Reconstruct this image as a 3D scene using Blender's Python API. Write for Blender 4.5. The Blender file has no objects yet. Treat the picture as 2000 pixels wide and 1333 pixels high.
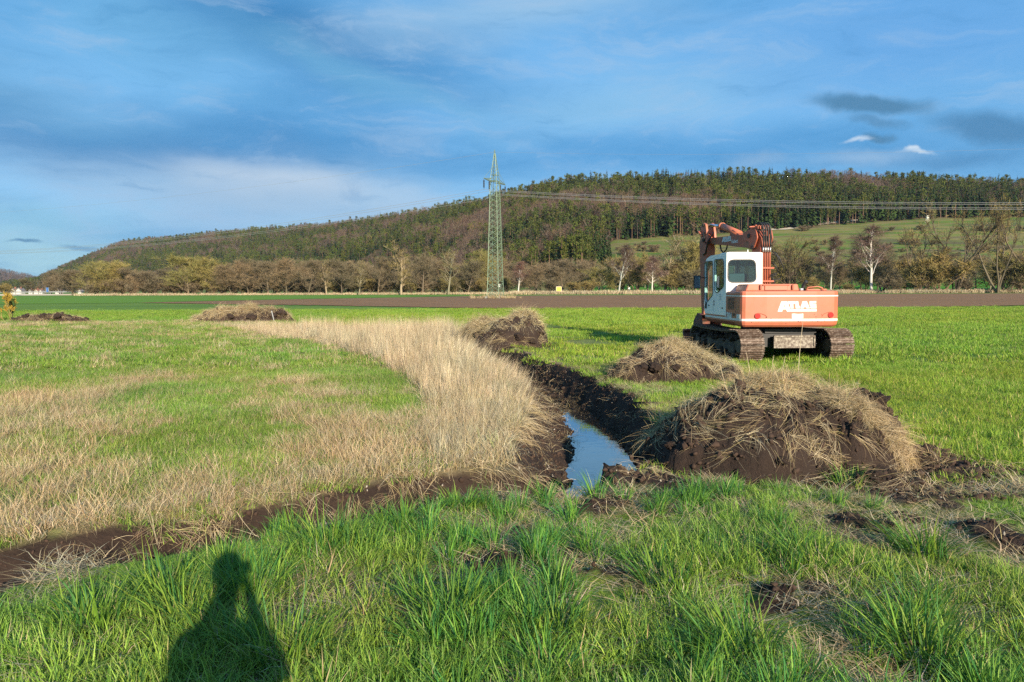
import bpy, bmesh, math, random
import numpy as np
from mathutils import Vector, Matrix, Euler
from mathutils.geometry import tessellate_polygon

# ------------------------------------------------------------------ camera, sky, sun, exposure
scene = bpy.context.scene
COL = scene.collection
FPX = 1450.0                       # focal length for a 2000 px wide picture
CAM_H = 1.75
PITCH = math.radians(3.96)
ROLL = math.radians(-0.2)
cam_data = bpy.data.cameras.new("camera")
cam_data.sensor_width = 36.0
cam_data.lens = FPX / 2000.0 * 36.0
cam_data.clip_start = 0.05
cam_data.clip_end = 20000.0
cam = bpy.data.objects.new("camera", cam_data)
COL.objects.link(cam)
CM = Matrix.Rotation(math.radians(90) - PITCH, 3, 'X') @ Matrix.Rotation(ROLL, 3, 'Z')
cam.matrix_world = Matrix.Translation((0, 0, CAM_H)) @ CM.to_4x4()
scene.camera = cam

SUN_EL, SUN_AZ = math.radians(18.0), math.radians(20)      # azimuth to the right of straight behind
SUN_DIR = Vector((math.sin(SUN_AZ) * math.cos(SUN_EL), -math.cos(SUN_AZ) * math.cos(SUN_EL), math.sin(SUN_EL)))
SKY_STRENGTH = 0.14
sun_data = bpy.data.lights.new("sun", 'SUN')
sun_data.energy = 5.0
sun_data.angle = math.radians(0.53)
sun_data.color = (1.0, 0.87, 0.69)
sun = bpy.data.objects.new("sun", sun_data)
COL.objects.link(sun)
sun.rotation_euler = SUN_DIR.to_track_quat('Z', 'Y').to_euler()

scene.view_settings.view_transform = 'Standard'
scene.view_settings.look = 'None'
scene.view_settings.exposure = 0.85
scene.view_settings.gamma = 1.0
scene.view_settings.use_curve_mapping = False
scene.cycles.use_denoising = False
scene.cycles.max_bounces = 6
scene.cycles.diffuse_bounces = 3
scene.cycles.glossy_bounces = 3
scene.cycles.transmission_bounces = 4
scene.cycles.transparent_max_bounces = 8


def ray(px, py):
    """direction of the line of sight through a point of the 2000x1333 picture"""
    return (CM @ Vector(((px - 1000.0) / FPX, -(py - 666.5) / FPX, -1.0)))


def at(px, py, z=0.0):
    d = ray(px, py)
    t = (z - CAM_H) / d.z
    return Vector((d.x * t, d.y * t, z))


def at_y(px, py, Y):
    d = ray(px, py)
    t = Y / d.y
    return Vector((d.x * t, Y, CAM_H + d.z * t))


CMI = np.array(CM.transposed())


def proj(x, y, z=0.0):
    """numpy: world -> picture coordinates (2000 px wide)"""
    x, y = np.asarray(x, float), np.asarray(y, float)
    z = np.zeros_like(x) + z - CAM_H
    c = np.stack([x, y, z], -1) @ CMI.T
    d = np.maximum(-c[..., 2], 1e-3)
    return 1000 + FPX * c[..., 0] / d, 666.5 - FPX * c[..., 1] / d


def new_world():
    w = bpy.data.worlds.new("World")
    scene.world = w
    w.use_nodes = True
    nt = w.node_tree
    N, L = nt.nodes, nt.links
    for n in list(N):
        N.remove(n)
    out = N.new('ShaderNodeOutputWorld')
    bg = N.new('ShaderNodeBackground')
    bg.inputs['Strength'].default_value = SKY_STRENGTH
    L.new(bg.outputs[0], out.inputs[0])
    sky = N.new('ShaderNodeTexSky')
    sky.sky_type = 'NISHITA'
    sky.sun_disc = False
    sky.sun_elevation = SUN_EL
    sky.sun_rotation = math.pi - SUN_AZ
    sky.air_density = 1.2
    sky.dust_density = 0.6
    sky.ozone_density = 2.6
    tc = N.new('ShaderNodeTexCoord')
    sep = N.new('ShaderNodeSeparateXYZ')
    L.new(tc.outputs['Generated'], sep.inputs[0])

    def M(op, a, b=None, c=None):
        n = N.new('ShaderNodeMath')
        n.operation = op
        for i, v in enumerate((a, b, c)):
            if v is None:
                continue
            if isinstance(v, (int, float)):
                n.inputs[i].default_value = v
            else:
                L.new(v, n.inputs[i])
        return n.outputs[0]

    az = M('ARCTAN2', sep.outputs[0], sep.outputs[1])
    el = M('ARCSINE', sep.outputs[2])
    cv = N.new('ShaderNodeCombineXYZ')
    L.new(az, cv.inputs[0])
    L.new(el, cv.inputs[1])
    # domain warp so that no cloud keeps a smooth outline
    def noise(vec, scale, detail, rough=0.55, dist=0.0, seed=0.0):
        n = N.new('ShaderNodeTexNoise')
        n.noise_dimensions = '4D'
        n.inputs['W'].default_value = seed
        n.inputs['Scale'].default_value = scale
        n.inputs['Detail'].default_value = detail
        n.inputs['Roughness'].default_value = rough
        n.inputs['Distortion'].default_value = dist
        L.new(vec, n.inputs['Vector'])
        return n
    mp = N.new('ShaderNodeMapping')
    mp.inputs['Scale'].default_value = (2.2, 6.0, 1.0)
    mp.inputs['Rotation'].default_value = (0, 0, math.radians(12))
    L.new(cv.outputs[0], mp.inputs[0])
    wn = noise(mp.outputs[0], 1.6, 6, 0.5, 0.0, 3.1)
    sub = N.new('ShaderNodeVectorMath'); sub.operation = 'SUBTRACT'
    L.new(wn.outputs['Color'], sub.inputs[0]); sub.inputs[1].default_value = (0.5, 0.5, 0.5)
    scl = N.new('ShaderNodeVectorMath'); scl.operation = 'MULTIPLY'
    L.new(sub.outputs[0], scl.inputs[0]); scl.inputs[1].default_value = (0.34, 0.13, 0.0)
    add = N.new('ShaderNodeVectorMath'); add.operation = 'ADD'
    L.new(cv.outputs[0], add.inputs[0]); L.new(scl.outputs[0], add.inputs[1])
    warp = add.outputs[0]
    # a milder warp for small clouds
    wn2 = noise(cv.outputs[0], 26.0, 5, 0.55, 0.0, 1.7)
    sub2 = N.new('ShaderNodeVectorMath'); sub2.operation = 'SUBTRACT'
    L.new(wn2.outputs['Color'], sub2.inputs[0]); sub2.inputs[1].default_value = (0.5, 0.5, 0.5)
    scl2 = N.new('ShaderNodeVectorMath'); scl2.operation = 'MULTIPLY'
    L.new(sub2.outputs[0], scl2.inputs[0]); scl2.inputs[1].default_value = (0.05, 0.022, 0.0)
    add2 = N.new('ShaderNodeVectorMath'); add2.operation = 'ADD'
    L.new(cv.outputs[0], add2.inputs[0]); L.new(scl2.outputs[0], add2.inputs[1])
    warp2 = add2.outputs[0]

    def mix(a, b, f):
        n = N.new('ShaderNodeMix')
        n.data_type = 'RGBA'
        if isinstance(f, (int, float)):
            n.inputs[0].default_value = f
        else:
            L.new(f, n.inputs[0])
        for s, v in ((6, a), (7, b)):
            if isinstance(v, tuple):
                n.inputs[s].default_value = (*v, 1)
            else:
                L.new(v, n.inputs[s])
        return n.outputs[2]

    def lin(r, g, b):
        f = lambda c: c / 12.92 if c <= 0.04045 else ((c + 0.055) / 1.055) ** 2.4
        k = 1.0 / SKY_STRENGTH / 2 ** scene.view_settings.exposure
        return (f(r / 255) * k, f(g / 255) * k, f(b / 255) * k)

    def ramp(v, a, b, lo=0.0, hi=1.0):
        n = N.new('ShaderNodeMapRange')
        n.interpolation_type = 'SMOOTHSTEP'
        n.inputs[1].default_value = a
        n.inputs[2].default_value = b
        n.inputs[3].default_value = lo
        n.inputs[4].default_value = hi
        L.new(v, n.inputs[0])
        return n.outputs[0]

    def blob(col, px, py, rx, ry, color, strength, tilt=0.0, small=False, soft=0.0):
        d = ray(px, py).normalized()
        a, e = math.atan2(d.x, d.y), math.asin(d.z)
        m = N.new('ShaderNodeMapping')
        m.vector_type = 'TEXTURE'
        m.inputs['Location'].default_value = (a, e, 0)
        m.inputs['Rotation'].default_value = (0, 0, math.radians(tilt))
        m.inputs['Scale'].default_value = (rx / FPX, ry / FPX, 1)
        L.new(warp2 if small else warp, m.inputs[0])
        ln = N.new('ShaderNodeVectorMath'); ln.operation = 'LENGTH'
        L.new(m.outputs[0], ln.inputs[0])
        return mix(col, lin(*color), ramp(ln.outputs['Value'], 1.0, soft, 0.0, strength))

    # clear sky, a little deeper and bluer towards the zenith, with an even veil of thin cloud
    c = mix(sky.outputs[0], lin(96, 170, 228), 0.84)
    # generic cloud sheet seen in perspective: direction over height above the horizon
    hz = M('ADD', M('MAXIMUM', sep.outputs[2], 0.0), 0.16)
    px_ = M('DIVIDE', sep.outputs[0], hz)
    py_ = M('DIVIDE', sep.outputs[1], hz)
    cp = N.new('ShaderNodeCombineXYZ')
    L.new(px_, cp.inputs[0]); L.new(py_, cp.inputs[1])
    mp2 = N.new('ShaderNodeMapping')
    mp2.inputs['Rotation'].default_value = (0, 0, math.radians(-24))
    mp2.inputs['Scale'].default_value = (0.5, 1.0, 1.0)
    L.new(cp.outputs[0], mp2.inputs[0])
    sheet = noise(mp2.outputs[0], 0.9, 8, 0.55, 0.5, 7.3).outputs[0]
    c = mix(c, lin(84, 156, 212), ramp(sheet, 0.42, 0.62, 0.0, 0.6))
    veil = noise(mp2.outputs[0], 1.6, 9, 0.58, 0.7, 2.2).outputs[0]
    c = mix(c, lin(150, 190, 226), ramp(veil, 0.5, 0.78, 0.0, 0.55))
    smap = N.new('ShaderNodeMapping')
    smap.inputs['Rotation'].default_value = (0, 0, math.radians(-14))
    smap.inputs['Scale'].default_value = (2.6, 12.0, 1.0)
    L.new(warp2, smap.inputs[0])
    streak = noise(smap.outputs[0], 1.9, 10, 0.66, 0.8, 5.5).outputs[0]
    # individual soft masses
    c = blob(c, 560, 60, 620, 150, (62, 132, 190), 0.95, -12)
    c = blob(c, 250, 60, 420, 110, (116, 182, 224), 0.5, -10)
    c = blob(c, 700, 150, 420, 60, (120, 184, 224), 0.55, -20)
    c = blob(c, 1000, 30, 520, 90, (158, 198, 230), 0.7, 6)
    c = blob(c, 60, 180, 420, 90, (132, 186, 222), 0.6, -8)
    c = blob(c, 380, 280, 700, 110, (62, 134, 194), 0.85, -4)
    c = blob(c, 1450, 300, 900, 95, (86, 158, 216), 0.85, 0)
    c = blob(c, 1240, 190, 460, 80, (146, 198, 234), 0.6, 6)
    c = blob(c, 1800, 60, 560, 150, (104, 168, 230), 0.7, 0)
    c = blob(c, 520, 390, 520, 130, (168, 198, 226), 0.95, -8)
    c = blob(c, 560, 352, 330, 62, (192, 212, 232), 0.8, -12)
    c = blob(c, 60, 460, 300, 80, (140, 196, 226), 0.8, 0)
    c = blob(c, 80, 520, 300, 50, (176, 220, 232), 0.85, 0)
    c = mix(c, lin(166, 198, 230), ramp(streak, 0.48, 0.72, 0.0, 0.55))
    c = mix(c, lin(64, 138, 194), ramp(streak, 0.50, 0.25, 0.0, 0.40))
    c = blob(c, 1480, 312, 90, 22, (140, 180, 218), 0.7, 0, True)
    c = blob(c, 1700, 308, 150, 20, (150, 188, 224), 0.8, -4, True)
    c = blob(c, 1880, 312, 170, 26, (86, 146, 196), 0.8, 0, True)
    c = blob(c, 1700, 204, 135, 22, (84, 136, 176), 0.95, -9, True, 0.35)
    c = blob(c, 1715, 238, 70, 12, (92, 146, 190), 0.8, -14, True, 0.2)
    c = blob(c, 1940, 250, 120, 34, (82, 138, 184), 0.9, -14, True, 0.3)
    c = blob(c, 1725, 270, 34, 11, (84, 136, 176), 0.9, -8, True, 0.2)
    c = blob(c, 1682, 275, 40, 6, (200, 220, 240), 0.9, 3, True, 0.0)
    c = blob(c, 1792, 297, 34, 6, (204, 224, 242), 0.9, -4, True, 0.0)
    c = blob(c, 1776, 292, 12, 6, (214, 230, 244), 0.9, 0, True, 0.0)
    c = blob(c, 50, 472, 36, 5, (96, 146, 184), 0.9, 0, True, 0.2)
    c = blob(c, 155, 484, 36, 6, (104, 156, 196), 0.7, 0, True, 0.2)
    L.new(c, bg.inputs['Color'])


new_world()

# ------------------------------------------------------------------ helpers
rng = np.random.default_rng(11)
random.seed(5)


def hash2(ix, iy, s):
    h = (ix.astype(np.int64) * 374761393 + iy.astype(np.int64) * 668265263 + s * 974711) & 0x7fffffff
    h = ((h ^ (h >> 13)) * 1274126177) & 0x7fffffff
    h = h ^ (h >> 16)
    return (h & 0xffffff) / float(0xffffff)


def vnoise(x, y, s=0):
    x, y = np.asarray(x, float), np.asarray(y, float)
    ix, iy = np.floor(x), np.floor(y)
    fx, fy = x - ix, y - iy
    fx, fy = fx * fx * (3 - 2 * fx), fy * fy * (3 - 2 * fy)
    a, b = hash2(ix, iy, s), hash2(ix + 1, iy, s)
    c, d = hash2(ix, iy + 1, s), hash2(ix + 1, iy + 1, s)
    return (a * (1 - fx) + b * fx) * (1 - fy) + (c * (1 - fx) + d * fx) * fy


def fbm(x, y, oct=4, s=0, gain=0.5):
    t, a, n = 0, 1.0, 0
    x, y = np.asarray(x, float), np.asarray(y, float)
    for i in range(oct):
        t = t + a * vnoise(x * 2 ** i + 17.3 * i, y * 2 ** i - 9.1 * i, s + i)
        n += a
        a *= gain
    return t / n * 2 - 1                     # -1..1


def sstep(a, b, x):
    t = np.clip((np.asarray(x, float) - a) / (b - a), 0, 1)
    return t * t * (3 - 2 * t)


def in_poly(x, y, poly):
    x, y = np.asarray(x, float), np.asarray(y, float)
    ins = np.zeros(x.shape, bool)
    n = len(poly)
    for i in range(n):
        x1, y1 = poly[i]
        x2, y2 = poly[(i + 1) % n]
        if y1 == y2:
            continue
        c = ((y1 > y) != (y2 > y)) & (x < (x2 - x1) * (y - y1) / (y2 - y1) + x1)
        ins ^= c
    return ins


def tag(o, label=None, cat=None, group=None, kind=None):
    if label: o['label'] = label
    if cat: o['category'] = cat
    if group: o['group'] = group
    if kind: o['kind'] = kind
    return o


def thing(name, label, cat, loc=(0, 0, 0), rz=0.0, group=None):
    o = bpy.data.objects.new(name, None)
    COL.objects.link(o)
    o.empty_display_size = 0.2
    o.location = loc
    o.rotation_euler = (0, 0, rz)
    return tag(o, label, cat, group)


def mesh_np(name, V, F, mats=(), colors=None, smooth=False, mat_idx=None):
    """V (n,3), F (m,3|4) arrays"""
    V = np.asarray(V, np.float32)
    F = np.asarray(F, np.int32)
    me = bpy.data.meshes.new(name)
    k = F.shape[1]
    me.vertices.add(len(V)); me.vertices.foreach_set('co', V.ravel())
    me.loops.add(F.size); me.loops.foreach_set('vertex_index', F.ravel())
    me.polygons.add(len(F))
    me.polygons.foreach_set('loop_start', np.arange(0, F.size, k, dtype=np.int32))
    me.polygons.foreach_set('loop_total', np.full(len(F), k, np.int32))
    if smooth:
        me.polygons.foreach_set('use_smooth', np.ones(len(F), bool))
    if mat_idx is not None:
        me.polygons.foreach_set('material_index', np.asarray(mat_idx, np.int32))
    me.update(calc_edges=True)
    for m in mats:
        me.materials.append(m)
    if colors is not None:
        c = np.ones((len(V), 4), np.float32)
        c[:, :3] = colors
        a = me.color_attributes.new('col', 'FLOAT_COLOR', 'POINT')
        a.data.foreach_set('color', c.ravel())
    return me


def link(name, me, parent=None):
    o = bpy.data.objects.new(name, me)
    COL.objects.link(o)
    if parent is not None:
        o.parent = parent
    return o


class MB:
    """collects shapes into one mesh"""
    def __init__(s):
        s.bm = bmesh.new()

    def box(s, c, d, rot=None, bevel=0.0, seg=1, mi=0, taper=None):
        r = bmesh.ops.create_cube(s.bm, size=1.0)
        vs = r['verts']
        for v in vs:
            v.co = Vector((v.co.x * d[0], v.co.y * d[1], v.co.z * d[2]))
            if taper and v.co.z > 0:
                v.co.x *= taper[0]; v.co.y *= taper[1]
        s._fin(vs, c, rot, bevel, seg, mi)
        return s

    def _fin(s, vs, c, rot, bevel, seg, mi):
        fs = list({f for v in vs for f in v.link_faces})
        for f in fs:
            f.material_index = mi
        if rot is not None:
            R = Euler(rot).to_matrix() if not isinstance(rot, Matrix) else rot
            for v in vs:
                v.co = R @ v.co
        for v in vs:
            v.co += Vector(c)
        if bevel > 0:
            es = list({e for v in vs for e in v.link_edges})
            bmesh.ops.bevel(s.bm, geom=es, offset=bevel, segments=seg, profile=0.5, affect='EDGES', clamp_overlap=True)

    def prism(s, pts, a, b, axis='x', bevel=0.0, seg=1, mi=0, bevel_angle=0.3):
        """polygon pts (2D) extruded along axis from a to b. axis x: pts=(y,z); y: (x,z); z: (x,y)"""
        f = {'x': lambda p, t: (t, p[0], p[1]), 'y': lambda p, t: (p[0], t, p[1]), 'z': lambda p, t: (p[0], p[1], t)}[axis]
        va = [s.bm.verts.new(f(p, a)) for p in pts]
        vb = [s.bm.verts.new(f(p, b)) for p in pts]
        n = len(pts)
        fs = [s.bm.faces.new(va), s.bm.faces.new(vb[::-1])]
        for i in range(n):
            fs.append(s.bm.faces.new((va[i], vb[i], vb[(i + 1) % n], va[(i + 1) % n])))
        for q in fs:
            q.material_index = mi
        bmesh.ops.recalc_face_normals(s.bm, faces=fs)
        if bevel > 0:
            es = [e for e in {e for q in fs for e in q.edges} if e.calc_face_angle(0) > bevel_angle]
            bmesh.ops.bevel(s.bm, geom=es, offset=bevel, segments=seg, profile=0.5, affect='EDGES', clamp_overlap=True)
        return s

    def tube(s, pts, r, n=6, mi=0, caps=True):
        pts = [Vector(p) for p in pts]
        rs = r if isinstance(r, (list, tuple)) else [r] * len(pts)
        rings = []
        up = Vector((0.13, 0.21, 1)).normalized()
        for i, p in enumerate(pts):
            d = (pts[min(i + 1, len(pts) - 1)] - pts[max(i - 1, 0)])
            if d.length < 1e-9: d = Vector((0, 0, 1))
            d.normalize()
            u = d.cross(up)
            if u.length < 1e-3: u = d.cross(Vector((1, 0, 0)))
            u.normalize(); w = d.cross(u)
            rings.append([s.bm.verts.new(p + (u * math.cos(2 * math.pi * k / n) + w * math.sin(2 * math.pi * k / n)) * rs[i]) for k in range(n)])
        for a, b in zip(rings, rings[1:]):
            for k in range(n):
                q = s.bm.faces.new((a[k], a[(k + 1) % n], b[(k + 1) % n], b[k]))
                q.material_index = mi; q.smooth = n > 4
        if caps:
            for rg, rev in ((rings[0], False), (rings[-1], True)):
                q = s.bm.faces.new(rg[::-1] if rev else rg)
                q.material_index = mi
        return s

    def cyl(s, a, b, r, n=16, mi=0):
        return s.tube([a, b], r, n, mi)

    def poly(s, pts, mi=0):
        q = s.bm.faces.new([s.bm.verts.new(p) for p in pts])
        q.material_index = mi
        return s

    def make(s, name, mats, parent=None, smooth=None):
        me = bpy.data.meshes.new(name)
        bmesh.ops.recalc_face_normals(s.bm, faces=s.bm.faces)
        s.bm.to_mesh(me); s.bm.free()
        for m in (mats if isinstance(mats, (list, tuple)) else [mats]):
            me.materials.append(m)
        o = link(name, me, parent)
        return o


def flat_shape(name, outlines, place, thick, mat, parent):
    """a thin plate cut to outlines [(outer, [holes])]; place(u,v,w) -> local point, w = height off the surface"""
    V, F = [], []
    for outer, holes in outlines:
        loops = [outer] + holes
        flat = [p for lp in loops for p in lp]
        tris = tessellate_polygon([[Vector((p[0], p[1], 0)) for p in lp] for lp in loops])
        b = len(V)
        V += [place(p[0], p[1], thick) for p in flat]
        V += [place(p[0], p[1], 0.0) for p in flat]
        n = len(flat)
        F += [tuple(b + i for i in t) for t in tris]
        k = 0
        for lp in loops:
            m = len(lp)
            for i in range(m):
                i0, i1 = b + k + i, b + k + (i + 1) % m
                F.append((i0, i1, i1 + n, i0 + n))
            k += m
    me = bpy.data.meshes.new(name)
    me.from_pydata(V, [], F)
    me.materials.append(mat)
    bm = bmesh.new(); bm.from_mesh(me); bmesh.ops.recalc_face_normals(bm, faces=bm.faces); bm.to_mesh(me); bm.free()
    return link(name, me, parent)


# ------------------------------------------------------------------ materials
def mat_new(name):
    m = bpy.data.materials.new(name)
    m.use_nodes = True
    nt = m.node_tree
    for n in list(nt.nodes):
        nt.nodes.remove(n)
    out = nt.nodes.new('ShaderNodeOutputMaterial')
    b = nt.nodes.new('ShaderNodeBsdfPrincipled')
    nt.links.new(b.outputs[0], out.inputs[0])
    return m, nt, b, out


def mnoise(nt, scale, detail=4, rough=0.55, vec=None, stretch=None, coord='Object'):
    tc = nt.nodes.new('ShaderNodeTexCoord')
    n = nt.nodes.new('ShaderNodeTexNoise')
    n.inputs['Scale'].default_value = scale
    n.inputs['Detail'].default_value = detail
    n.inputs['Roughness'].default_value = rough
    src = tc.outputs[coord]
    if stretch:
        mp = nt.nodes.new('ShaderNodeMapping')
        mp.inputs['Scale'].default_value = stretch
        nt.links.new(src, mp.inputs[0])
        src = mp.outputs[0]
    nt.links.new(src, n.inputs['Vector'])
    return n.outputs[0]


def mramp(nt, v, stops):
    r = nt.nodes.new('ShaderNodeValToRGB')
    e = r.color_ramp.elements
    while len(e) < len(stops):
        e.new(0.5)
    for k, (p, c) in enumerate(stops):
        e[k].position = p
        e[k].color = (*c, 1)
    nt.links.new(v, r.inputs[0])
    return r.outputs[0]


def mmix(nt, a, b, f, mode='MIX'):
    n = nt.nodes.new('ShaderNodeMix')
    n.data_type = 'RGBA'
    n.blend_type = mode
    for s, v in ((0, f), (6, a), (7, b)):
        if isinstance(v, tuple):
            n.inputs[s].default_value = (*v, 1)
        elif isinstance(v, (int, float)):
            n.inputs[s].default_value = v
        else:
            nt.links.new(v, n.inputs[s])
    return n.outputs[2]


def mbump(nt, b, h, strength, dist):
    n = nt.nodes.new('ShaderNodeBump')
    n.inputs['Strength'].default_value = strength
    n.inputs['Distance'].default_value = dist
    nt.links.new(h, n.inputs['Height'])
    nt.links.new(n.outputs[0], b.inputs['Normal'])
    return n


def mval(nt, v, a, b, lo=0.0, hi=1.0):
    n = nt.nodes.new('ShaderNodeMapRange')
    n.inputs[1].default_value = a; n.inputs[2].default_value = b
    n.inputs[3].default_value = lo; n.inputs[4].default_value = hi
    nt.links.new(v, n.inputs[0])
    return n.outputs[0]


def simple(name, col, rough=0.6, metal=0.0, var=0.15, scale=6.0, bump=0.0, dirt=None, dirt_amt=0.5, dirt_scale=3.0):
    m, nt, b, _ = mat_new(name)
    b.inputs['Roughness'].default_value = rough
    b.inputs['Metallic'].default_value = metal
    n = mnoise(nt, scale, 6, 0.6)
    c = mramp(nt, n, [(0.3, tuple(x * (1 - var) for x in col)), (0.7, tuple(min(1, x * (1 + var)) for x in col))])
    if dirt:
        d = mnoise(nt, dirt_scale, 8, 0.65)
        c = mmix(nt, c, dirt, mval(nt, d, 0.62 - dirt_amt * 0.3, 0.8 - dirt_amt * 0.3))
    nt.links.new(c, b.inputs['Base Color'])
    if bump:
        mbump(nt, b, mnoise(nt, scale * 6, 4), 0.4, bump)
    return m


def foliage(name, instanced, rough=0.62, transl=0.25, spec=0.3):
    """colour comes from the 'col' attribute of the blade, times the 'tint' of its clump"""
    m, nt, b, out = mat_new(name)
    a = nt.nodes.new('ShaderNodeAttribute')
    a.attribute_name = 'col'
    c = a.outputs['Color']
    if instanced:
        t = nt.nodes.new('ShaderNodeAttribute')
        t.attribute_type = 'INSTANCER'
        t.attribute_name = 'tint'
        c = mmix(nt, c, t.outputs['Color'], 1.0, 'MULTIPLY')
    nt.links.new(c, b.inputs['Base Color'])
    b.inputs['Roughness'].default_value = rough
    b.inputs['Specular IOR Level'].default_value = spec
    if transl > 0:
        tr = nt.nodes.new('ShaderNodeBsdfTranslucent')
        nt.links.new(c, tr.inputs['Color'])
        mx = nt.nodes.new('ShaderNodeMixShader')
        mx.inputs[0].default_value = transl
        nt.links.new(b.outputs[0], mx.inputs[1])
        nt.links.new(tr.outputs[0], mx.inputs[2])
        nt.links.new(mx.outputs[0], out.inputs[0])
    return m


M_BLADE = foliage('grass_blades', True)
M_STRAW = foliage('dry_stalks', True, 0.7, 0.1, 0.2)
M_LEAF = foliage('tussock_blades', False)
M_TREE = foliage('far_foliage', True, 0.8, 0.0, 0.1)
M_TREE1 = foliage('tree_foliage', False, 0.8, 0.0, 0.1)
M_SOIL_I = foliage('soil_crumbs', True, 0.9, 0.0, 0.15)

SOIL = (0.040, 0.0255, 0.0185)


def soil_color(nt, base=SOIL):
    n1 = mnoise(nt, 2.2, 6, 0.6)
    n2 = mnoise(nt, 28, 6, 0.7)
    c = mramp(nt, n1, [(0.3, tuple(x * 0.72 for x in base)), (0.7, tuple(x * 1.35 for x in base))])
    c = mmix(nt, c, tuple(x * 1.6 for x in base), mval(nt, n2, 0.52, 0.72, 0, 0.5))
    return c, n2


def m_soil():
    m, nt, b, _ = mat_new('dark_soil')
    c, n2 = soil_color(nt)
    # small pale stones and root ends
    v = nt.nodes.new('ShaderNodeTexVoronoi')
    v.inputs['Scale'].default_value = 22
    tc = nt.nodes.new('ShaderNodeTexCoord')
    nt.links.new(tc.outputs['Object'], v.inputs['Vector'])
    st = mval(nt, v.outputs['Distance'], 0.13, 0.06)
    pick = mval(nt, mnoise(nt, 7, 2), 0.60, 0.63)
    mul = nt.nodes.new('ShaderNodeMath'); mul.operation = 'MULTIPLY'
    nt.links.new(st, mul.inputs[0]); nt.links.new(pick, mul.inputs[1])
    c = mmix(nt, c, (0.34, 0.29, 0.22), mul.outputs[0])
    nt.links.new(c, b.inputs['Base Color'])
    b.inputs['Roughness'].default_value = 0.85
    b.inputs['Specular IOR Level'].default_value = 0.25
    h = mnoise(nt, 16, 10, 0.72)
    h2 = mnoise(nt, 60, 6, 0.75)
    hs = nt.nodes.new('ShaderNodeMath'); hs.operation = 'MULTIPLY_ADD'; hs.inputs[1].default_value = 0.35
    nt.links.new(h2, hs.inputs[0]); nt.links.new(h, hs.inputs[2])
    mbump(nt, b, hs.outputs[0], 1.0, 0.05)
    return m


M_SOIL = m_soil()


def m_ground():
    m, nt, b, _ = mat_new('meadow_ground')
    a = nt.nodes.new('ShaderNodeAttribute')
    a.attribute_name = 'col'
    sp = nt.nodes.new('ShaderNodeSeparateColor')
    nt.links.new(a.outputs['Color'], sp.inputs[0])
    soil, _n = soil_color(nt)
    n1 = mnoise(nt, 0.35, 5, 0.6)
    n2 = mnoise(nt, 9, 6, 0.7)
    n3 = mnoise(nt, 0.05, 4, 0.5, stretch=(0.35, 1.6, 1))
    green = mramp(nt, n1, [(0.3, (0.12, 0.20, 0.024)), (0.7, (0.165, 0.255, 0.035))])
    green = mmix(nt, green, (0.085, 0.17, 0.025), mval(nt, n3, 0.42, 0.62, 0, 0.7))
    green = mmix(nt, green, (0.17, 0.19, 0.06), mval(nt, n2, 0.5, 0.72, 0, 0.5))
    dry = mramp(nt, n2, [(0.3, (0.15, 0.105, 0.055)), (0.7, (0.36, 0.27, 0.15))])
    c = mmix(nt, green, dry, sp.outputs[1])
    c = mmix(nt, c, soil, sp.outputs[0])
    nt.links.new(c, b.inputs['Base Color'])
    b.inputs['Roughness'].default_value = 0.9
    b.inputs['Specular IOR Level'].default_value = 0.15
    h = mnoise(nt, 14, 9, 0.7)
    mbump(nt, b, h, 1.0, 0.04)
    return m


M_GROUND = m_ground()


def m_field(name, cols, bump=0.1):
    m, nt, b, _ = mat_new(name)
    n1 = mnoise(nt, 0.5, 8, 0.7, stretch=(0.25, 1.0, 1))
    n2 = mnoise(nt, 3.0, 6, 0.7, stretch=(0.5, 1.0, 1))
    n3 = mnoise(nt, 0.03, 4, 0.5, stretch=(0.4, 1.8, 1))
    c = mramp(nt, n1, [(0.3, cols[0]), (0.55, cols[1]), (0.75, cols[2])])
    c = mmix(nt, c, cols[0], mval(nt, n2, 0.5, 0.7, 0, 0.6))
    c = mmix(nt, c, cols[3], mval(nt, n3, 0.45, 0.62, 0, 0.6))
    nt.links.new(c, b.inputs['Base Color'])
    b.inputs['Roughness'].default_value = 0.95
    b.inputs['Specular IOR Level'].default_value = 0.1
    mbump(nt, b, n2, 1.0, bump)
    return m


# ------------------------------------------------------------------ layout of the meadow
def zpts(lst, z=0.0):
    return np.array([tuple(at(px, py, z).xy) for px, py in lst])


DITCH = np.array([(0.84, 7.35), (1.08, 8.6), (1.32, 10.2), (1.34, 11.6), (1.22, 13.2), (1.02, 14.9), (0.5, 17.0), (-0.2, 20.0), (-0.85, 22.8)])
D_WB = np.array([0.26, 0.31, 0.29, 0.26, 0.22, 0.16, 0.16, 0.14, 0.12])      # half width of the bottom
D_WT = np.array([0.62, 0.78, 0.84, 0.86, 0.82, 0.78, 0.72, 0.7, 0.6])        # half width at the top
D_DP = np.array([0.54, 0.62, 0.62, 0.60, 0.57, 0.54, 0.5, 0.45, 0.3])
TRENCH = np.vstack([zpts([(1120, 950), (1020, 948), (940, 948), (800, 965), (690, 985), (580, 1003), (480, 1022), (400, 1042), (300, 1058), (200, 1068), (100, 1082), (0, 1105), (-140, 1150), (-400, 1260)])])
T_W = np.array([0.40, 0.56, 0.64, 0.62, 0.58, 0.55, 0.53, 0.51, 0.50, 0.47, 0.44, 0.48, 0.55, 0.55])
T_DP = np.array([0.35, 0.42, 0.40, 0.30, 0.27, 0.24, 0.22, 0.2, 0.2, 0.18, 0.15, 0.22, 0.25, 0.25])


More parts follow.
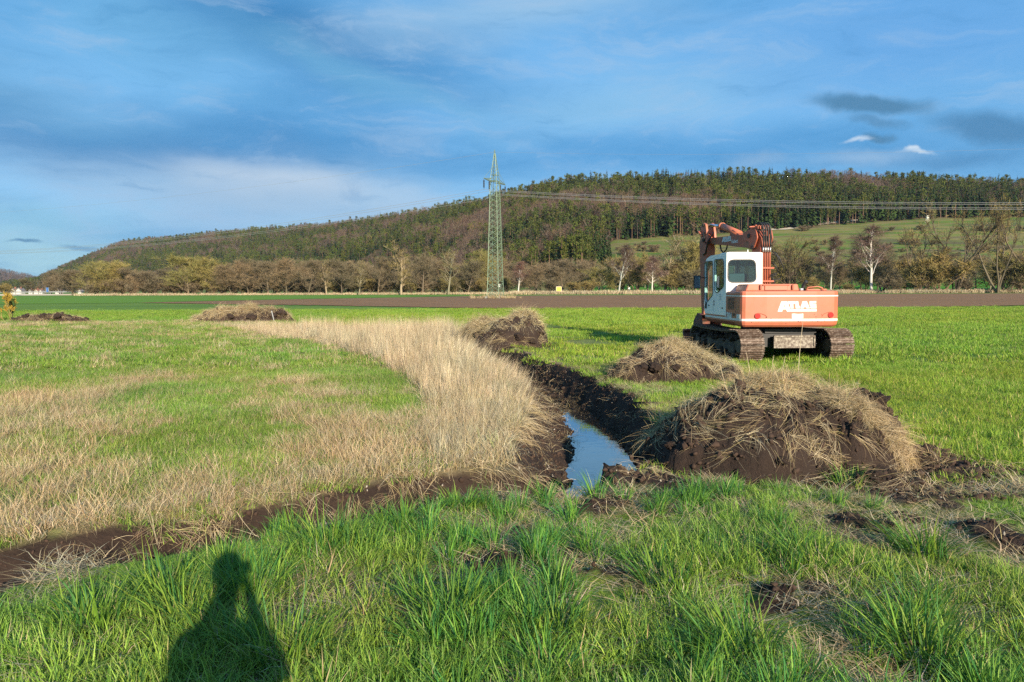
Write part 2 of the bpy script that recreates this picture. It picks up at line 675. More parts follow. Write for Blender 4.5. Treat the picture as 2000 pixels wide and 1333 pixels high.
def polydist(x, y, P, vals):
    """distance to a polyline, values interpolated along it"""
    x, y = np.asarray(x, float), np.asarray(y, float)
    best = np.full(x.shape, 1e9)
    outs = [np.zeros(x.shape) for _ in vals]
    for i in range(len(P) - 1):
        a, b = P[i], P[i + 1]
        d = b - a
        t = np.clip(((x - a[0]) * d[0] + (y - a[1]) * d[1]) / (d @ d), 0, 1)
        dd = np.hypot(x - a[0] - t * d[0], y - a[1] - t * d[1])
        m = dd < best
        best = np.where(m, dd, best)
        for k, v in enumerate(vals):
            outs[k] = np.where(m, v[i] * (1 - t) + v[i + 1] * t, outs[k])
    return best, outs


_tx = TRENCH[::-1]
def y_front(x):
    """far limit of the foreground grass"""
    xs = np.concatenate([_tx[:, 0], [1.6, 3.0, 5.0, 40.0]])
    ys = np.concatenate([_tx[:, 1], [6.9, 6.5, 6.6, 6.6]])
    return np.interp(x, xs, ys)


def x_ditch(y):
    return np.interp(y, list(DITCH[:, 1]) + [27, 33, 40], list(DITCH[:, 0]) + [-3.2, -6.5, -12])


REEDS = [tuple(at(px, py).xy) for px, py in [(575, 645), (640, 640), (760, 640), (880, 648), (945, 676), (1015, 720), (1070, 790), (1105, 850), (1040, 905), (950, 918), (860, 905), (815, 860), (845, 800), (800, 740), (720, 704), (630, 680)]]
REEDS_S = [tuple(at(px, py).xy) for px, py in [(430, 640), (600, 640), (650, 668), (560, 668)]]
PATCHES = [(1100, 945, 0.25), (1160, 948, 0.3), (1230, 945, 0.25), (1290, 950, 0.25), (950, 1112, 0.20), (975, 1120, 0.16), (1150, 1000, 0.16), (1190, 988, 0.16), (1115, 1095, 0.1), (1110, 1130, 0.12), (1200, 1125, 0.12), (1500, 1170, 0.13), (1520, 1200, 0.13), (1600, 1175, 0.1),
           (1690, 1030, 0.22), (1760, 1020, 0.14), (1730, 1045, 0.14), (1640, 1035, 0.1), (1950, 1052, 0.22), (1990, 1072, 0.18), (1900, 1040, 0.14), (1850, 992, 0.14), (1770, 975, 0.3), (1900, 925, 0.3), (1840, 915, 0.3),
           (1120, 1008, 0.1), (1260, 975, 0.12), (1010, 1045, 0.08), (120, 1100, 0.15)]
DARK_STREAKS = [(1150, 643, 3.2, 0.7), (1090, 640, 1.5, 0.8), (1110, 662, 2.2, 0.35), (1000, 672, 1.6, 1.0), (1190, 655, 1.2, 0.4), (960, 655, 1.4, 1.2)]  # dark streaks near the head of the ditch, in the bare soil colour
HEAPS = [(2.7, 7.35, 1.55, 1.0), (3.1, 14.6, 1.05, 0.9), (-0.15, 22.9, 1.4, 1.3), (-14.7, 40.8, 2.5, 1.0), (-25.7, 40.8, 1.9, 0.8)]


def cells(x, y, s):
    """jittered cells: (random value of the nearest cell, distance to the border between cells)"""
    ix, iy = np.floor(x), np.floor(y)
    f1 = np.full(np.shape(x), 9.0); f2 = f1.copy(); val = np.zeros(np.shape(x))
    for dx in (-1, 0, 1):
        for dy in (-1, 0, 1):
            cx, cy = ix + dx, iy + dy
            d = np.hypot(x - cx - hash2(cx, cy, s), y - cy - hash2(cx, cy, s + 7))
            m = d < f1
            f2 = np.where(m, f1, np.minimum(f2, d))
            val = np.where(m, hash2(cx, cy, s + 13), val)
            f1 = np.minimum(f1, d)
    return val, f2 - f1


def relief(x, y):
    """(height, soil mask) of the meadow"""
    x, y = np.asarray(x, float), np.asarray(y, float)
    fade = 1 - sstep(34, 50, y)
    h = (0.045 * fbm(x * 0.5, y * 0.5, 3, 5) + 0.018 * fbm(x * 2.2, y * 2.2, 3, 9)) * fade
    e = 0.10 * fbm(x * 2.6, y * 2.6, 4, 31)
    d, (wb, wt, dp) = polydist(x, y, DITCH, (D_WB, D_WT, D_DP))
    dn = d + e * 0.7
    lf = x < x_ditch(y)
    wt = wt * np.where(lf, 1.38, 0.82)
    wb = wb * np.where(lf, 0.62, 1.0)
    k = 1 - sstep(0, 1, (dn - wb) / (wt - wb))
    va, ed = cells(x * 4.5 + 0.7 * fbm(x * 3, y * 3, 2, 43), y * 4.5 + 0.7 * fbm(x * 3, y * 3, 2, 44), 9)
    cl = 0.09 * fbm(x * 4, y * 4, 5, 41, 0.66) + 0.07 * (va - 0.5) - 0.05 * (1 - sstep(0, 0.15, ed))
    h = h * (1 - k) - dp * k + cl * k
    soil = 1 - sstep(0.86, 1.02, (dn - wb) / (wt + 0.05 - wb))
    d2, (w2, dp2) = polydist(x, y, TRENCH, (T_W, T_DP))
    d2n = d2 + e * 0.9
    k2 = (1 - sstep(0.25, 0.95, d2n / w2))
    h = np.minimum(h, h * (1 - k2) + (-dp2 + cl) * k2)
    soil = np.maximum(soil, 1 - sstep(0.78, 0.98, d2n / w2))
    # spoil thrown up at the edges
    edge = np.exp(-((d2 - w2 * 1.05) / 0.10) ** 2) + np.exp(-((d - wt * 1.08) / 0.12) ** 2)
    h = h + 0.035 * edge * (0.5 + fbm(x * 4, y * 4, 3, 77))
    for px, py, r in PATCHES:
        c = at(px, py)
        r = r * 1.25
        q = np.hypot(x - c.x, (y - c.y) * 1.15) / r + 1.3 * fbm(x * 6, y * 6, 3, 88) * 0.5
        s = 1 - sstep(0.7, 1.1, q)
        soil = np.maximum(soil, s)
        h = h + 0.035 * s + 0.03 * s * fbm(x * 14, y * 14, 3, 12)
    for px, py, rx, ry in DARK_STREAKS:
        c = at(px, py)
        q = np.hypot((x - c.x) / rx, (y - c.y) / ry) + 0.9 * fbm(x * 1.4, y * 2.6, 4, 60)
        soil = np.maximum(soil, (1 - sstep(0.6, 1.0, q)) * 0.95)
    for cx, cy, rx, ry in HEAPS:
        q = np.hypot((x - cx) / rx, (y - cy) / ry) + 0.35 * fbm(x * 3, y * 3, 3, 61)
        soil = np.maximum(soil, 1 - sstep(0.8, 1.0, q))
    return h, soil


def dryness(x, y):
    """0 lush green .. 1 dead straw"""
    x, y = np.asarray(x, float), np.asarray(y, float)
    px, py = proj(x, y)
    fg = y < y_front(x)
    left = (~fg) & (x < x_ditch(y)) & (y < 41)
    n = fbm(x * 0.55, y * 0.45, 4, 3)
    n2 = fbm(x * 2.2, y * 1.6, 3, 23)
    near = 1 - sstep(0.2, 2.2, y - y_front(x))
    a = 0.42 + 0.75 * n + 0.35 * n2 + 0.55 * near
    a = a + 0.55 * np.exp(-(((px - 690) / 260) ** 2 + ((py - 840) / 90) ** 2))
    a = a + 0.35 * np.exp(-(((px - 120) / 200) ** 2 + ((py - 775) / 40) ** 2))
    a = a - 0.55 * np.exp(-(((px - 330) / 330) ** 2 + ((py - 700) / 38) ** 2))
    a = a - 0.7 * np.exp(-(((px - 740) / 120) ** 2 + ((py - 735) / 40) ** 2))
    a = a - 0.35 * np.exp(-(((px - 400) / 160) ** 2 + ((py - 860) / 60) ** 2))
    a = a + 0.5 * sstep(0.0, 0.9, 1 - np.abs(y - 38) / 3.0) * (0.5 + n2)
    a = a - 0.16 + 0.55 * fbm(x * 4.5, y * 2.6, 3, 24)
    d_left = 0.06 + 0.86 * sstep(0.05, 0.95, a)
    d_fg = sstep(0.2, 0.7, fbm(x * 1.3, y * 1.3, 4, 51) * 1.1 + 0.10 * fbm(x * 6, y * 6, 2, 52) + 0.28 * (1 - sstep(0.0, 0.7, y_front(x) - y)) * (x < 1.5))
    d_right = 0.9 * sstep(0.25, 0.8, fbm(x * 0.6, y * 0.6, 4, 71) + 0.95 * np.exp(-((x - x_ditch(y) - 0.9) / 0.9) ** 2) * (y < 26)) \
        + 0.5 * np.exp(-(((px - 1130) / 120) ** 2 + ((py - 690) / 45) ** 2))
    d = np.where(fg, d_fg, np.where(left, d_left, d_right))
    d = np.where(y > 41, 0.0, d)
    d = np.where(in_poly(x, y, REEDS) | in_poly(x, y, REEDS_S), 0.95, d)
    return np.clip(d, 0, 1)


def axis_grid(lo, hi, step, far_lo, far_hi, ratio=1.09):
    core = list(np.arange(lo, hi + 1e-6, step))
    a, s = hi, step
    while a < far_hi:
        s *= ratio; a += s; core.append(min(a, far_hi))
    a, s = lo, step
    left = []
    while a > far_lo:
        s *= ratio; a -= s; left.append(max(a, far_lo))
    return np.array(left[::-1] + core)


def build_ground():
    gx = axis_grid(-8.5, 6.5, 0.05, -7000, 7000)
    gy = axis_grid(2.4, 20.0, 0.05, -400, 7000)
    X, Y = np.meshgrid(gx, gy)
    H, S = relief(X, Y)
    D = dryness(X, Y)
    H = np.where(Y < 2.0, H * sstep(-4, 2.0, Y), H)
    V = np.stack([X, Y, H], -1).reshape(-1, 3)
    C = np.stack([S, D, np.zeros_like(S)], -1).reshape(-1, 3)
    ny, nx = X.shape
    i = np.arange(nx * ny).reshape(ny, nx)
    F = np.stack([i[:-1, :-1], i[:-1, 1:], i[1:, 1:], i[1:, :-1]], -1).reshape(-1, 4)
    me = mesh_np('ground', V, F, [M_GROUND], C, smooth=True)
    return tag(link('ground', me), 'flat valley meadow with green and straw coloured grass and a dug ditch', None, None, 'structure')


build_ground()


def ground_z(x, y):
    return relief(x, y)[0]


# standing water in the ditch
def build_water():
    m, nt, b, _ = mat_new('ditch_water')
    b.inputs['Base Color'].default_value = (0.018, 0.014, 0.010, 1)
    b.inputs['Roughness'].default_value = 0.02
    b.inputs['IOR'].default_value = 1.333
    b.inputs['Coat Weight'].default_value = 1.0
    b.inputs['Coat IOR'].default_value = 1.8
    b.inputs['Coat Roughness'].default_value = 0.015
    n = mnoise(nt, 5.0, 3, 0.5)
    bm_ = mbump(nt, b, n, 0.10, 0.02)
    nt.links.new(bm_.outputs[0], b.inputs['Coat Normal'])
    pts = []
    L, R = [], []
    for i in range(0, 7):
        c = DITCH[i]
        d = DITCH[min(i + 1, 8)] - DITCH[max(i - 1, 0)]
        n_ = np.array([-d[1], d[0]]) / np.hypot(*d)
        w = D_WT[i]
        L.append(c + n_ * w); R.append(c - n_ * w)
    L[0] = L[0] + np.array([0, -0.6]); R[0] = R[0] + np.array([0, -0.6])
    V = [(p[0], p[1], -0.5) for p in L] + [(p[0], p[1], -0.5) for p in R]
    F = [(i, i + 7, i + 8, i + 1) for i in range(6)]
    me = bpy.data.meshes.new('water'); me.from_pydata(V, [], F); me.materials.append(m)
    return tag(link('water', me), 'pool of still water in the ditch mirroring blue sky', None, None, 'structure')


build_water()

# ------------------------------------------------------------------ far fields
M_PLOUGH = m_field('ploughed_soil', [(0.19, 0.105, 0.052), (0.27, 0.153, 0.08), (0.36, 0.21, 0.115), (0.235, 0.13, 0.066)], 0.1)
M_CROP = m_field('winter_crop', [(0.11, 0.21, 0.025), (0.14, 0.25, 0.032), (0.17, 0.28, 0.045), (0.12, 0.22, 0.03)], 0.05)
M_TRACK = m_field('pale_gravel', [(0.42, 0.36, 0.27), (0.5, 0.44, 0.34), (0.56, 0.5, 0.4), (0.46, 0.4, 0.3)], 0.02)


def sheet(name, pts, z, mat, label):
    V = [(at(px, py).x, at(px, py).y, z) for px, py in pts]
    me = bpy.data.meshes.new(name)
    tris = tessellate_polygon([[Vector((v[0], v[1], 0)) for v in V]])
    me.from_pydata(V, [], [tuple(t) for t in tris])
    me.materials.append(mat)
    bm = bmesh.new(); bm.from_mesh(me)
    bmesh.ops.recalc_face_normals(bm, faces=bm.faces)
    bm.faces.ensure_lookup_table()
    if bm.faces[0].normal.z < 0:
        bmesh.ops.reverse_faces(bm, faces=bm.faces)
    bm.to_mesh(me); bm.free()
    return tag(link(name, me), label, None, None, 'structure')


NEAR = [(float(q), float(np.interp(q, [270, 600, 800, 950, 1150, 1370, 1640, 2000, 2400], [592.5, 597, 600.5, 603, 605.5, 606.5, 603.5, 597.5, 592])) + random.gauss(0, 0.22)) for q in np.arange(270, 2401, 9)]
sheet('ploughed_field', NEAR + [ (2400, 571.5), (2000, 573.5), (1500, 576), (960, 578.5), (800, 581.5), (600, 585), (420, 589)],
      0.05, M_PLOUGH, 'bare brown ploughed field behind the green meadow')
sheet('far_crop_field', [(-700, 600), (200, 593.2), (262, 592.2), (420, 588), (600, 584), (800, 580.5), (950, 577.5), (950, 577.2), (600, 577.6), (-700, 580)], 0.03, M_CROP, 'far green crop strip in front of the tree line')

# ------------------------------------------------------------------ hills
HP = np.array([
    # px,  skyline y, ridge dist, forest edge dist, edge ground y, foot dist
    (-60, 575, 2600, 2200, 570, 1500),
    (20, 572, 2500, 2000, 568, 1300),
    (60, 548, 2400, 1700, 566, 1200),
    (130, 516, 2300, 1500, 562, 1100),
    (240, 471, 2200, 1300, 558, 950),
    (430, 451, 2000, 1100, 550, 800),
    (660, 432, 1650, 900, 545, 650),
    (850, 404, 1350, 720, 538, 520),
    (950, 384, 1200, 640, 532, 450),
    (1050, 357, 1060, 600, 514, 400),
    (1150, 345, 960, 590, 496, 370),
    (1200, 340, 930, 640, 468, 360),
    (1400, 334, 900, 660, 457, 350),
    (1500, 334, 900, 650, 449, 350),
    (1600, 336, 900, 670, 441, 350),
    (1800, 344, 900, 700, 428, 350),
    (2000, 351, 910, 700, 424, 350),
    (2400, 380, 950, 700, 430, 350),
], float)
TREE_H = 24.0
_hz = lambda px: 566.0 - (px - 1000) * math.tan(math.radians(0.2))


def hill_params(px):
    f = lambda k: np.interp(px, HP[:, 0], HP[:, k])
    sk, yr, ye, ey, y0 = f(1), f(2), f(3), f(4), f(5)
    hzn = 566.0 - (px - 1000) * math.tan(math.radians(0.2))
    hr = np.maximum(CAM_H + (hzn - sk) / FPX * yr - TREE_H * 0.95, 4)
    he = np.maximum(CAM_H + (hzn - ey) / FPX * ye, 2)
    he = np.minimum(he, hr * 0.8)
    return yr, ye, y0, hr, he


def hill_h(x, y):
    x, y = np.asarray(x, float), np.asarray(y, float)
    px = 1000 + FPX * x / np.maximum(y, 1)
    yr, ye, y0, hr, he = hill_params(px)
    t1 = np.clip((y - y0) / (ye - y0), 0, 1)
    t2 = np.clip((y - ye) / (yr - ye), 0, 1)
    h = he * (0.35 * t1 + 0.65 * t1 ** 1.5) + (hr - he) * (0.9 * t2 + 0.1 * sstep(0, 1, t2))
    h = h - np.clip(y - yr, 0, 1e9) * 0.12
    h = h + 2.5 * fbm(x / 90, y / 90, 3, 101) * np.clip(t1 * 3, 0, 1)
    return h


def hill_at(px, py, y_lo=360, y_hi=1500):
    """where the line of sight first meets the hillside"""
    d = ray(px, py)
    ys = np.arange(y_lo, y_hi, 3.0)
    zs = CAM_H + d.z / d.y * ys
    xs = d.x / d.y * ys
    g = hill_h(xs, ys)
    k = np.argmax(g >= zs)
    return Vector((xs[k], ys[k], float(g[k])))


def m_hill():
    m, nt, b, _ = mat_new('hillside')
    a = nt.nodes.new('ShaderNodeAttribute')
    a.attribute_name = 'col'
    sp = nt.nodes.new('ShaderNodeSeparateColor')
    nt.links.new(a.outputs['Color'], sp.inputs[0])
    n = mnoise(nt, 0.02, 5, 0.6, stretch=(0.4, 2.2, 1))
    n2 = mnoise(nt, 0.15, 6, 0.7, stretch=(0.5, 1.5, 1))
    n3 = mnoise(nt, 0.035, 4, 0.6, stretch=(0.3, 2.5, 1))
    c = mramp(nt, n, [(0.36, (0.09, 0.15, 0.028)), (0.46, (0.15, 0.17, 0.045)), (0.53, (0.20, 0.165, 0.07)), (0.60, (0.08, 0.15, 0.025))])
    c = mmix(nt, c, (0.13, 0.095, 0.05), mval(nt, n2, 0.48, 0.66, 0, 0.55))
    c = mmix(nt, c, (0.10, 0.085, 0.05), mval(nt, n3, 0.56, 0.6, 0, 0.8))
    fl = mramp(nt, n2, [(0.35, (0.05, 0.035, 0.024)), (0.65, (0.10, 0.07, 0.045))])
    c = mmix(nt, c, fl, sp.outputs[0])
    c = mmix(nt, c, (0.07, 0.19, 0.025), sp.outputs[1])
    nt.links.new(c, b.inputs['Base Color'])
    b.inputs['Roughness'].default_value = 1.0
    b.inputs['Specular IOR Level'].default_value = 0.05
    return m


M_HILL = m_hill()


def build_hill():
    pxs = np.arange(-60, 2401, 10.0)
    ts = np.concatenate([np.linspace(-0.02, 1, 46), np.linspace(1.02, 2.0, 42), [2.3]])
    P, T = np.meshgrid(pxs, ts)
    yr, ye, y0, hr, he = hill_params(P)
    Y = np.where(T <= 1, y0 + (ye - y0) * T, ye + (yr - ye) * (T - 1))
    X = (P - 1000) / FPX * Y
    Z = hill_h(X, Y)
    Z = np.where(T < 0, -1.0, Z)
    forest = sstep(0.97, 1.01, T + 0.0)
    forest = np.where(P < 1150, sstep(0.3, 0.6, T), forest)
    strip = sstep(0.0, 0.04, T) * (1 - sstep(0.13, 0.17, T)) * (P > 1150)
    C = np.stack([forest, strip, Z * 0], -1).reshape(-1, 3)
    V = np.stack([X, Y, Z], -1).reshape(-1, 3)
    ny, nx = X.shape
    i = np.arange(nx * ny).reshape(ny, nx)
    F = np.stack([i[:-1, :-1], i[:-1, 1:], i[1:, 1:], i[1:, :-1]], -1).reshape(-1, 4)
    me = mesh_np('hill', V, F, [M_HILL], C, smooth=True)
    tag(link('hill', me), 'long wooded hill with terraced meadows at its foot', None, None, 'structure')
    # the far hill beyond its end
    pxs = np.arange(-420, 200, 12.0)
    pr = np.interp(pxs, [-420, -200, -60, 10, 50, 90, 140, 200], [560, 540, 528, 527, 536, 550, 566, 575])
    ts = np.linspace(0, 1, 14)
    P, T = np.meshgrid(pxs, ts)
    Yr, Yf = 4200.0, 3000.0
    Y = Yf + (Yr - Yf) * T
    X = (P - 1000) / FPX * Y
    hr = CAM_H + (568 + 2.5 - np.interp(P, pxs, pr)) / FPX * Yr - 14
    Z = np.maximum(hr, 0.2) * T
    V = np.stack([X, Y, Z], -1).reshape(-1, 3)
    ny, nx = X.shape
    i = np.arange(nx * ny).reshape(ny, nx)
    F = np.stack([i[:-1, :-1], i[:-1, 1:], i[1:, 1:], i[1:, :-1]], -1).reshape(-1, 4)
    me = mesh_np('distant_hill', V, F, [M_HILL], np.ones((len(V), 3)) * np.array([1, 0, 0]), smooth=True)
    tag(link('distant_hill', me), 'distant purple wooded hill beyond the end of the ridge', None, None, 'structure')
    return X, Y, Z


DX, DY, DZ = build_hill()


def hill_track(pts, w, name, label):
    P = [hill_at(px, py) for px, py in pts]
    V, F = [], []
    for i, p in enumerate(P):
        d = (P[min(i + 1, len(P) - 1)] - P[max(i - 1, 0)]); d.z = 0; d.normalize()
        n = Vector((-d.y, d.x, 0))
        for s in (-1, 1):
            q = p + n * s * w
            V.append((q.x, q.y, float(hill_h(q.x, q.y)) + 0.5))
    F = [(2 * i, 2 * i + 1, 2 * i + 3, 2 * i + 2) for i in range(len(P) - 1)]
    me = bpy.data.meshes.new(name); me.from_pydata(V, [], F); me.materials.append(M_TRACK)
    tag(link(name, me), label, None, None, 'structure')


hill_track([(1490, 452), (1510, 449), (1530, 449), (1560, 446), (1590, 441), (1620, 436), (1650, 434), (1682, 431)], 3.2, 'gravel_track', 'pale gravel track climbing the meadow below the wood')

# ------------------------------------------------------------------ scattering
def add_attr(me, name, typ, data):
    a = me.attributes.new(name, typ, 'POINT')
    key = {'FLOAT': 'value', 'INT': 'value', 'FLOAT_VECTOR': 'vector', 'FLOAT_COLOR': 'color'}[typ]
    a.data.foreach_set(key, np.asarray(data).ravel())


def scatter(name, protos, P, rot, scl, idx, tint, label=None, parent=None, kind='stuff'):
    """one object: a cloud of points that carries copies of the proto meshes (geometry, not objects)"""
    n = len(P)
    me = bpy.data.meshes.new(name)
    me.vertices.add(n)
    me.vertices.foreach_set('co', np.asarray(P, np.float32).ravel())
    add_attr(me, 'rot', 'FLOAT_VECTOR', np.asarray(rot, np.float32))
    add_attr(me, 'scl', 'FLOAT', np.asarray(scl, np.float32))
    add_attr(me, 'idx', 'INT', np.asarray(idx, np.int32))
    c = np.ones((n, 4), np.float32); c[:, :3] = tint
    add_attr(me, 'tint', 'FLOAT_COLOR', c)
    ho = link(name, me, parent)
    tag(ho, label, None, None, kind)
    ng = bpy.data.node_groups.new(name, 'GeometryNodeTree')
    ng.interface.new_socket('Geometry', in_out='INPUT', socket_type='NodeSocketGeometry')
    ng.interface.new_socket('Geometry', in_out='OUTPUT', socket_type='NodeSocketGeometry')
    N, L = ng.nodes, ng.links
    gi, go = N.new('NodeGroupInput'), N.new('NodeGroupOutput')
    g2i = N.new('GeometryNodeGeometryToInstance')
    for p in reversed(protos):
        oi = N.new('GeometryNodeObjectInfo')
        oi.inputs['Object'].default_value = p
        oi.inputs['As Instance'].default_value = False
        L.new(oi.outputs['Geometry'], g2i.inputs[0])
    ip = N.new('GeometryNodeInstanceOnPoints')
    ip.inputs['Pick Instance'].default_value = True
    L.new(gi.outputs[0], ip.inputs['Points'])
    L.new(g2i.outputs[0], ip.inputs['Instance'])
    for nm, typ, sock in (('idx', 'INT', 'Instance Index'), ('rot', 'FLOAT_VECTOR', 'Rotation'), ('scl', 'FLOAT', 'Scale')):
        na = N.new('GeometryNodeInputNamedAttribute')
        na.data_type = typ
        na.inputs['Name'].default_value = nm
        out = [s for s in na.outputs if s.enabled and s.name == 'Attribute'][0]
        L.new(out, ip.inputs[sock])
    L.new(ip.outputs[0], go.inputs[0])
    md = ho.modifiers.new('copies', 'NODES')
    md.node_group = ng
    return ho


def proto(name, me):
    return bpy.data.objects.new(name, me)       # never linked to the scene: only its geometry is used


def blades(n, r, h, w, lean, bend, pal, seg=3, outward=0.6, twist=1.0, tipcol=None, r0=0.0, curl=0.0):
    """n grass blades standing in a disc of radius r; pal = [(rgb, weight)]"""
    a = rng.uniform(0, 2 * np.pi, n)
    rad = r0 + (r - r0) * np.sqrt(rng.uniform(0, 1, n))
    bx, by = rad * np.cos(a), rad * np.sin(a)
    la = a + rng.normal(0, 1.0, n) * (1 - outward) * 2.2
    dx, dy = np.cos(la), np.sin(la)
    H = rng.uniform(h[0], h[1], n)
    W = rng.uniform(w[0], w[1], n)
    ang0 = rng.uniform(lean[0], lean[1], n)
    bnd = rng.uniform(bend[0], bend[1], n)
    ta = la + np.pi / 2 + rng.normal(0, 0.5, n) * twist
    sx, sy = np.cos(ta), np.sin(ta)
    P = np.zeros((n, seg + 1, 2, 3))
    px, py, pz = bx.copy(), by.copy(), np.zeros(n) - 0.01
    wx = rng.normal(0, curl, (n, seg + 1)) if curl else None
    for s in range(seg + 1):
        t = s / seg
        ww = W * (1 - t ** 1.6) * 0.5 + W * 0.03
        if s > 0:
            an = ang0 + bnd * (t ** 1.3)
            st = H / seg
            px = px + dx * np.sin(an) * st
            py = py + dy * np.sin(an) * st
            pz = pz + np.cos(an) * st
            if curl:
                px = px + sx * wx[:, s] * st; py = py + sy * wx[:, s] * st
        P[:, s, 0] = np.stack([px - sx * ww, py - sy * ww, pz], -1)
        P[:, s, 1] = np.stack([px + sx * ww, py + sy * ww, pz], -1)
    V = P.reshape(-1, 3)
    base = (np.arange(n) * (seg + 1) * 2)[:, None]
    q = np.array([[2 * s, 2 * s + 1, 2 * s + 3, 2 * s + 2] for s in range(seg)])
    F = (base[:, :, None] + q[None]).reshape(-1, 4)
    cols = np.array([p[0] for p in pal]); wts = np.array([p[1] for p in pal], float)
    ci = rng.choice(len(pal), n, p=wts / wts.sum())
    c = cols[ci] * rng.uniform(0.8, 1.2, (n, 1)) * rng.uniform(0.93, 1.07, (n, 3))
    C = np.repeat(c[:, None], (seg + 1) * 2, 1)
    if tipcol is not None:
        t = np.repeat(np.linspace(0, 1, seg + 1) ** 2, 2)[None, :, None] * rng.uniform(0, 0.7, (n, 1, 1))
        C = C * (1 - t) + np.array(tipcol) * t
    return V, F, C.reshape(-1, 3)


def join_np(parts):
    V, F, C, o = [], [], [], 0
    for v, f, c in parts:
        V.append(v); F.append(f + o); C.append(c); o += len(v)
    return np.vstack(V), np.vstack(F), np.vstack(C)


G1, G2, G3 = (0.105, 0.205, 0.022), (0.175, 0.29, 0.03), (0.27, 0.36, 0.05)
GB = (0.06, 0.17, 0.035)
T1, T2, T3, T4 = (0.46, 0.35, 0.19), (0.36, 0.255, 0.13), (0.56, 0.46, 0.29), (0.26, 0.18, 0.10)
YG = (0.28, 0.30, 0.09)
PAL_LUSH = [(G1, 3), (G2, 4), (G3, 2), (GB, 1.6), (YG, .5), (T1, .35)]
PAL_SHORT = [(G2, 3), (G3, 3), (G1, 2), (YG, 1), (T1, .3)]
PAL_DRY = [(T1, 4), (T2, 2), (T3, 3), (T4, 1), (YG, .5)]
PAL_REED = [((0.50, 0.405, 0.25), 4), ((0.36, 0.28, 0.165), 3), ((0.64, 0.54, 0.37), 3), ((0.20, 0.14, 0.085), 2)]
PAL_STRAW = [(T1, 4), (T2, 3), (T3, 3), (T4, 1.5), ((0.5, 0.40, 0.17), 2)]


def protos(name, n, mat, fn):
    return [proto(name, mesh_np(name, *_vfc(fn(i), mat))) for i in range(n)]


def _vfc(vfc, mat):
    return vfc[0], vfc[1], [mat], vfc[2]


P_LUSH = protos('lush_tuft', 7, M_BLADE, lambda i: blades(46, 0.09, (0.10, 0.26), (0.005, 0.0115), (0.05, 0.6), (0.1, 1.3), PAL_LUSH, 4, 0.45, tipcol=(0.22, 0.28, 0.07)))
P_TALL = protos('tall_tuft', 4, M_BLADE, lambda i: join_np([blades(60, 0.10, (0.22, 0.42), (0.007, 0.013), (0.0, 0.5), (0.2, 1.3), [(G1, 4), (GB, 3), (G2, 3), (YG, .3)], 5, 0.8), blades(20, 0.12, (0.1, 0.25), (0.004, 0.007), (0.5, 1.2), (0.2, 1.0), PAL_DRY, 3, 0.7)]))
P_SHORT = protos('short_grass', 6, M_BLADE, lambda i: blades(170, 0.24, (0.04, 0.11), (0.003, 0.007), (0.05, 0.8), (0.1, 1.1), PAL_SHORT, 3, 0.2))
P_FIELD = protos('field_grass', 5, M_BLADE, lambda i: blades(330, 0.62, (0.06, 0.15), (0.008, 0.018), (0.05, 0.7), (0.1, 1.0), PAL_SHORT, 2, 0.1))
P_DRY = protos('dry_tuft', 8, M_STRAW, lambda i: blades(52, 0.12, (0.10, 0.30), (0.002, 0.0055), (0.1, 0.9), (0.2, 1.9), PAL_DRY, 4, 0.4, curl=0.15))
P_DRYL = protos('dry_patch', 6, M_STRAW, lambda i: blades(150, 0.36, (0.10, 0.26), (0.004, 0.010), (0.05, 0.8), (0.2, 1.6), PAL_DRY, 3, 0.2, curl=0.1))
P_MAT = protos('dead_thatch', 5, M_STRAW, lambda i: blades(60, 0.16, (0.10, 0.26), (0.003, 0.006), (1.1, 1.5), (0.0, 0.3), PAL_DRY, 3, 0.1, curl=0.3))


def reed_clump(i):
    a = blades(16, 0.14, (0.55, 1.0), (0.004, 0.008), (0.0, 0.22), (0.0, 0.35), PAL_REED, 4, 0.2)
    b = blades(26, 0.16, (0.25, 0.7), (0.004, 0.009), (0.0, 0.6), (0.2, 1.5), PAL_REED, 4, 0.3, curl=0.1)
    return join_np([a, b])


P_REED = protos('reed_clump', 7, M_STRAW, reed_clump)


def straw_bundle(i, n=16, ln=(0.2, 0.55), w=(0.002, 0.0046), spread=0.28, arch=0.08):
    parts = []
    seg = 5
    Vs, Fs, Cs = [], [], []
    q = np.array([[2 * s, 2 * s + 1, 2 * s + 3, 2 * s + 2] for s in range(seg)])
    for k in range(n):
        L_ = rng.uniform(*ln); a = rng.normal(0, spread)
        x0, y0, z0 = rng.uniform(-0.15, 0.05) , rng.uniform(-0.09, 0.09), rng.uniform(0.0, 0.03)
        ar = rng.uniform(-0.2, 1.0) * arch; bd = rng.normal(0, 0.35)
        W = rng.uniform(*w)
        P = []
        x, y = x0, y0
        for s in range(seg + 1):
            t = s / seg
            an = a + bd * t
            if s:
                x += math.cos(an) * L_ / seg; y += math.sin(an) * L_ / seg
            z = z0 + ar * math.sin(t * math.pi) - 0.02 * t
            ww = W * (1 - 0.6 * t) / 2
            tw = 0.8 * math.sin(k * 1.7)
            nx, ny, nz = -math.sin(an) * math.cos(tw) * ww, math.cos(an) * math.cos(tw) * ww, math.sin(tw) * ww
            P += [(x - nx, y - ny, z - nz), (x + nx, y + ny, z + nz)]
        Vs.append(np.array(P)); Fs.append(q + k * (seg + 1) * 2)
        pal = PAL_STRAW
        wts = np.array([p[1] for p in pal]); c = np.array(pal[rng.choice(len(pal), p=wts / wts.sum())][0]) * rng.uniform(0.75, 1.25)
        Cs.append(np.repeat(c[None], (seg + 1) * 2, 0))
    return np.vstack(Vs), np.vstack(Fs), np.vstack(Cs)


P_STRAW = protos('straw_bundle', 8, M_STRAW, straw_bundle)
P_STRAWS = protos('loose_straw', 4, M_STRAW, lambda i: straw_bundle(i, 5, (0.15, 0.4), (0.0022, 0.0045), 0.9, 0.10))


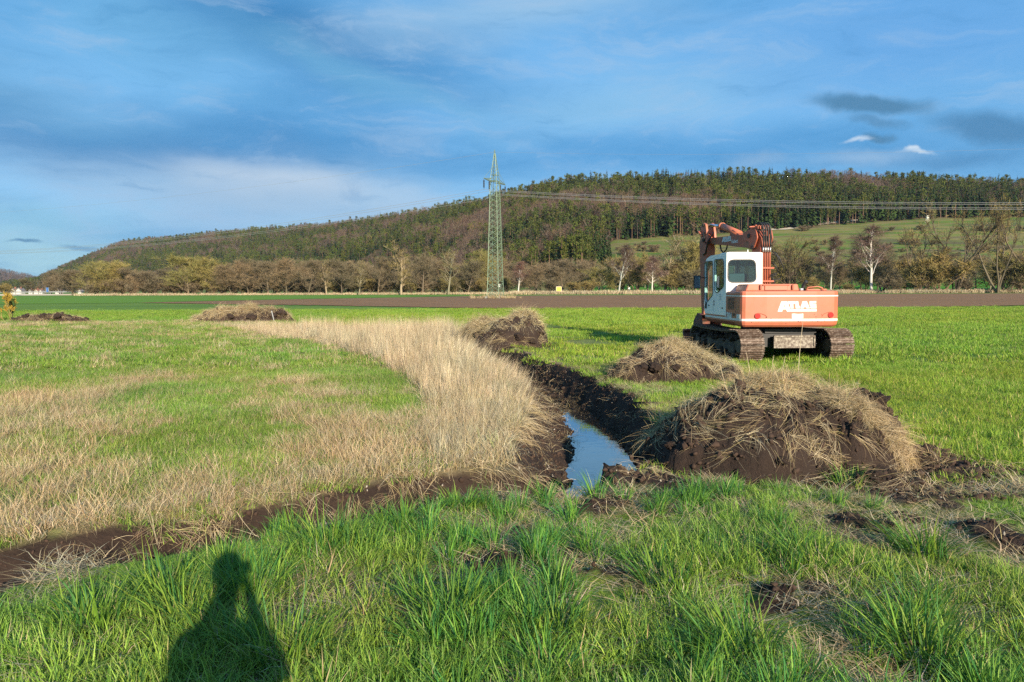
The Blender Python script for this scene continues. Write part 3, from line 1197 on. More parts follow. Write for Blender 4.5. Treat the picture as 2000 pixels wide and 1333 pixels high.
def clod_mesh(i, col=SOIL, sub=2):
    bm = bmesh.new()
    bmesh.ops.create_icosphere(bm, subdivisions=sub, radius=1.0)
    s = rng.integers(0, 9999)
    for v in bm.verts:
        n = float(fbm(v.co.x * 1.3 + s, v.co.y * 1.3 + v.co.z * 1.7, 3, 3))
        n2 = float(fbm(v.co.x * 4 + s, v.co.y * 4 + v.co.z * 5, 3, 7))
        v.co *= 1 + 0.6 * n + 0.34 * n2
        v.co *= 1 + rng.uniform(-0.13, 0.13) * (2 if sub < 3 else 0.5)
        v.co.z *= 0.7
    V = np.array([v.co[:] for v in bm.verts]); F = np.array([[q.index for q in f.verts] for f in bm.faces])
    bm.free()
    if sub < 3: V = V * rng.uniform(0.6, 1.35, 3)
    C = np.array(col)[None] * rng.uniform(0.75, 1.35, (len(V), 1))
    return V, F, C


P_CLOD = protos('soil_clod', 6, M_SOIL_I, lambda i: clod_mesh(i, SOIL, 1))


def jitter_pts(x0, x1, y0, y1, per_m2):
    n = int((x1 - x0) * (y1 - y0) * per_m2)
    return rng.uniform(x0, x1, n), rng.uniform(y0, y1, n)


def in_view(x, y, pad=120, ymax=1500):
    px, py = proj(x, y)
    return (px > -pad) & (px < 2000 + pad) & (y > 1.0) & (py < ymax)


def tintnoise(x, y, amp=0.22, hue=0.12, s=0, f=0.8):
    b = 1 + amp * fbm(x * f, y * f, 4, 200 + s) * 1.6
    g = hue * fbm(x * f * 0.6 + 9, y * f * 0.6, 3, 300 + s) * 1.6
    return np.stack([b * (1 + g), b, b * (1 - 0.4 * g)], -1)


def rot_z(n, tilt=0.12):
    return np.stack([rng.normal(0, tilt, n), rng.normal(0, tilt, n), rng.uniform(0, 2 * np.pi, n)], -1)


def put(name, protos_, x, y, size, tint, label, rot=None, zoff=0.0, z=None):
    n = len(x)
    zz = (ground_z(x, y) if z is None else z) + zoff
    P = np.stack([x, y, zz], -1)
    return scatter(name, protos_, P, rot_z(n) if rot is None else rot, size, rng.integers(0, len(protos_), n), tint, label)


def heap_mask(x, y, k=1.0):
    m = np.zeros(x.shape, bool)
    for cx, cy, rx, ry in HEAPS:
        m |= np.hypot((x - cx) / (rx * k), (y - cy) / (ry * k)) < 1
    return m


EX_C = np.array([6.58, 19.25])           # middle of the excavator


def under_machine(x, y, w=1.5, l=2.5):
    return (np.abs(x - EX_C[0]) < w) & (np.abs(y - EX_C[1]) < l)


def build_grass():
    # ---- foreground
    x, y = jitter_pts(-5.6, 6.4, 2.2, 7.6, 170)
    m = in_view(x, y) & (y < y_front(x) - 0.18 + 0.12 * fbm(x * 2, y * 2, 2, 8)) & ~heap_mask(x, y, 0.92)
    x, y = x[m], y[m]
    _, soil = relief(x, y)
    d = dryness(x, y)
    u = rng.uniform(0, 1, len(x))
    nd = y_front(x) - y
    g = (soil < 0.3) & (u > d * 0.62) & (rng.uniform(0, 1, len(x)) < np.interp(nd, [0.1, 0.6], [0.6, 1.0]))
    lush = 0.5 + 0.5 * fbm(x * 0.9, y * 0.9, 3, 91)
    size = 0.42 + 0.60 * lush ** 1.4 + rng.uniform(-0.12, 0.22, len(x))
    for qx, qy, qr in PATCHES:
        c_ = at(qx, qy)
        size *= 1 - 0.6 * np.exp(-(((x - c_.x) / (qr * 1.25 + 0.12)) ** 2 + ((y - c_.y + 0.22) / (qr * 1.25 + 0.34)) ** 2))
    near_edge = 1 - sstep(0.0, 1.2, y_front(x) - y)
    size *= np.where(x < 1.9, np.interp(nd, [0.3, 0.65, 0.95, 1.4], [0.24, 0.36, 0.72, 1.0]), np.interp(nd, [0, 0.7], [0.6, 1.0]))
    right = sstep(1.0, 3.0, x) * sstep(4.3, 5.6, y)
    size *= 1 - 0.35 * right
    put('foreground_grass', P_LUSH, x[g], y[g], size[g], tintnoise(x[g], y[g], 0.22, 0.16, 1, 1.2) * 1.18, 'lush green grass in the foreground')
    ring = np.zeros(len(x))
    for qx, qy, qr in PATCHES:
        c_ = at(qx, qy)
        ring = np.maximum(ring, np.exp(-(((x - c_.x) / (qr * 1.3 + 0.15)) ** 2 + ((y - c_.y) / (qr * 1.3 + 0.2)) ** 2)))
    t = (soil < 0.5) & (u < d * 0.8 + 0.07 + 0.4 * ring)
    put('dead_grass', P_MAT, x[t], y[t], rng.uniform(0.6, 1.2, t.sum()), tintnoise(x[t], y[t], 0.18, 0.06, 2), 'flattened dead grass between the green tufts', zoff=0.02)
    ts = fbm(x * 2.3, y * 2.3, 2, 95) + 0.5 * fbm(x * 0.8, y * 0.8, 2, 96)
    k = (soil < 0.15) & (ts > 0.18) & (y < y_front(x) - 0.35) & (rng.uniform(0, 1, len(x)) < 0.25) & (near_edge < 0.6)
    put('long_grass', P_TALL, x[k], y[k], rng.uniform(0.35, 0.8, k.sum()) * (1 - 0.3 * right[k]), tintnoise(x[k], y[k], 0.2, 0.14, 16, 1.4) * np.array([1.0, 1.1, 1.2]), 'clumps of long dark green grass in the foreground', np.stack([rng.normal(0.05, 0.15, k.sum()), rng.normal(-0.12, 0.15, k.sum()), rng.uniform(0, 6.28, k.sum())], -1))
    # ---- left meadow, near
    x, y = jitter_pts(-13, 1.6, 5.0, 17.0, 95)
    m = in_view(x, y) & (y > y_front(x) + 0.2) & (x < x_ditch(y) - 0.9)
    x, y = x[m], y[m]
    _, soil = relief(x, y)
    d = dryness(x, y)
    u = rng.uniform(0, 1, len(x))
    reed = in_poly(x, y, REEDS)
    t = (soil < 0.2) & (u < d * 0.9 + 0.12)
    sz0 = 1 - 0.4 * (1 - sstep(0.2, 0.8, y - y_front(x)))
    sz = (0.45 + 0.5 * d + rng.uniform(-0.18, 0.25, len(x))) * sz0
    put('dry_meadow_grass', P_DRY, x[t], y[t], sz[t], tintnoise(x[t], y[t], 0.15, 0.08, 3), 'bleached dry grass on the meadow beside the ditch')
    g = (soil < 0.4) & (u > d * 0.85) & (rng.uniform(0, 1, len(x)) < 0.75) & ~reed
    put('green_meadow_grass', P_SHORT, x[g], y[g], rng.uniform(0.7, 1.25, g.sum()), tintnoise(x[g], y[g], 0.2, 0.16, 4) * np.array([0.9, 0.95, 1.1]), 'green grass patches among the dry meadow grass')
    # ---- left meadow, far
    x, y = jitter_pts(-32, 1.5, 16.0, 41.5, 13)
    m = in_view(x, y) & (x < x_ditch(y) - 0.4) & ~heap_mask(x, y)
    x, y = x[m], y[m]
    _, soil = relief(x, y)
    d = dryness(x, y)
    u = rng.uniform(0, 1, len(x))
    t = (soil < 0.5) & (u < d + 0.1)
    put('far_dry_grass', P_DRYL, x[t], y[t], rng.uniform(0.6, 1.2, t.sum()), tintnoise(x[t], y[t], 0.15, 0.08, 5), 'patches of dry grass far out on the meadow')
    g = (soil < 0.4) & (u > d * 0.8) & (u < 0.85)
    put('far_green_grass', P_FIELD, x[g], y[g], rng.uniform(0.6, 1.0, g.sum()), tintnoise(x[g], y[g], 0.18, 0.16, 6) * np.array([0.85, 0.92, 1.0]), 'green grass far out on the meadow')
    # ---- right field, near
    x, y = jitter_pts(0.5, 14, 6.3, 17.0, 34)
    m = in_view(x, y) & (y > y_front(x) - 0.1) & (x > x_ditch(y) + 0.55) & ~heap_mask(x, y, 0.9)
    x, y = x[m], y[m]
    _, soil = relief(x, y)
    d = dryness(x, y)
    g = (soil < 0.45) & (rng.uniform(0, 1, len(x)) > d * 0.7)
    put('field_grass', P_SHORT, x[g], y[g], (0.9 + 0.5 * fbm(x * 0.7, y * 0.7, 3, 92) + rng.uniform(-0.1, 0.3, len(x)))[g], tintnoise(x[g], y[g], 0.16, 0.12, 7) * np.array([1.12, 1.12, 0.9]), 'short bright green grass round the digger')
    x, y = jitter_pts(0.5, 5, 6.3, 17.0, 70)
    m = in_view(x, y) & (y > y_front(x)) & (x > x_ditch(y) + 0.5) & ~heap_mask(x, y, 0.9)
    x, y = x[m], y[m]
    _, soil = relief(x, y)
    t = (soil < 0.7) & (rng.uniform(0, 1, len(x)) < dryness(x, y) * 0.7)
    put('bank_dry_grass', P_MAT, x[t], y[t], rng.uniform(0.6, 1.1, t.sum()), tintnoise(x[t], y[t], 0.15, 0.05, 8) * np.array([0.9, 1.0, 0.75]), 'yellowed cut grass on the bank between ditch and heaps', zoff=0.01)
    # ---- right field, far
    x, y = jitter_pts(-12, 52, 16.5, 66, 3.1)
    m = in_view(x, y) & (x > x_ditch(y) + 0.5) & ~heap_mask(x, y)
    x, y = x[m], y[m]
    _, soil = relief(x, y)
    d = dryness(x, y)
    g = (soil < 0.5) & (rng.uniform(0, 1, len(x)) > d * 0.5)
    put('far_field_grass', P_FIELD, x[g], y[g], rng.uniform(0.8, 1.15, g.sum()), tintnoise(x[g], y[g], 0.14, 0.12, 9, 0.4) * np.array([1.1, 1.1, 0.9]), 'short green grass of the wide field')
    x, y = jitter_pts(-46, -10, 41.2, 66, 2.0)
    m = in_view(x, y) & ~heap_mask(x, y)
    x, y = x[m], y[m]
    put('left_field_grass', P_FIELD, x, y, rng.uniform(0.8, 1.1, len(x)), tintnoise(x, y, 0.12, 0.10, 10, 0.4) * np.array([0.92, 1.0, 0.9]), 'short green grass of the field behind the far heaps')
    # ---- reeds
    x, y = jitter_pts(-9, 1.7, 7.2, 31, 34)
    m = (in_poly(x, y, REEDS)) & (polydist(x, y, DITCH, (D_WB,))[0] > np.interp(y, [7.5, 9.5, 11, 14, 20], [1.4, 1.25, 1.05, 0.9, 0.5]))
    x, y = x[m], y[m]
    keep = rng.uniform(0, 1, len(x)) < np.where(y < 15, 1.0, 0.75)
    x, y = x[keep], y[keep]
    n = len(x)
    dd, (w,) = polydist(x, y, DITCH, (D_WT,))
    sz = np.interp(y, [8, 12, 16, 22], [0.36, 0.42, 0.54, 0.72]) * rng.uniform(0.6, 1.35, n) * np.interp(dd, [0.6, 1.6], [0.75, 1.0])
    # stems near the cut lean over towards it
    ln = 0.75 * (1 - sstep(0.6, 1.9, dd))
    # lean towards +x: rotation about y, after a random turn -> use the spin only as a small offset
    rot = np.stack([rng.normal(0, 0.12, n), ln + rng.normal(0.04, 0.14, n), rng.uniform(-3.14, 3.14, n) * (ln < 0.1) + rng.normal(0, 0.5, n)], -1)
    rot[:, 2] = np.where(ln > 0.1, rng.normal(-0.25, 0.35, n), rot[:, 2])
    put('reeds', P_REED, x, y, sz, tintnoise(x, y, 0.26, 0.10, 11, 1.6) * rng.uniform(0.75, 1.2, (n, 1)), 'pale standing reeds along the left bank of the ditch', rot)
    x, y = jitter_pts(-18, -5, 24, 41, 16)
    m = in_poly(x, y, REEDS_S) & ~heap_mask(x, y)
    x, y = x[m], y[m]
    put('far_reeds', P_REED, x, y, rng.uniform(0.35, 0.6, len(x)), tintnoise(x, y, 0.12, 0.05, 12), 'low dry reeds running towards the far heap')
    # reeds hanging over the left bank and the trench
    x, y = jitter_pts(-6.5, 1.4, 5.4, 12, 60)
    dd, (w,) = polydist(x, y, TRENCH, (T_W,))
    d1, (w1,) = polydist(x, y, DITCH, (D_WT,))
    m = ((x > -0.1) & (x < 1.8) & (y > 6.45) & (y < 6.75) & (d1 > 0.6) & (rng.uniform(0, 1, len(x)) < 0.5)) | ((y > np.interp(x, _tx[:, 0], _tx[:, 1])) & (dd > w * 0.45) & (dd < w * 1.25) & (d1 > 0.5)) | ((d1 > 0.95) & (d1 < 1.3) & (x < x_ditch(y)) & (y > 8))
    m &= rng.uniform(0, 1, len(x)) < np.where(d1 < 1.2, 0.9, 0.5)
    x, y = x[m], y[m]
    n = len(x)
    rot = np.stack([rng.normal(0, 0.25, n), rng.uniform(0.1, 0.9, n), rng.normal(-1.2, 0.7, n)], -1)
    near_pool = polydist(x, y, DITCH, (D_WT,))[0] < 1.3
    rot[:, 2] = np.where(near_pool, rng.normal(-0.45, 0.4, n), rot[:, 2])
    put('hanging_straw', P_STRAW, x, y, rng.uniform(0.5, 1.0, n), tintnoise(x, y, 0.15, 0.06, 13), 'straw hanging over the cut edge of the ditch', rot, 0.02)
    # ---- crumbs of soil
    x, y = jitter_pts(-7, 5.5, 3.0, 23, 260)
    _, soil = relief(x, y)
    m = in_view(x, y) & (soil > 0.55)
    x, y = x[m], y[m]
    n = len(x)
    sz = 0.006 + 0.03 * rng.uniform(0, 1, n) ** 3
    put('soil_crumbs', P_CLOD, x, y, sz, np.clip(tintnoise(x, y, 0.3, 0.05, 14) * 1.2, 0, 3), 'crumbs and clods of dark soil in the cut', rng.uniform(0, 6.28, (n, 3)))
    k = rng.uniform(0, 1, n) < 0.045
    put('small_stones', P_CLOD, x[k], y[k], sz[k] * 0.45 + 0.005, np.tile(np.array([8.0, 11.0, 12.0]), (k.sum(), 1)), 'small pale stones in the dark soil', rng.uniform(0, 6.28, (k.sum(), 3)), 0.01)
    k = rng.uniform(0, 1, n) < 0.15
    rr = np.stack([rng.normal(0, 0.3, k.sum()), rng.normal(0, 0.3, k.sum()), rng.uniform(0, 6.28, k.sum())], -1)
    put('loose_straw', P_STRAWS, x[k], y[k], rng.uniform(0.3, 0.9, k.sum()), tintnoise(x[k], y[k], 0.15, 0.05, 15), 'loose straw lying in the dark cut', rr, 0.02)


build_grass()


# a few tussocks that stand out of the foreground
TUSS = [
    (430, 1120, 0.26, 'loose tussock with the head of the shadow on it below the trench', 0),
    (360, 1225, 0.32, 'wide dark tussock in the shadow at the lower left', 0),
    (455, 1262, 0.34, 'tall tussock in the middle of the shadow near the bottom edge', 0),
    (180, 1230, 0.30, 'bright green tussock left of the shadow', 0),
    (1080, 1240, 0.28, 'low spreading tussock in the bottom centre', 0.1),
    (1450, 1290, 0.34, 'leaning pale tussock at the bottom edge right of the centre', 0.4),
    (640, 1085, 0.40, 'dense upright tussock of deep green grass at the near edge of the trench, centre left', 0),
    (500, 1175, 0.36, 'dark blue green tussock half in shade left of the largest bare soil patch', 0),
    (320, 1170, 0.30, 'narrow bright green tussock in the left foreground under the trench', 0),
    (880, 1230, 0.38, 'broad fanned tussock with straw at its foot below the round soil patch', 0),
    (560, 1290, 0.34, 'dark green tussock at the bottom edge beside the photographer shadow', 0),
    (1300, 1150, 0.30, 'spreading blue green tussock right of the small soil patches', 0.3),
    (1580, 1110, 0.34, 'long leaning pale green tussock below the largest straw heap', 0.5),
    (1800, 1090, 0.34, 'dense windswept tussock in the right foreground', 0.5),
    (1800, 1300, 0.42, 'large arching blue green tussock in the bottom right corner', 0.3),
    (900, 1000, 0.22, 'small bright tussock on the lip of the trench below the reeds', 0),
    (1660, 955, 0.24, 'small green tuft growing out of the foot of the largest heap', 0),
]


def build_tussocks():
    for px, py, h, label, lean in TUSS:
        p = at(px, py)
        z = float(ground_z(p.x, p.y))
        o = thing('grass_tussock', label, 'grass tussock', (p.x, p.y, z), 0, 'grass tussocks in the foreground')
        v, f, c = blades(190, 0.15, (h * 0.5, h * 1.15), (0.006, 0.012), (0.0, 0.75), (0.25, 1.3), [(G1, 4), (GB, 4), (G2, 3), (G3, 1), (YG, .3)], 5, 0.75)
        v[:, 0] -= lean * np.clip(v[:, 2], 0, 1) * 0.8
        link('leaf_blades', mesh_np('leaf_blades', v, f, [M_LEAF], c), o)
        v, f, c = blades(70, 0.2, (0.1, 0.26), (0.003, 0.007), (0.8, 1.45), (0.0, 0.5), PAL_DRY, 3, 0.6, curl=0.2)
        link('dead_blades', mesh_np('dead_blades', v, f, [M_LEAF], c), o)


build_tussocks()


# ------------------------------------------------------------------ heaps of dug out turf and soil
def lobes_h(x, y, lobes):
    h = np.full(np.shape(x), -0.12)
    for cx, cy, rx, ry, hh, pw in lobes:
        q = np.clip(1 - ((x - cx) / rx) ** 2 - ((y - cy) / ry) ** 2, 0, 1)
        h = np.maximum(h, hh * q ** pw - 0.05 * (q <= 0))
    return h


def heap(name, label, lobes, strawmask, n_straw, straw_size, step, rough=1.0, reedtop=0, clods=(), down=0.6, crumb=300):
    cx = sum(l[0] for l in lobes) / len(lobes); cy = sum(l[1] for l in lobes) / len(lobes)
    x0 = min(l[0] - l[2] for l in lobes); x1 = max(l[0] + l[2] for l in lobes)
    y0 = min(l[1] - l[3] for l in lobes); y1 = max(l[1] + l[3] for l in lobes)
    root = thing(name, label, 'heap', (cx, cy, 0), 0)

    def hf(x, y):
        wx = x + 0.10 * fbm(x * 2.3, y * 2.3, 3, 401) * rough
        wy = y + 0.10 * fbm(x * 2.3, y * 2.3, 3, 402) * rough
        h = lobes_h(wx, wy, lobes)
        k = sstep(-0.02, 0.15, h)
        r = 1 - np.abs(fbm(x * 2.1 / rough, y * 2.1 / rough, 3, 403))
        va, ed = cells(x * 3.2 + 0.8 * fbm(x * 2, y * 2, 2, 91), y * 3.2 + 0.8 * fbm(x * 2, y * 2, 2, 92), 3)
        vb, ed2 = cells(x * 9 + fbm(x * 5, y * 5, 2, 93), y * 9 + fbm(x * 5, y * 5, 2, 94), 5)
        h = h + k * (0.085 * (va - 0.5) - 0.075 * (1 - sstep(0.0, 0.13, ed)) + 0.035 * (vb - 0.5) - 0.02 * (1 - sstep(0, 0.2, ed2)))
        h = h + k * rough * (0.13 * (r - 0.75) + 0.11 * fbm(x * 5, y * 5, 5, 404, 0.68) + 0.035 * fbm(x * 20, y * 20, 3, 405))
        return h
    gx = np.arange(x0 - 0.1, x1 + 0.1, step); gy = np.arange(y0 - 0.1, y1 + 0.1, step)
    X, Y = np.meshgrid(gx, gy)
    Z = hf(X, Y)
    V = np.stack([X - cx, Y - cy, Z], -1).reshape(-1, 3)
    ny, nx = X.shape
    i = np.arange(nx * ny).reshape(ny, nx)
    F = np.stack([i[:-1, :-1], i[:-1, 1:], i[1:, 1:], i[1:, :-1]], -1).reshape(-1, 4)
    F = F[(V[F][:, :, 2] > -0.11).any(1)]
    link('soil_mound', mesh_np('soil_mound', V, F, [M_SOIL], smooth=False), root)
    # straw lies along the slope
    n = n_straw * 4
    x, y = rng.uniform(x0, x1, n), rng.uniform(y0, y1, n)
    z = hf(x, y)
    e = 0.05
    gxx = (hf(x + e, y) - hf(x - e, y)) / (2 * e); gyy = (hf(x, y + e) - hf(x, y - e)) / (2 * e)
    m = (z > 0.01) & (strawmask(x, y, z) > rng.uniform(0, 1, n))
    ids = np.nonzero(m)[0][:n_straw]
    rots = []
    for k in ids:
        nrm = Vector((-gxx[k], -gyy[k], 1)).normalized()
        dd = Vector((-gxx[k], -gyy[k], 0))
        if dd.length < 1e-3: dd = Vector((1, 0, 0))
        dd.normalize()
        a = rng.normal(0, 1.0) if rng.uniform() < down else rng.uniform(0, 6.28)
        dd = Vector((dd.x * math.cos(a) - dd.y * math.sin(a), dd.x * math.sin(a) + dd.y * math.cos(a), 0))
        xa = (dd - nrm * dd.dot(nrm)).normalized()
        xa = (xa + nrm * rng.normal(0.03, 0.12)).normalized()
        ya = nrm.cross(xa).normalized(); za = xa.cross(ya)
        rots.append(Matrix((xa, ya, za)).transposed().to_euler()[:])
    P = np.stack([x[ids] - cx, y[ids] - cy, z[ids] + rng.uniform(0.0, 0.03, len(ids))], -1)
    scatter('straw', P_STRAW, P, np.array(rots), straw_size * rng.uniform(0.7, 1.25, len(ids)), rng.integers(0, 8, len(ids)), tintnoise(x[ids], y[ids], 0.2, 0.06, 20), None, root)
    if reedtop:
        k = ids[np.argsort(-z[ids] + rng.uniform(0, 0.25, len(ids)))][:reedtop]
        P = np.stack([x[k] - cx, y[k] - cy, z[k]], -1)
        scatter('upright_stalks', P_DRY, P, rot_z(len(k), 0.4), straw_size * rng.uniform(0.7, 1.3, len(k)), rng.integers(0, 8, len(k)), tintnoise(x[k], y[k], 0.1, 0.05, 21), None, root)
    # crumbs
    x, y = rng.uniform(x0 - 0.15, x1 + 0.15, crumb), rng.uniform(y0 - 0.15, y1 + 0.15, crumb)
    z = np.maximum(hf(x, y), 0)
    P = np.stack([x - cx, y - cy, z], -1)
    sz = step * (0.25 + 1.5 * rng.uniform(0, 1, crumb) ** 3)
    scatter('crumbs', P_CLOD, P, rng.uniform(0, 6.28, (crumb, 3)), sz, rng.integers(0, 6, crumb), np.tile(np.array([1.2] * 3), (crumb, 1)), None, root)
    for (qx, qy, s) in clods:
        v, f, c = clod_mesh(0, SOIL, 4)
        zc = float(hf(np.array([qx]), np.array([qy]))[0])
        v = v * np.array([s, s * 0.8, s * 0.85])
        v += 0.12 * s * np.stack([fbm(v[:, 0] * 9 / s * .2, v[:, 1] * 3, 3, k) for k in (1, 2, 3)], -1)
        o = link('clod', mesh_np('clod', v, f, [M_SOIL], smooth=False), root)
        o.location = (qx - cx, qy - cy, max(zc, 0) + s * 0.05)
        o.rotation_euler = (0, 0, rng.uniform(0, 6))
    return root, hf


L1 = [(2.35, 7.30, 0.92, 0.78, 0.73, 0.50), (3.12, 7.45, 0.78, 0.76, 0.64, 0.55), (3.70, 7.75, 0.42, 0.40, 0.60, 0.45), (4.05, 7.45, 0.5, 0.38, 0.14, 0.6),
      (3.20, 6.42, 0.50, 0.22, 0.13, 0.6), (1.80, 7.55, 0.42, 0.55, 0.36, 0.55), (4.25, 7.0, 0.45, 0.25, 0.05, 0.6), (2.75, 7.75, 0.85, 0.5, 0.74, 0.5)]


def mask1(x, y, z):
    n = 0.35 * fbm(x * 2.4, y * 2.4, 3, 501)
    s = (y - 7.42) * 2.0 + np.clip(x - 2.9, -0.15, 1) * 1.7 + n + (z - 0.55) * 0.5
    chunk = np.hypot(x - 3.75, y - 7.75) < 0.40
    low = (x > 3.1) & (y < 6.6)
    return np.clip(0.045 + (1.3 * sstep(0.0, 0.22, s) * (~chunk) * (~low) * (1 - 0.6 * (x < 2.0))) * (x < 3.9), 0, 1)


root1, hf1 = heap('turf_heap', 'largest heap of dug up soil and straw, nearest to the camera, beside the ditch pool', L1, mask1, 2300, 0.66, 0.026, 1.0, 150,
                  [(3.62, 7.45, 0.11), (3.80, 7.65, 0.10), (3.7, 7.9, 0.11), (3.95, 7.2, 0.08), (3.45, 6.42, 0.09), (3.15, 6.35, 0.08), (2.05, 6.55, 0.07), (2.4, 6.5, 0.06), (1.55, 7.1, 0.07)], crumb=5000)
heap('turf_heap', 'low rounded heap capped with straw between the ditch and the digger', [(3.05, 14.75, 0.85, 0.8, 0.64, 0.5), (2.45, 14.5, 0.55, 0.6, 0.38, 0.6), (3.65, 14.7, 0.62, 0.6, 0.48, 0.55), (4.1, 14.4, 0.35, 0.4, 0.25, 0.6)],
     lambda x, y, z: np.clip(0.10 + 1.2 * sstep(0.0, 0.3, (y - 14.75) * 1.2 + (z - 0.4) * 1.2 + (x - 3.0) * 0.55 + 0.3 * fbm(x * 2.2, y * 2.2, 3, 502)), 0, 1), 1200, 0.8, 0.03, 1.0, 60,
     [(2.75, 14.1, 0.14), (3.1, 14.0, 0.13), (2.5, 14.1, 0.1)], crumb=500)
heap('turf_heap', 'tall two part heap of brown soil capped with straw at the head of the ditch', [(0.05, 22.8, 0.95, 0.9, 0.86, 0.5), (-0.85, 23.6, 0.75, 0.7, 0.78, 0.5), (0.3, 23.3, 0.8, 0.8, 0.96, 0.45), (-0.3, 22.4, 0.9, 0.6, 0.55, 0.6)],
     lambda x, y, z: np.clip(0.08 + 1.2 * sstep(0.0, 0.35, (y - 22.95) * 0.9 - (x + 0.1) * 0.25 + (z - 0.7) * 1.2 + 0.4 * fbm(x * 2, y * 2, 3, 503)), 0, 1), 1100, 1.0, 0.05, 1.0, 90,
     [(-0.4, 22.1, 0.16), (0.2, 22.0, 0.18), (0.8, 22.5, 0.15), (0.6, 22.1, 0.12), (-0.1, 21.8, 0.12)], crumb=500)
heap('turf_heap', 'long low heap of clods and straw far out at the end of the reeds', [(-15.8, 41, 1.5, 0.8, 0.75, 0.5), (-14.6, 41, 1.2, 0.8, 0.85, 0.5), (-13.3, 41, 1.2, 0.7, 0.72, 0.5), (-16.8, 40.8, 0.8, 0.6, 0.35, 0.5)],
     lambda x, y, z: np.clip(0.3 + 0.9 * sstep(0.0, 0.35, (z - 0.55) * 1.2 - (x + 14.5) * 0.2 + 0.5 * fbm(x * 1.6, y * 1.6, 3, 504)), 0, 1), 900, 1.1, 0.07, 1.6, 90, [(-13.0, 40.5, 0.3), (-12.6, 40.6, 0.25), (-14.2, 40.3, 0.3), (-15.3, 40.3, 0.28)], crumb=500)
heap('turf_heap', 'farthest low heap of dark clods beside the yellow bush', [(-26.4, 41, 1.4, 0.6, 0.38, 0.55), (-25.0, 41, 1.3, 0.7, 0.46, 0.5), (-24.0, 40.9, 0.8, 0.5, 0.28, 0.5)],
     lambda x, y, z: np.clip(0.12 + 0.6 * sstep(0.1, 0.4, fbm(x * 1.3, y * 1.3, 3, 505)), 0, 1), 240, 1.1, 0.07, 1.5, 0, [(-25.6, 40.6, 0.25), (-24.8, 40.5, 0.25), (-26.6, 40.6, 0.2), (-24.2, 40.6, 0.2)], crumb=500)

# white marker stake leaning on the far heap
mb = MB(); mb.box((0, 0, 0.32), (0.05, 0.04, 0.66), None, 0.008)
st = mb.make('marker_stake', simple('painted_wood', (0.30, 0.30, 0.29), 0.6))
st.location = (-12.85, 40.15, 0.02); st.rotation_euler = (0, -0.22, 0)
tag(st, 'pale leaning stake in front of the far heap of clods', 'stake')

# tall single stems rising behind the largest heap
mb = MB()
for (px, py, h, lx) in ((1562, 738, 0.62, 0.02), (1470, 765, 0.42, -0.2), (1428, 775, 0.36, -0.3), (1500, 760, 0.36, 0.1), (1530, 750, 0.3, 0.05)):
    p = at_y(px, py, 7.9)
    v = [(p.x + lx * t * h + 0.02 * math.sin(3 * t + px), p.y, p.z - 0.15 + t * (h + 0.15)) for t in np.linspace(0, 1, 5)]
    mb.tube(v, [0.0045, 0.004, 0.0035, 0.003, 0.002], 4)
st = mb.make('reed_stems', simple('reed_stem', (0.5, 0.4, 0.26), 0.7), None)
tag(st, None, None, None, None)
st.parent = root1
st.matrix_parent_inverse = Matrix.Translation(root1.location).inverted()
# ------------------------------------------------------------------ trees
def tree_mat(name):
    m, nt, b, _ = mat_new(name)
    a = nt.nodes.new('ShaderNodeAttribute'); a.attribute_name = 'col'
    oi = nt.nodes.new('ShaderNodeObjectInfo')
    r = mramp(nt, oi.outputs['Random'], [(0.0, (0.78, 0.84, 0.8)), (0.5, (1.0, 1.0, 1.0)), (1.0, (1.25, 1.14, 1.05))])
    c = mmix(nt, a.outputs['Color'], r, 1.0, 'MULTIPLY')
    nt.links.new(c, b.inputs['Base Color'])
    b.inputs['Roughness'].default_value = 0.85
    b.inputs['Specular IOR Level'].default_value = 0.1
    return m


M_TREEO = tree_mat('tree_bark_and_leaf')


class TM:
    """tree mesh of tubes and slivers, quads, numpy friendly"""
    def __init__(s):
        s.V, s.F, s.C = [], [], []

    def tube(s, pts, r0, r1, col, n=4):
        b = len(s.V)
        k = len(pts)
        for i, p in enumerate(pts):
            d = (pts[min(i + 1, k - 1)] - pts[max(i - 1, 0)])
            u = d.cross(Vector((0.3, 0.2, 1))); u = u.normalized() if u.length > 1e-6 else Vector((1, 0, 0))
            w = d.cross(u); w = w.normalized() if w.length > 1e-6 else Vector((0, 1, 0))
            r = r0 + (r1 - r0) * i / (k - 1)
            for j in range(n):
                a = 2 * math.pi * j / n
                s.V.append(p + u * (math.cos(a) * r) + w * (math.sin(a) * r)); s.C.append(col)
        for i in range(k - 1):
            for j in range(n):
                s.F.append((b + i * n + j, b + i * n + (j + 1) % n, b + (i + 1) * n + (j + 1) % n, b + (i + 1) * n + j))

    def sliver(s, p, d, L, w, col, droop=0.0):
        b = len(s.V)
        u = d.cross(Vector((random.uniform(-1, 1), random.uniform(-1, 1), random.uniform(-1, 1))))
        u = u.normalized() * w if u.length > 1e-6 else Vector((w, 0, 0))
        m = p + d * (L * 0.5) + Vector((0, 0, droop * L * 0.15))
        e = p + d * L - Vector((0, 0, droop * L * 0.5))
        s.V += [p - u, p + u, m + u * 0.8, m - u * 0.8, e + u * 0.2, e - u * 0.2]
        s.C += [col] * 6
        s.F += [(b, b + 1, b + 2, b + 3), (b + 3, b + 2, b + 4, b + 5)]

    def np(s):
        return np.array([v[:] for v in s.V]), np.array(s.F), np.array(s.C)

    def mesh(s, name, mat):
        v, f, c = s.np()
        return mesh_np(name, v, f, [mat], c)


def rvec():
    v = Vector((random.gauss(0, 1), random.gauss(0, 1), random.gauss(0, 1)))
    return v.normalized()


def vary(c, a=0.15):
    k = random.uniform(1 - a, 1 + a)
    return tuple(x * k * random.uniform(0.96, 1.04) for x in c)


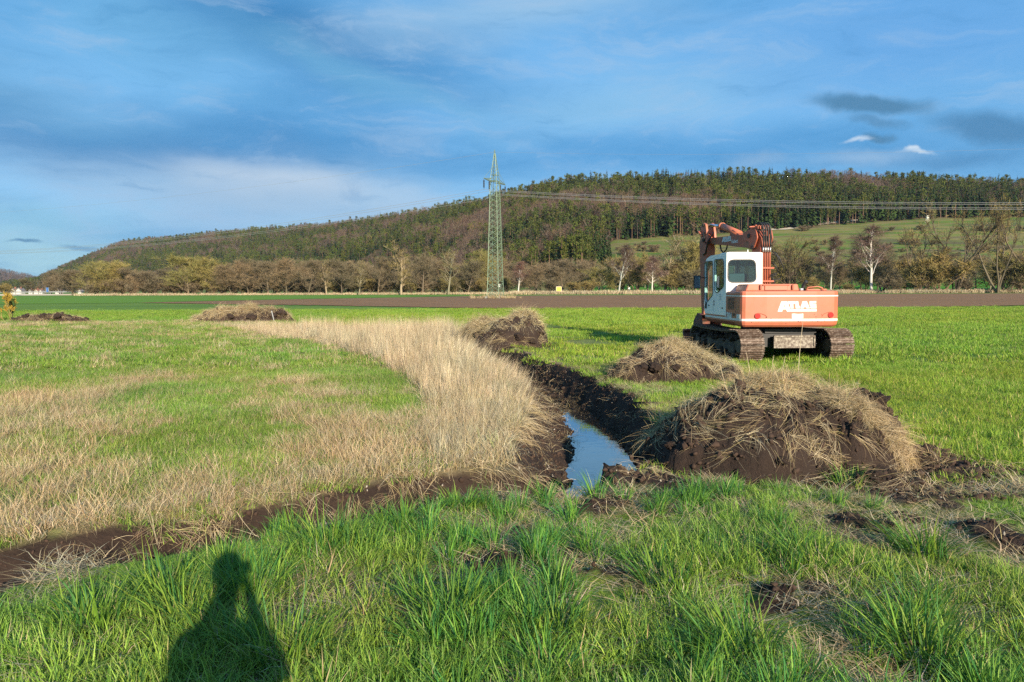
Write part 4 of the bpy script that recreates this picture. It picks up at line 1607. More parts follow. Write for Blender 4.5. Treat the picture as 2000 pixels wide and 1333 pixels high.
def grow(H, crown_w, trunk_frac, bark, twig, n1=12, n2=6, n3=4, ntw=7, r=None, up=0.35, spread=0.9, jit=0.22, droop=0.0,
         twl=(0.6, 1.5), tww=0.035, forks=0, lean=0.0, profile='round', bark2=None, seed=0):
    """bare tree: returns (trunk and limbs, twigs)"""
    random.seed(seed)
    T, W = TM(), TM()
    r = r or H * 0.018
    bark2 = bark2 or bark
    UP = Vector((0, 0, 1))

    def limb(p, d, L, ra, lv):
        n = 5 if lv < 2 else 3
        pts = [p.copy()]
        for i in range(n):
            d = (d + rvec() * jit + UP * (up if lv else 0.05) * 0.5).normalized()
            p = p + d * (L / n)
            pts.append(p.copy())
        T.tube(pts, ra, ra * (0.35 if lv else 0.25), vary(bark if lv < 2 else bark2), 5 if lv == 0 else (4 if lv == 1 else 3))
        return pts, d

    def at_t(pts, t):
        k = t * (len(pts) - 1); i = min(int(k), len(pts) - 2)
        return pts[i].lerp(pts[i + 1], k - i), (pts[i + 1] - pts[i]).normalized()

    def side(d, ang):
        u = d.cross(rvec())
        if u.length < 1e-3: u = Vector((1, 0, 0))
        u.normalize()
        return (d * math.cos(ang) + u * math.sin(ang)).normalized()

    stems = []
    if forks:
        base = Vector((0, 0, -0.3))
        for k in range(forks):
            a = 2 * math.pi * (k + random.uniform(-0.3, 0.3)) / forks
            t = random.uniform(0.2, 0.65)
            d = Vector((math.cos(a) * t, math.sin(a) * t, 1)).normalized()
            stems.append(limb(base, d, H * random.uniform(0.62, 0.8), r * random.uniform(0.7, 1.0), 0)[0])
    else:
        d = Vector((lean, random.uniform(-0.1, 0.1), 1)).normalized()
        old = jit; jit *= 0.3
        stems.append(limb(Vector((0, 0, -0.3)), d, H * 0.9, r, 0)[0])
        jit = old
    for pts in stems:
        nn = n1 if not forks else max(3, n1 // forks + 1)
        for k in range(nn):
            t = trunk_frac + (1 - trunk_frac) * (k + random.uniform(0, 0.8)) / nn
            t = min(t, 0.99)
            p, d = at_t(pts, t)
            q = (t - trunk_frac) / (1 - trunk_frac)
            pr = {'round': math.sqrt(max(0.05, 1 - (q * 1.1 - 0.35) ** 2 / 0.75)), 'cone': 1.0 - 0.75 * q, 'vase': 0.55 + 0.55 * q}[profile]
            L = crown_w * 0.5 * pr * random.uniform(0.8, 1.2)
            if forks: L *= 0.75
            a = random.uniform(0, 6.28)
            elev = spread * (1 - 0.55 * q) * random.uniform(0.8, 1.15)
            dd = (Vector((math.cos(a), math.sin(a), 0)) * math.sin(elev) + d * math.cos(elev)).normalized()
            p1, _ = limb(p, dd, L, r * 0.38 * (1 - 0.5 * q) + 0.01, 1)
            for j in range(n2):
                s_, d1 = at_t(p1, random.uniform(0.25, 1.0))
                L2 = L * 0.45 * random.uniform(0.7, 1.2)
                p2, _ = limb(s_, side(d1, random.uniform(0.4, 1.0)), L2, r * 0.12 + 0.008, 2)
                for m_ in range(n3):
                    s3, d2 = at_t(p2, random.uniform(0.2, 1.0))
                    L3 = L2 * 0.5 * random.uniform(0.7, 1.2)
                    d3 = side(d2, random.uniform(0.3, 0.9))
                    W.sliver(s3, d3, L3, tww * 1.3, vary(bark2, 0.2))
                    for w_ in range(ntw):
                        q3 = s3 + d3 * L3 * random.uniform(0.1, 1.0)
                        d4 = (side(d3, random.uniform(0.3, 1.1)) + UP * (0.15 if not droop else -0.25)).normalized()
                        W.sliver(q3, d4, random.uniform(*twl), tww, vary(twig, 0.22), droop)
    return T, W


BARK = (0.145, 0.115, 0.078)
BARKD = (0.09, 0.065, 0.045)
BARKP = (0.29, 0.245, 0.165)
WHITE = (0.46, 0.43, 0.38)
OLIVE = (0.20, 0.165, 0.065)
YELL = (0.27, 0.23, 0.08)
BROWN = (0.175, 0.138, 0.085)
TAN = (0.20, 0.162, 0.10)
MAUVE = (0.16, 0.10, 0.08)

SPECIES = {
    # kind: (list of protos as (trunk mesh, twig mesh), nominal height, nominal width)
}


def species(kind, n, H, Wd, **kw):
    lst = []
    for i in range(n):
        T, W = grow(H, Wd, seed=100 * len(SPECIES) + i, **kw)
        v = np.vstack([T.np()[0], W.np()[0]])
        rad = np.percentile(np.hypot(v[:, 0], v[:, 1]), 94)
        lst.append((T.mesh('trunk', M_TREEO), W.mesh('crown', M_TREEO), float(np.percentile(v[:, 2], 97)), 2 * float(rad)))
    SPECIES[kind] = (lst, H, Wd)


species('willow', 3, 15, 15, trunk_frac=0.12, bark=BARK, twig=YELL, n1=17, n2=7, n3=6, ntw=8, spread=1.25, up=0.4, twl=(0.8, 1.8), tww=0.03, bark2=OLIVE)
species('alder', 4, 14, 12, trunk_frac=0.14, bark=BARK, twig=BROWN, n1=16, n2=6, n3=6, ntw=8, spread=1.2, up=0.45, twl=(0.7, 1.7), tww=0.026, bark2=TAN)
species('ash', 3, 16, 10, trunk_frac=0.22, bark=BARKP, twig=OLIVE, n1=13, n2=6, n3=4, ntw=4, spread=0.75, up=0.5, twl=(0.6, 1.4), tww=0.03, r=0.30, bark2=BARKP, profile='vase')
species('birch', 3, 18, 10, trunk_frac=0.28, bark=WHITE, twig=MAUVE, n1=18, n2=6, n3=5, ntw=5, spread=0.85, up=0.45, twl=(0.7, 1.6), tww=0.022, r=0.22, bark2=(0.25, 0.19, 0.16), droop=0.3, profile='cone')
species('fork', 4, 24, 17, trunk_frac=0.35, bark=BARK, twig=OLIVE, n1=16, n2=6, n3=4, ntw=3, spread=0.95, up=0.3, twl=(0.6, 1.6), tww=0.03, r=0.40, forks=4, bark2=BARKD, jit=0.3)
species('dark_bare', 2, 14, 17, trunk_frac=0.15, bark=BARKD, twig=OLIVE, n1=16, n2=6, n3=5, ntw=4, spread=1.1, up=0.25, twl=(0.7, 1.6), tww=0.03, r=0.32, bark2=BARKD, forks=3)
species('shrub', 4, 5, 6, trunk_frac=0.05, bark=BARK, twig=OLIVE, n1=18, n2=5, n3=4, ntw=6, spread=0.9, up=0.5, twl=(0.4, 0.9), tww=0.03, forks=5, r=0.1, bark2=BROWN)
species('brown_shrub', 3, 5, 6, trunk_frac=0.05, bark=BARKD, twig=BROWN, n1=18, n2=5, n3=4, ntw=6, spread=0.9, up=0.4, twl=(0.4, 0.9), tww=0.03, forks=5, r=0.1, bark2=BROWN)
_used = {}


def plant(kind, name, cat, px, top, wpx, Y, label, group, base=None, ground=None):
    lst, H, Wd = SPECIES[kind]
    k = _used.get(kind, random.randrange(10)); _used[kind] = k + 1
    tm, wm, H, Wd = lst[k % len(lst)]
    foot = at_y(px, 575, Y)
    gz = float(hill_h(foot.x, foot.y)) if Y > 355 else 0.0
    gz = ground if ground is not None else gz
    topz = at_y(px, top, Y).z
    h = max(topz - gz, 1.0)
    w = wpx / FPX * Y
    root = thing(name, label, cat, (foot.x, Y, gz), random.uniform(0, 6.28), group)
    sx = min(max(w / Wd, 0.6 * h / H), 1.9 * h / H)
    root.scale = (sx, sx, h / H)
    for nm, me in (('trunk', tm), ('crown', wm)):
        link(nm, me, root)
    return root


random.seed(42)
ROW = [  # kind, px, top, width, Y, label
    ('shrub', 14, 556, 34, 300, 'low olive bush at the far left behind the guard rail'),
    ('alder', 52, 546, 60, 330, 'small rounded brown tree left of the village houses'),
    ('alder', 88, 549, 46, 335, 'low rounded tree behind the small blue sign'),
    ('alder', 122, 550, 42, 330, 'low domed tree right of the small blue sign'),
    ('alder', 148, 552, 36, 320, 'low domed brown tree at the foot of the big yellowish willow'),
    ('willow', 190, 512, 74, 300, 'big yellow crowned willow, leftmost of the tall trees'),
    ('willow', 226, 516, 62, 302, 'yellowish willow beside the leftmost big willow'),
    ('alder', 256, 526, 56, 298, 'brown bare tree between the two yellow willows'),
    ('alder', 292, 532, 50, 296, 'lower brown tree left of the largest willow'),
    ('alder', 318, 528, 44, 305, 'thin brown tree touching the largest willow on its left'),
    ('willow', 368, 502, 100, 290, 'largest yellow green willow with a domed crown'),
    ('willow', 410, 508, 74, 292, 'second half of the domed willow group with pale trunk'),
    ('alder', 452, 520, 56, 290, 'brown tree just right of the domed willows'),
    ('alder', 486, 514, 62, 288, 'rounded brown tree under the wooded slope, left part of the row'),
    ('alder', 524, 512, 60, 286, 'dense brown tree above the leftmost big far heap'),
    ('alder', 560, 508, 66, 286, 'tall brown tree right of the far heap of clods'),
    ('alder', 602, 510, 62, 284, 'broad brown tree in the middle of the left row'),
    ('ash', 638, 512, 46, 284, 'slim pale limbed tree above the standing reeds'),
    ('alder', 668, 510, 60, 286, 'brown domed tree behind the slim pale tree'),
    ('ash', 702, 512, 50, 284, 'pale stemmed tree over the middle of the reeds'),
    ('alder', 738, 504, 60, 286, 'tall dense brown tree left of the tallest pale tree'),
    ('ash', 784, 478, 66, 282, 'tallest pale green branched tree left of the pylon'),
    ('alder', 826, 500, 66, 286, 'round olive tree between two pale branched trees'),
    ('ash', 876, 492, 78, 282, 'wide pale branched tree with crooked limbs left of the pylon'),
    ('alder', 914, 512, 54, 290, 'brown tree close to the left foot of the pylon'),
    ('willow', 940, 494, 60, 300, 'olive tree directly left of the pylon'),
    ('birch', 1012, 512, 48, 282, 'small whitish bare tree right of the pylon'),
    ('alder', 1048, 516, 76, 284, 'wide olive brown tree right of the pylon'),
    ('alder', 1100, 522, 66, 284, 'brown tree above the yellow sign'),
    ('brown_shrub', 1075, 545, 50, 280, 'brown bush left of the yellow sign'),
    ('shrub', 1120, 553, 46, 278, 'olive bush right of the yellow sign'),
    ('shrub', 1150, 550, 40, 278, 'olive bush at the edge of the far green strip'),
    ('birch', 1208, 482, 56, 276, 'white barked birch standing alone in front of the green strip'),
    ('birch', 1274, 502, 58, 276, 'small pale birch leaning left beside the olive thicket'),
    ('ash', 1298, 462, 92, 284, 'wide pale branched tree left of the digger arm'),
    ('ash', 1340, 452, 84, 282, 'pale branched tree behind the digger cab mirror'),
    ('willow', 1372, 478, 70, 280, 'olive tree half hidden by the cab'),
    ('shrub', 1318, 535, 60, 276, 'olive thicket left of the digger mirror'),
    ('brown_shrub', 1352, 530, 50, 274, 'brown thicket close to the digger mirror'),
    ('dark_bare', 1545, 470, 130, 275, 'broad dark branched tree right of the digger hoses'),
    ('birch', 1622, 466, 52, 278, 'smaller white birch above the rear edge of the digger'),
    ('birch', 1702, 442, 92, 274, 'large white birch right of the digger'),
    ('fork', 1790, 440, 110, 275, 'dark gnarled tree right of the large white birch'),
    ('fork', 1868, 404, 150, 268, 'tall forked tree with crossing limbs near the right edge'),
    ('fork', 1948, 400, 150, 262, 'tallest spreading forked tree at the right edge'),
    ('fork', 2040, 410, 140, 262, 'forked tree cut by the right edge of the picture'),
    ('shrub', 1585, 545, 50, 272, 'low olive bush behind the digger exhaust'),
    ('shrub', 1655, 556, 34, 272, 'low bush between the two white birches'),
    ('brown_shrub', 1745, 542, 66, 270, 'dark brown bush right of the large white birch'),
    ('shrub', 1800, 520, 80, 268, 'olive bush under the gnarled tree'),
    ('shrub', 1836, 500, 100, 268, 'largest olive yellow thicket under the forked trees'),
    ('brown_shrub', 1885, 548, 50, 268, 'brown bush at the foot of the tall forked tree'),
    ('shrub', 1960, 505, 90, 266, 'tall olive thicket near the right edge'),
    ('brown_shrub', 2000, 525, 70, 264, 'brown thicket cut by the right edge'),
]
for kind, px, top, w, Y, lab in ROW:
    if kind == 'shrub' or kind == 'brown_shrub':
        plant(kind, 'bush', 'bush', px, top, w, Y, lab, 'bushes along the far edge of the fields')
    else:
        plant(kind, {'willow': 'willow_tree', 'birch': 'birch_tree'}.get(kind, 'bare_tree'), 'tree', px, top, w * 1.15, Y, lab, 'bare trees along the far edge of the fields')

LAND = [(q[1], q[5].split(',')[0]) for q in ROW if len(q[5].split(',')[0].split()) <= 10]


def near_label(px, prefix):
    lx, name = min(LAND, key=lambda q: abs(q[0] - px))
    d = px - lx
    rel = 'behind' if abs(d) < 5 else ('left of' if d < 0 else 'right of')
    return prefix + ' ' + rel + ' the ' + name


random.seed(77)
for i in range(78):                       # second row, seen between the first
    px = 95 + i * 13.8 + random.uniform(-8, 8)
    if px < 440: top = 532 + random.uniform(-4, 6)
    else: top = 516 + random.uniform(-8, 10)
    plant('alder', 'background_tree', 'tree', px, top, random.uniform(48, 70), random.uniform(310, 350), near_label(px, 'brown background tree'), 'brown trees in the second row')
for i in range(52):
    px = 1165 + i * 17 + random.uniform(-8, 8)
    plant(random.choice(['alder', 'willow', 'ash', 'shrub', 'alder']), 'background_tree', 'tree', px, random.uniform(490, 530), random.uniform(50, 90), random.uniform(285, 345), near_label(px, 'olive thicket tree'), 'olive brown trees in the thicket')
for i in range(56):
    px = 180 + i * 14.6 + random.uniform(-6, 6)
    plant(random.choice(['brown_shrub', 'shrub']), 'undergrowth_bush', 'bush', px, random.uniform(540, 556), random.uniform(30, 52), random.uniform(292, 306), near_label(px, 'low undergrowth bush'), 'undergrowth under the row of trees')
for i in range(56):
    px = 1150 + i * 16 + random.uniform(-8, 8)
    Y = random.uniform(372, 450)
    p = at_y(px, 560, Y)
    gz = float(hill_h(p.x, p.y))
    plant(random.choice(['alder', 'alder', 'ash', 'dark_bare']), 'slope_tree', 'tree', px, proj(p.x, p.y, gz + random.uniform(7, 11))[1], random.uniform(34, 52), Y, near_label(px, 'lower slope tree'), 'brown trees on the lower slope')
for i in range(110):                       # hedges on the terraces
    px = random.uniform(1160, 2040)
    row = random.choice([480, 492, 505, 520, 452 if px > 1560 else 500])
    q = hill_at(px, row + random.uniform(-2, 2))
    hb = plant('brown_shrub', 'hedge_bush', 'bush', px, proj(q.x, q.y, q.z + random.uniform(2.5, 5.5))[1], random.uniform(12, 34), q.y, near_label(px, 'terrace hedge bush'), 'hedge bushes on the terraces', ground=q.z)


# yellow bush at the far left of the meadow
def yellow_bush():
    T, W = grow(2.4, 1.3, 0.3, (0.30, 0.22, 0.08), (0.32, 0.225, 0.04), n1=16, n2=5, n3=3, ntw=5, spread=0.55, up=0.6, twl=(0.08, 0.2), tww=0.012, forks=3, r=0.05, seed=901, bark2=(0.26, 0.19, 0.06))
    p = at(18, 629)
    r_ = thing('yellow_bush', 'small thin bush with yellow catkins at the far left edge of the meadow', 'bush', (p.x, p.y, 0))
    link('stem', T.mesh('stem', M_TREEO), r_)
    link('twigs', W.mesh('twigs', M_TREEO), r_)


yellow_bush()

# ------------------------------------------------------------------ the wood on the hill
def spruce(seed, H=24, R=3.6, col=(0.035, 0.062, 0.022), bare=0.12):
    random.seed(seed)
    t = TM()
    t.tube([Vector((0, 0, -1)), Vector((0, 0, H * 0.5)), Vector((0, 0, H))], 0.32, 0.05, (0.16, 0.11, 0.075), 4)
    n = 15
    for i in range(n):
        q = i / (n - 1)
        z = H * (bare + (1 - bare) * q)
        rr = R * (1 - q) ** 0.85 + 0.25
        for k in range(7):
            a = random.uniform(0, 6.28)
            r_ = rr * random.uniform(0.7, 1.15)
            b = len(t.V)
            d = Vector((math.cos(a), math.sin(a), 0)); s = Vector((-d.y, d.x, 0)) * (0.35 + 0.28 * r_)
            c = vary(col, 0.35)
            p = Vector((0, 0, z + random.uniform(-0.5, 0.5)))
            m = p + d * r_ * 0.55 + Vector((0, 0, 0.05 * r_)); e = p + d * r_ - Vector((0, 0, r_ * random.uniform(0.25, 0.5)))
            t.V += [p - s * 0.25, p + s * 0.25, m + s, m - s, e + s * 0.3, e - s * 0.3]
            t.C += [c] * 6
            t.F += [(b, b + 1, b + 2, b + 3), (b + 3, b + 2, b + 4, b + 5)]
    return t


def pine(seed, H=23, R=3.4, col=(0.075, 0.095, 0.028), bark=(0.20, 0.13, 0.085)):
    random.seed(seed)
    t = TM()
    lean = random.uniform(-0.6, 0.6)
    t.tube([Vector((0, 0, -1)), Vector((lean * 0.3, 0, H * 0.5)), Vector((lean, 0, H * 0.93))], 0.28, 0.1, bark, 4)
    for k in range(14):
        q = random.uniform(0.5, 1.0)
        a = random.uniform(0, 6.28)
        r0 = R * (1.15 - q) * 1.4 * random.uniform(0.3, 1.0)
        c0 = Vector((lean * q + math.cos(a) * r0, math.sin(a) * r0, H * q))
        s0 = random.uniform(0.9, 1.7)
        cc = vary(col, 0.25)
        for j in range(16):
            p = c0 + Vector((random.gauss(0, s0 * 0.6), random.gauss(0, s0 * 0.6), random.gauss(0, s0 * 0.35)))
            t.sliver(p, rvec(), random.uniform(0.7, 1.4), random.uniform(0.2, 0.4), vary(cc, 0.2))
    return t


def beech(seed, H=21, R=4.6, twig=(0.100, 0.068, 0.050), bark=(0.19, 0.15, 0.11), fill=260):
    random.seed(seed)
    t = TM()
    t.tube([Vector((0, 0, -1)), Vector((random.uniform(-.4, .4), 0, H * 0.45)), Vector((0, 0, H * 0.85))], 0.3, 0.08, bark, 4)
    for k in range(11):
        a = random.uniform(0, 6.28); q = random.uniform(0.35, 0.8)
        p = Vector((0, 0, H * q)); e = Vector((math.cos(a) * R * 0.8, math.sin(a) * R * 0.8, H * min(0.97, q + random.uniform(0.12, 0.3))))
        t.tube([p, p.lerp(e, 0.5) + Vector((0, 0, 0.4)), e], 0.1, 0.03, vary(bark), 3)
    for k in range(fill):
        d = rvec(); rr = random.uniform(0.55, 1.0) ** 0.5
        p = Vector((d.x * R * rr, d.y * R * rr, H * 0.66 + d.z * H * 0.33 * rr))
        dd = (Vector((d.x, d.y, 0.5 + d.z)) + rvec() * 0.6).normalized()
        t.sliver(p, dd, random.uniform(1.0, 2.2), random.uniform(0.05, 0.13), vary(twig, 0.25))
    return t


FOR = []
for s in range(6): FOR.append(('spruce', spruce(s, 24, 3.4 + 0.25 * s, (0.026 + 0.006 * (s % 3), 0.047 + 0.009 * (s % 3), 0.016))))
for s in range(5): FOR.append(('pine', pine(50 + s, 23, 3.2, (0.062 + 0.012 * (s % 3), 0.080 + 0.010 * (s % 3), 0.020))))
for s in range(5): FOR.append(('beech', beech(80 + s)))
for s in range(2): FOR.append(('larch', beech(95 + s, 23, 3.0, (0.13, 0.10, 0.045), (0.2, 0.15, 0.10), 200)))
IDX = {k: [i for i, f in enumerate(FOR) if f[0] == k] for k in ('spruce', 'pine', 'beech', 'larch')}
FPROTO = [proto('wood_tree', t.mesh('wood_tree', M_TREE)) for _, t in FOR]
FMESH = [t.mesh(k + '_tree', M_TREEO) for k, t in FOR]


def build_wood():
    X, Y = [], []
    for px0 in np.arange(-50, 2120, 20.0):
        yr, ye, y0, hr, he = hill_params(px0 + 10)
        lo = ye if px0 > 1140 else ye - (ye - y0) * 0.55
        dens = 1 / 36.0 if px0 > 900 else 1 / 58.0
        hi = yr + 45
        wd = 20 / FPX
        area = wd * (hi ** 2 - lo ** 2) / 2
        n = int(area * dens)
        yy = np.sqrt(rng.uniform(lo ** 2, hi ** 2, n)) if n else np.zeros(0)
        pp = rng.uniform(px0, px0 + 20, n)
        X.append((pp - 1000) / FPX * yy); Y.append(yy)
    # denser rim along the wood edge above the meadow, and the two dark groups in front of it
    for px0 in np.cumsum(rng.uniform(1.5, 8.0, 205)) + 1140:
        _, ye, _, _, _ = hill_params(px0)
        yy = ye + rng.uniform(-9, 8); X.append(np.array([(px0 - 1000) / FPX * yy])); Y.append(np.array([yy]))
    n = 110
    pp = rng.uniform(960, 1165, n); yy = rng.uniform(470, 575, n)
    X.append((pp - 1000) / FPX * yy); Y.append(yy)
    n = 34
    pp = rng.uniform(1110, 1190, n); yy = rng.uniform(500, 560, n)
    X.append((pp - 1000) / FPX * yy); Y.append(yy)
    x, y = np.concatenate(X), np.concatenate(Y)
    px = 1000 + FPX * x / y
    yr, ye, y0, hr, he = hill_params(px)
    t = (y - ye) / (yr - ye)
    n1 = fbm(x / 95, y / 120, 3, 601); n2 = fbm(x / 40 + 7, y / 50, 3, 611)
    u = rng.uniform(0, 1, len(x))
    # share of leafless trees over the hill
    bl = 0.30 + 1.7 * n1 + 0.7 * n2
    bl += 0.30 * (1 - sstep(450, 720, px)) * sstep(0.1, 0.5, t)
    bl += 0.55 * np.exp(-(((px - 870) / 110) ** 2 + ((t - 0.1) / 0.35) ** 2))
    bl -= 0.16 * (px > 1000)
    bl += 0.30 * np.exp(-(((px - 1200) / 190) ** 2 + ((t - 0.8) / 0.28) ** 2))
    bl -= 0.85 * (1 - sstep(0.0, 0.35, t)) * (px > 1120)
    bl -= 0.5 * (y < ye - 10) * (px > 955)
    bl -= 0.5 * (1 - sstep(60, 330, px)) * (1 - sstep(0.0, 0.6, t))
    leafless = u < np.clip(bl, 0.02, 0.95)
    pn = 0.42 + 0.8 * fbm(x / 60 + 3, y / 60, 3, 621) + 0.25 * (t > 0.3)
    u2 = rng.uniform(0, 1, len(x))
    kind = np.where(leafless, np.where(u2 < 0.14, 3, 2), np.where(u2 < np.clip(pn, 0.1, 0.8), 1, 0))
    names = ['spruce', 'pine', 'beech', 'larch']
    idx = np.array([IDX[names[k]][rng.integers(0, len(IDX[names[k]]))] for k in kind])
    z = hill_h(x, y)
    sc = rng.uniform(0.66, 1.14, len(x)) * (1 + 0.12 * fbm(x / 25, y / 25, 2, 641)) * np.where((y < ye + 6) & (px > 1140), rng.uniform(0.6, 1.1, len(x)), 1.0)
    tint = 1 + 0.25 * n2[:, None] + rng.normal(0, 0.09, (len(x), 1)) + rng.normal(0, 0.04, (len(x), 3))
    warm = 0.16 * fbm(x / 30, y / 30, 2, 631)[:, None]
    tint = np.clip(tint * (1 + warm * np.array([1, 0.6, -0.3])), 0.4, 1.8)
    order = np.argsort(y)
    taken = np.zeros(len(x), bool)
    for k, (nm, lab, grp, cnt) in enumerate((
            ('spruce_tree', 'dark green spruce at the near edge of the wood', 'spruces at the near edge of the wood', 190),
            ('pine_tree', 'olive green pine with a bare reddish trunk at the near edge of the wood', 'pines at the near edge of the wood', 150),
            ('beech_tree', 'leafless purple brown beech in the near part of the wood', 'leafless beeches in the near part of the wood', 110))):
        c = [i for i in order if kind[i] == k and -20 < px[i] < 2020 and not (1370 < px[i] < 1510 and t[i] < 0.0)][:cnt]
        for i in c:
            o = link(nm, FMESH[idx[i]])
            o.location = (x[i], y[i], z[i]); o.rotation_euler = (0, 0, rng.uniform(0, 6.28)); o.scale = (sc[i],) * 3
            tag(o, lab, 'tree', grp)
            taken[i] = True
    r = ~taken
    P = np.stack([x, y, z], -1)[r]
    rot = np.stack([np.zeros(r.sum()), np.zeros(r.sum()), rng.uniform(0, 6.28, r.sum())], -1)
    scatter('forest', FPROTO, P, rot, sc[r], idx[r], tint[r], 'mixed conifer and beech wood covering the hill')
    # the far hill's wood
    n = 5200
    i = rng.integers(0, DX.shape[0] - 1, n); j = rng.integers(0, DX.shape[1] - 1, n)
    a, b = rng.uniform(0, 1, n), rng.uniform(0, 1, n)
    f = lambda G: (G[i, j] * (1 - a) + G[i + 1, j] * a) * (1 - b) + (G[i, j + 1] * (1 - a) + G[i + 1, j + 1] * a) * b
    P = np.stack([f(DX), f(DY), f(DZ)], -1)
    idx = np.array(IDX['beech'])[rng.integers(0, 5, n)]
    idx = np.where(rng.uniform(0, 1, n) < 0.12, IDX['spruce'][0], idx)
    scatter('distant_wood', FPROTO, P, np.zeros((n, 3)), rng.uniform(0.8, 1.3, n), idx, np.clip(rng.normal(1, 0.15, (n, 1)), 0.5, 1.5) * np.ones((1, 3)), 'bare wood on the distant hill')
    return len(x)


print('wood trees', build_wood())

# tan grass strip in front of the tree line
def verge():
    pr = protos('verge_clump', 4, M_STRAW, lambda i: blades(60, 1.2, (0.6, 1.5), (0.05, 0.11), (0.0, 0.4), (0.1, 0.9), PAL_REED, 2, 0.1))
    px = np.concatenate([rng.uniform(150, 960, 900), rng.uniform(960, 2100, 1900)])
    Y = np.where(px < 960, rng.uniform(281, 292, len(px)), rng.uniform(262, 274, len(px)))
    x = (px - 1000) / FPX * Y
    k = fbm(x / 12, Y / 6, 3, 701) > -0.35
    x, Y = x[k], Y[k]
    sc = np.where(x < 0, 0.7, 1.0) * rng.uniform(0.7, 1.3, len(x))
    put('dry_verge', pr, x, Y, sc, tintnoise(x / 10, Y / 10, 0.15, 0.05, 30), 'strip of tall dry grass between the fields and the trees', z=np.zeros(len(x)))


verge()

# ------------------------------------------------------------------ pylon and wires
M_PYLON = simple('pylon_green', (0.17, 0.235, 0.15), 0.55, 0.2, 0.12, 0.8)
M_INS = simple('insulator', (0.03, 0.025, 0.03), 0.3)
M_WIRE = simple('conductor', (0.42, 0.42, 0.40), 0.45, 0.5, 0.05)
PYL = Vector((-3.29, 149, 0))
ARM = Vector((0.4, 0.916, 0)).normalized()
LINE = Vector((-0.916, 0.4, 0)).normalized()


def bar_mesh():
    m = MB(); m.box((0, 0, 0.5), (1, 1, 1))
    me = bpy.data.meshes.new('brace'); m.bm.to_mesh(me); m.bm.free(); me.materials.append(M_PYLON)
    return me


BAR = bar_mesh()


def bar(name, a, b, w, parent):
    o = link(name, BAR, parent)
    d = b - a
    o.location = a
    o.rotation_euler = d.to_track_quat('Z', 'Y').to_euler()
    o.scale = (w, w, d.length)
    return o


def build_pylon():
    root = thing('electricity_pylon', 'tall pale green lattice pylon with one crossarm standing in the ploughed field', 'pylon', PYL)
    root.rotation_euler = (0, 0, math.atan2(ARM.y, ARM.x))
    prof = [(0, 1.28), (4, 1.14), (22.4, 0.70), (24.2, 0.62), (28.6, 0.10)]
    hw = lambda z: float(np.interp(z, [p[0] for p in prof], [p[1] for p in prof]))
    for sx, sy in ((1, 1), (1, -1), (-1, -1), (-1, 1)):
        m = MB()
        for (z0, w0), (z1, w1) in zip(prof, prof[1:]):
            a, b = Vector((sx * w0, sy * w0, z0)), Vector((sx * w1, sy * w1, z1))
            m.tube([a, b], 0.085 if z0 < 22 else 0.06, 4)
        m.make('leg', M_PYLON, root)
        m = MB(); m.box((sx * 1.4, sy * 1.4, 0.15), (0.5, 0.5, 0.5), None, 0.03)
        m.make('footing', simple('concrete', (0.4, 0.38, 0.34), 0.9), root)
    zs = [0.0]
    while zs[-1] < 28.0:
        zs.append(zs[-1] + max(0.55, hw(zs[-1]) * 1.25))
    zs[-1] = 28.3
    cs = [(1, 1), (1, -1), (-1, -1), (-1, 1)]
    for z0, z1 in zip(zs, zs[1:]):
        for k in range(4):
            a, b = cs[k], cs[(k + 1) % 4]
            A = lambda c, z: Vector((c[0] * hw(z), c[1] * hw(z), z))
            if z0 < 20:
                bar('brace', A(a, z0), A(b, z1), 0.07, root)
                bar('brace', A(b, z0), A(a, z1), 0.07, root)
            elif (int(z0 * 3) + k) % 2:
                bar('brace', A(a, z0), A(b, z1), 0.05, root)
            else:
                bar('brace', A(b, z0), A(a, z1), 0.05, root)
    # crossarm
    for s in (-1, 1):
        m = MB()
        z = 23.0
        tip = Vector((s * 5.1, 0, z + 0.1))
        for y in (-0.62, 0.62):
            m.tube([Vector((s * 0.6, y, z)), tip], 0.055, 4)
            m.tube([Vector((s * 0.6, y, z + 0.7)), tip], 0.045, 4)
            for k in range(1, 7):
                q = k / 7
                p = Vector((s * 0.6, y, z)).lerp(tip, q); p2 = Vector((s * 0.6, -y, z)).lerp(tip, q - 0.1)
                m.tube([p, p2], 0.03, 4)
                p3 = Vector((s * 0.6, y, z + 0.7)).lerp(tip, q - 0.08)
                m.tube([p, p3], 0.03, 4)
        m.make('crossarm', M_PYLON, root)
        m = MB(); m.tube([tip, Vector((s * 0.45, 0, 26.2))], 0.03, 4)
        m.make('stay', M_PYLON, root)
        for x in (2.6, 5.0):
            m = MB()
            m.tube([Vector((s * x, 0, z)), Vector((s * x, 0, z - 2.0))], 0.03, 6)
            for k in range(12):
                m.tube([Vector((s * x, 0, z - 0.25 - k * 0.12)), Vector((s * x, 0, z - 0.32 - k * 0.12))], [0.13, 0.17], 8)
            m.make('insulator', M_INS, root)
    m = MB(); m.box((0, 0, 28.9), (0.12, 0.12, 0.9)); m.box((0, 0, 28.9), (1.1, 0.05, 0.05)); m.make('peak', M_PYLON, root)
    for z in (21.0, 23.2, 24.4):
        m = MB(); w = hw(z)
        for k in range(4):
            a, b = cs[k], cs[(k + 1) % 4]
            m.tube([Vector((a[0] * w, a[1] * w, z)), Vector((b[0] * w, b[1] * w, z))], 0.05, 4)
        m.make('ring_frame', M_PYLON, root)
    m = MB(); m.box((1.45, -0.2, 2.6), (0.04, 0.45, 0.6)); m.make('warning_plate', simple('warning_plate', (0.7, 0.7, 0.62), 0.5), root)


build_pylon()


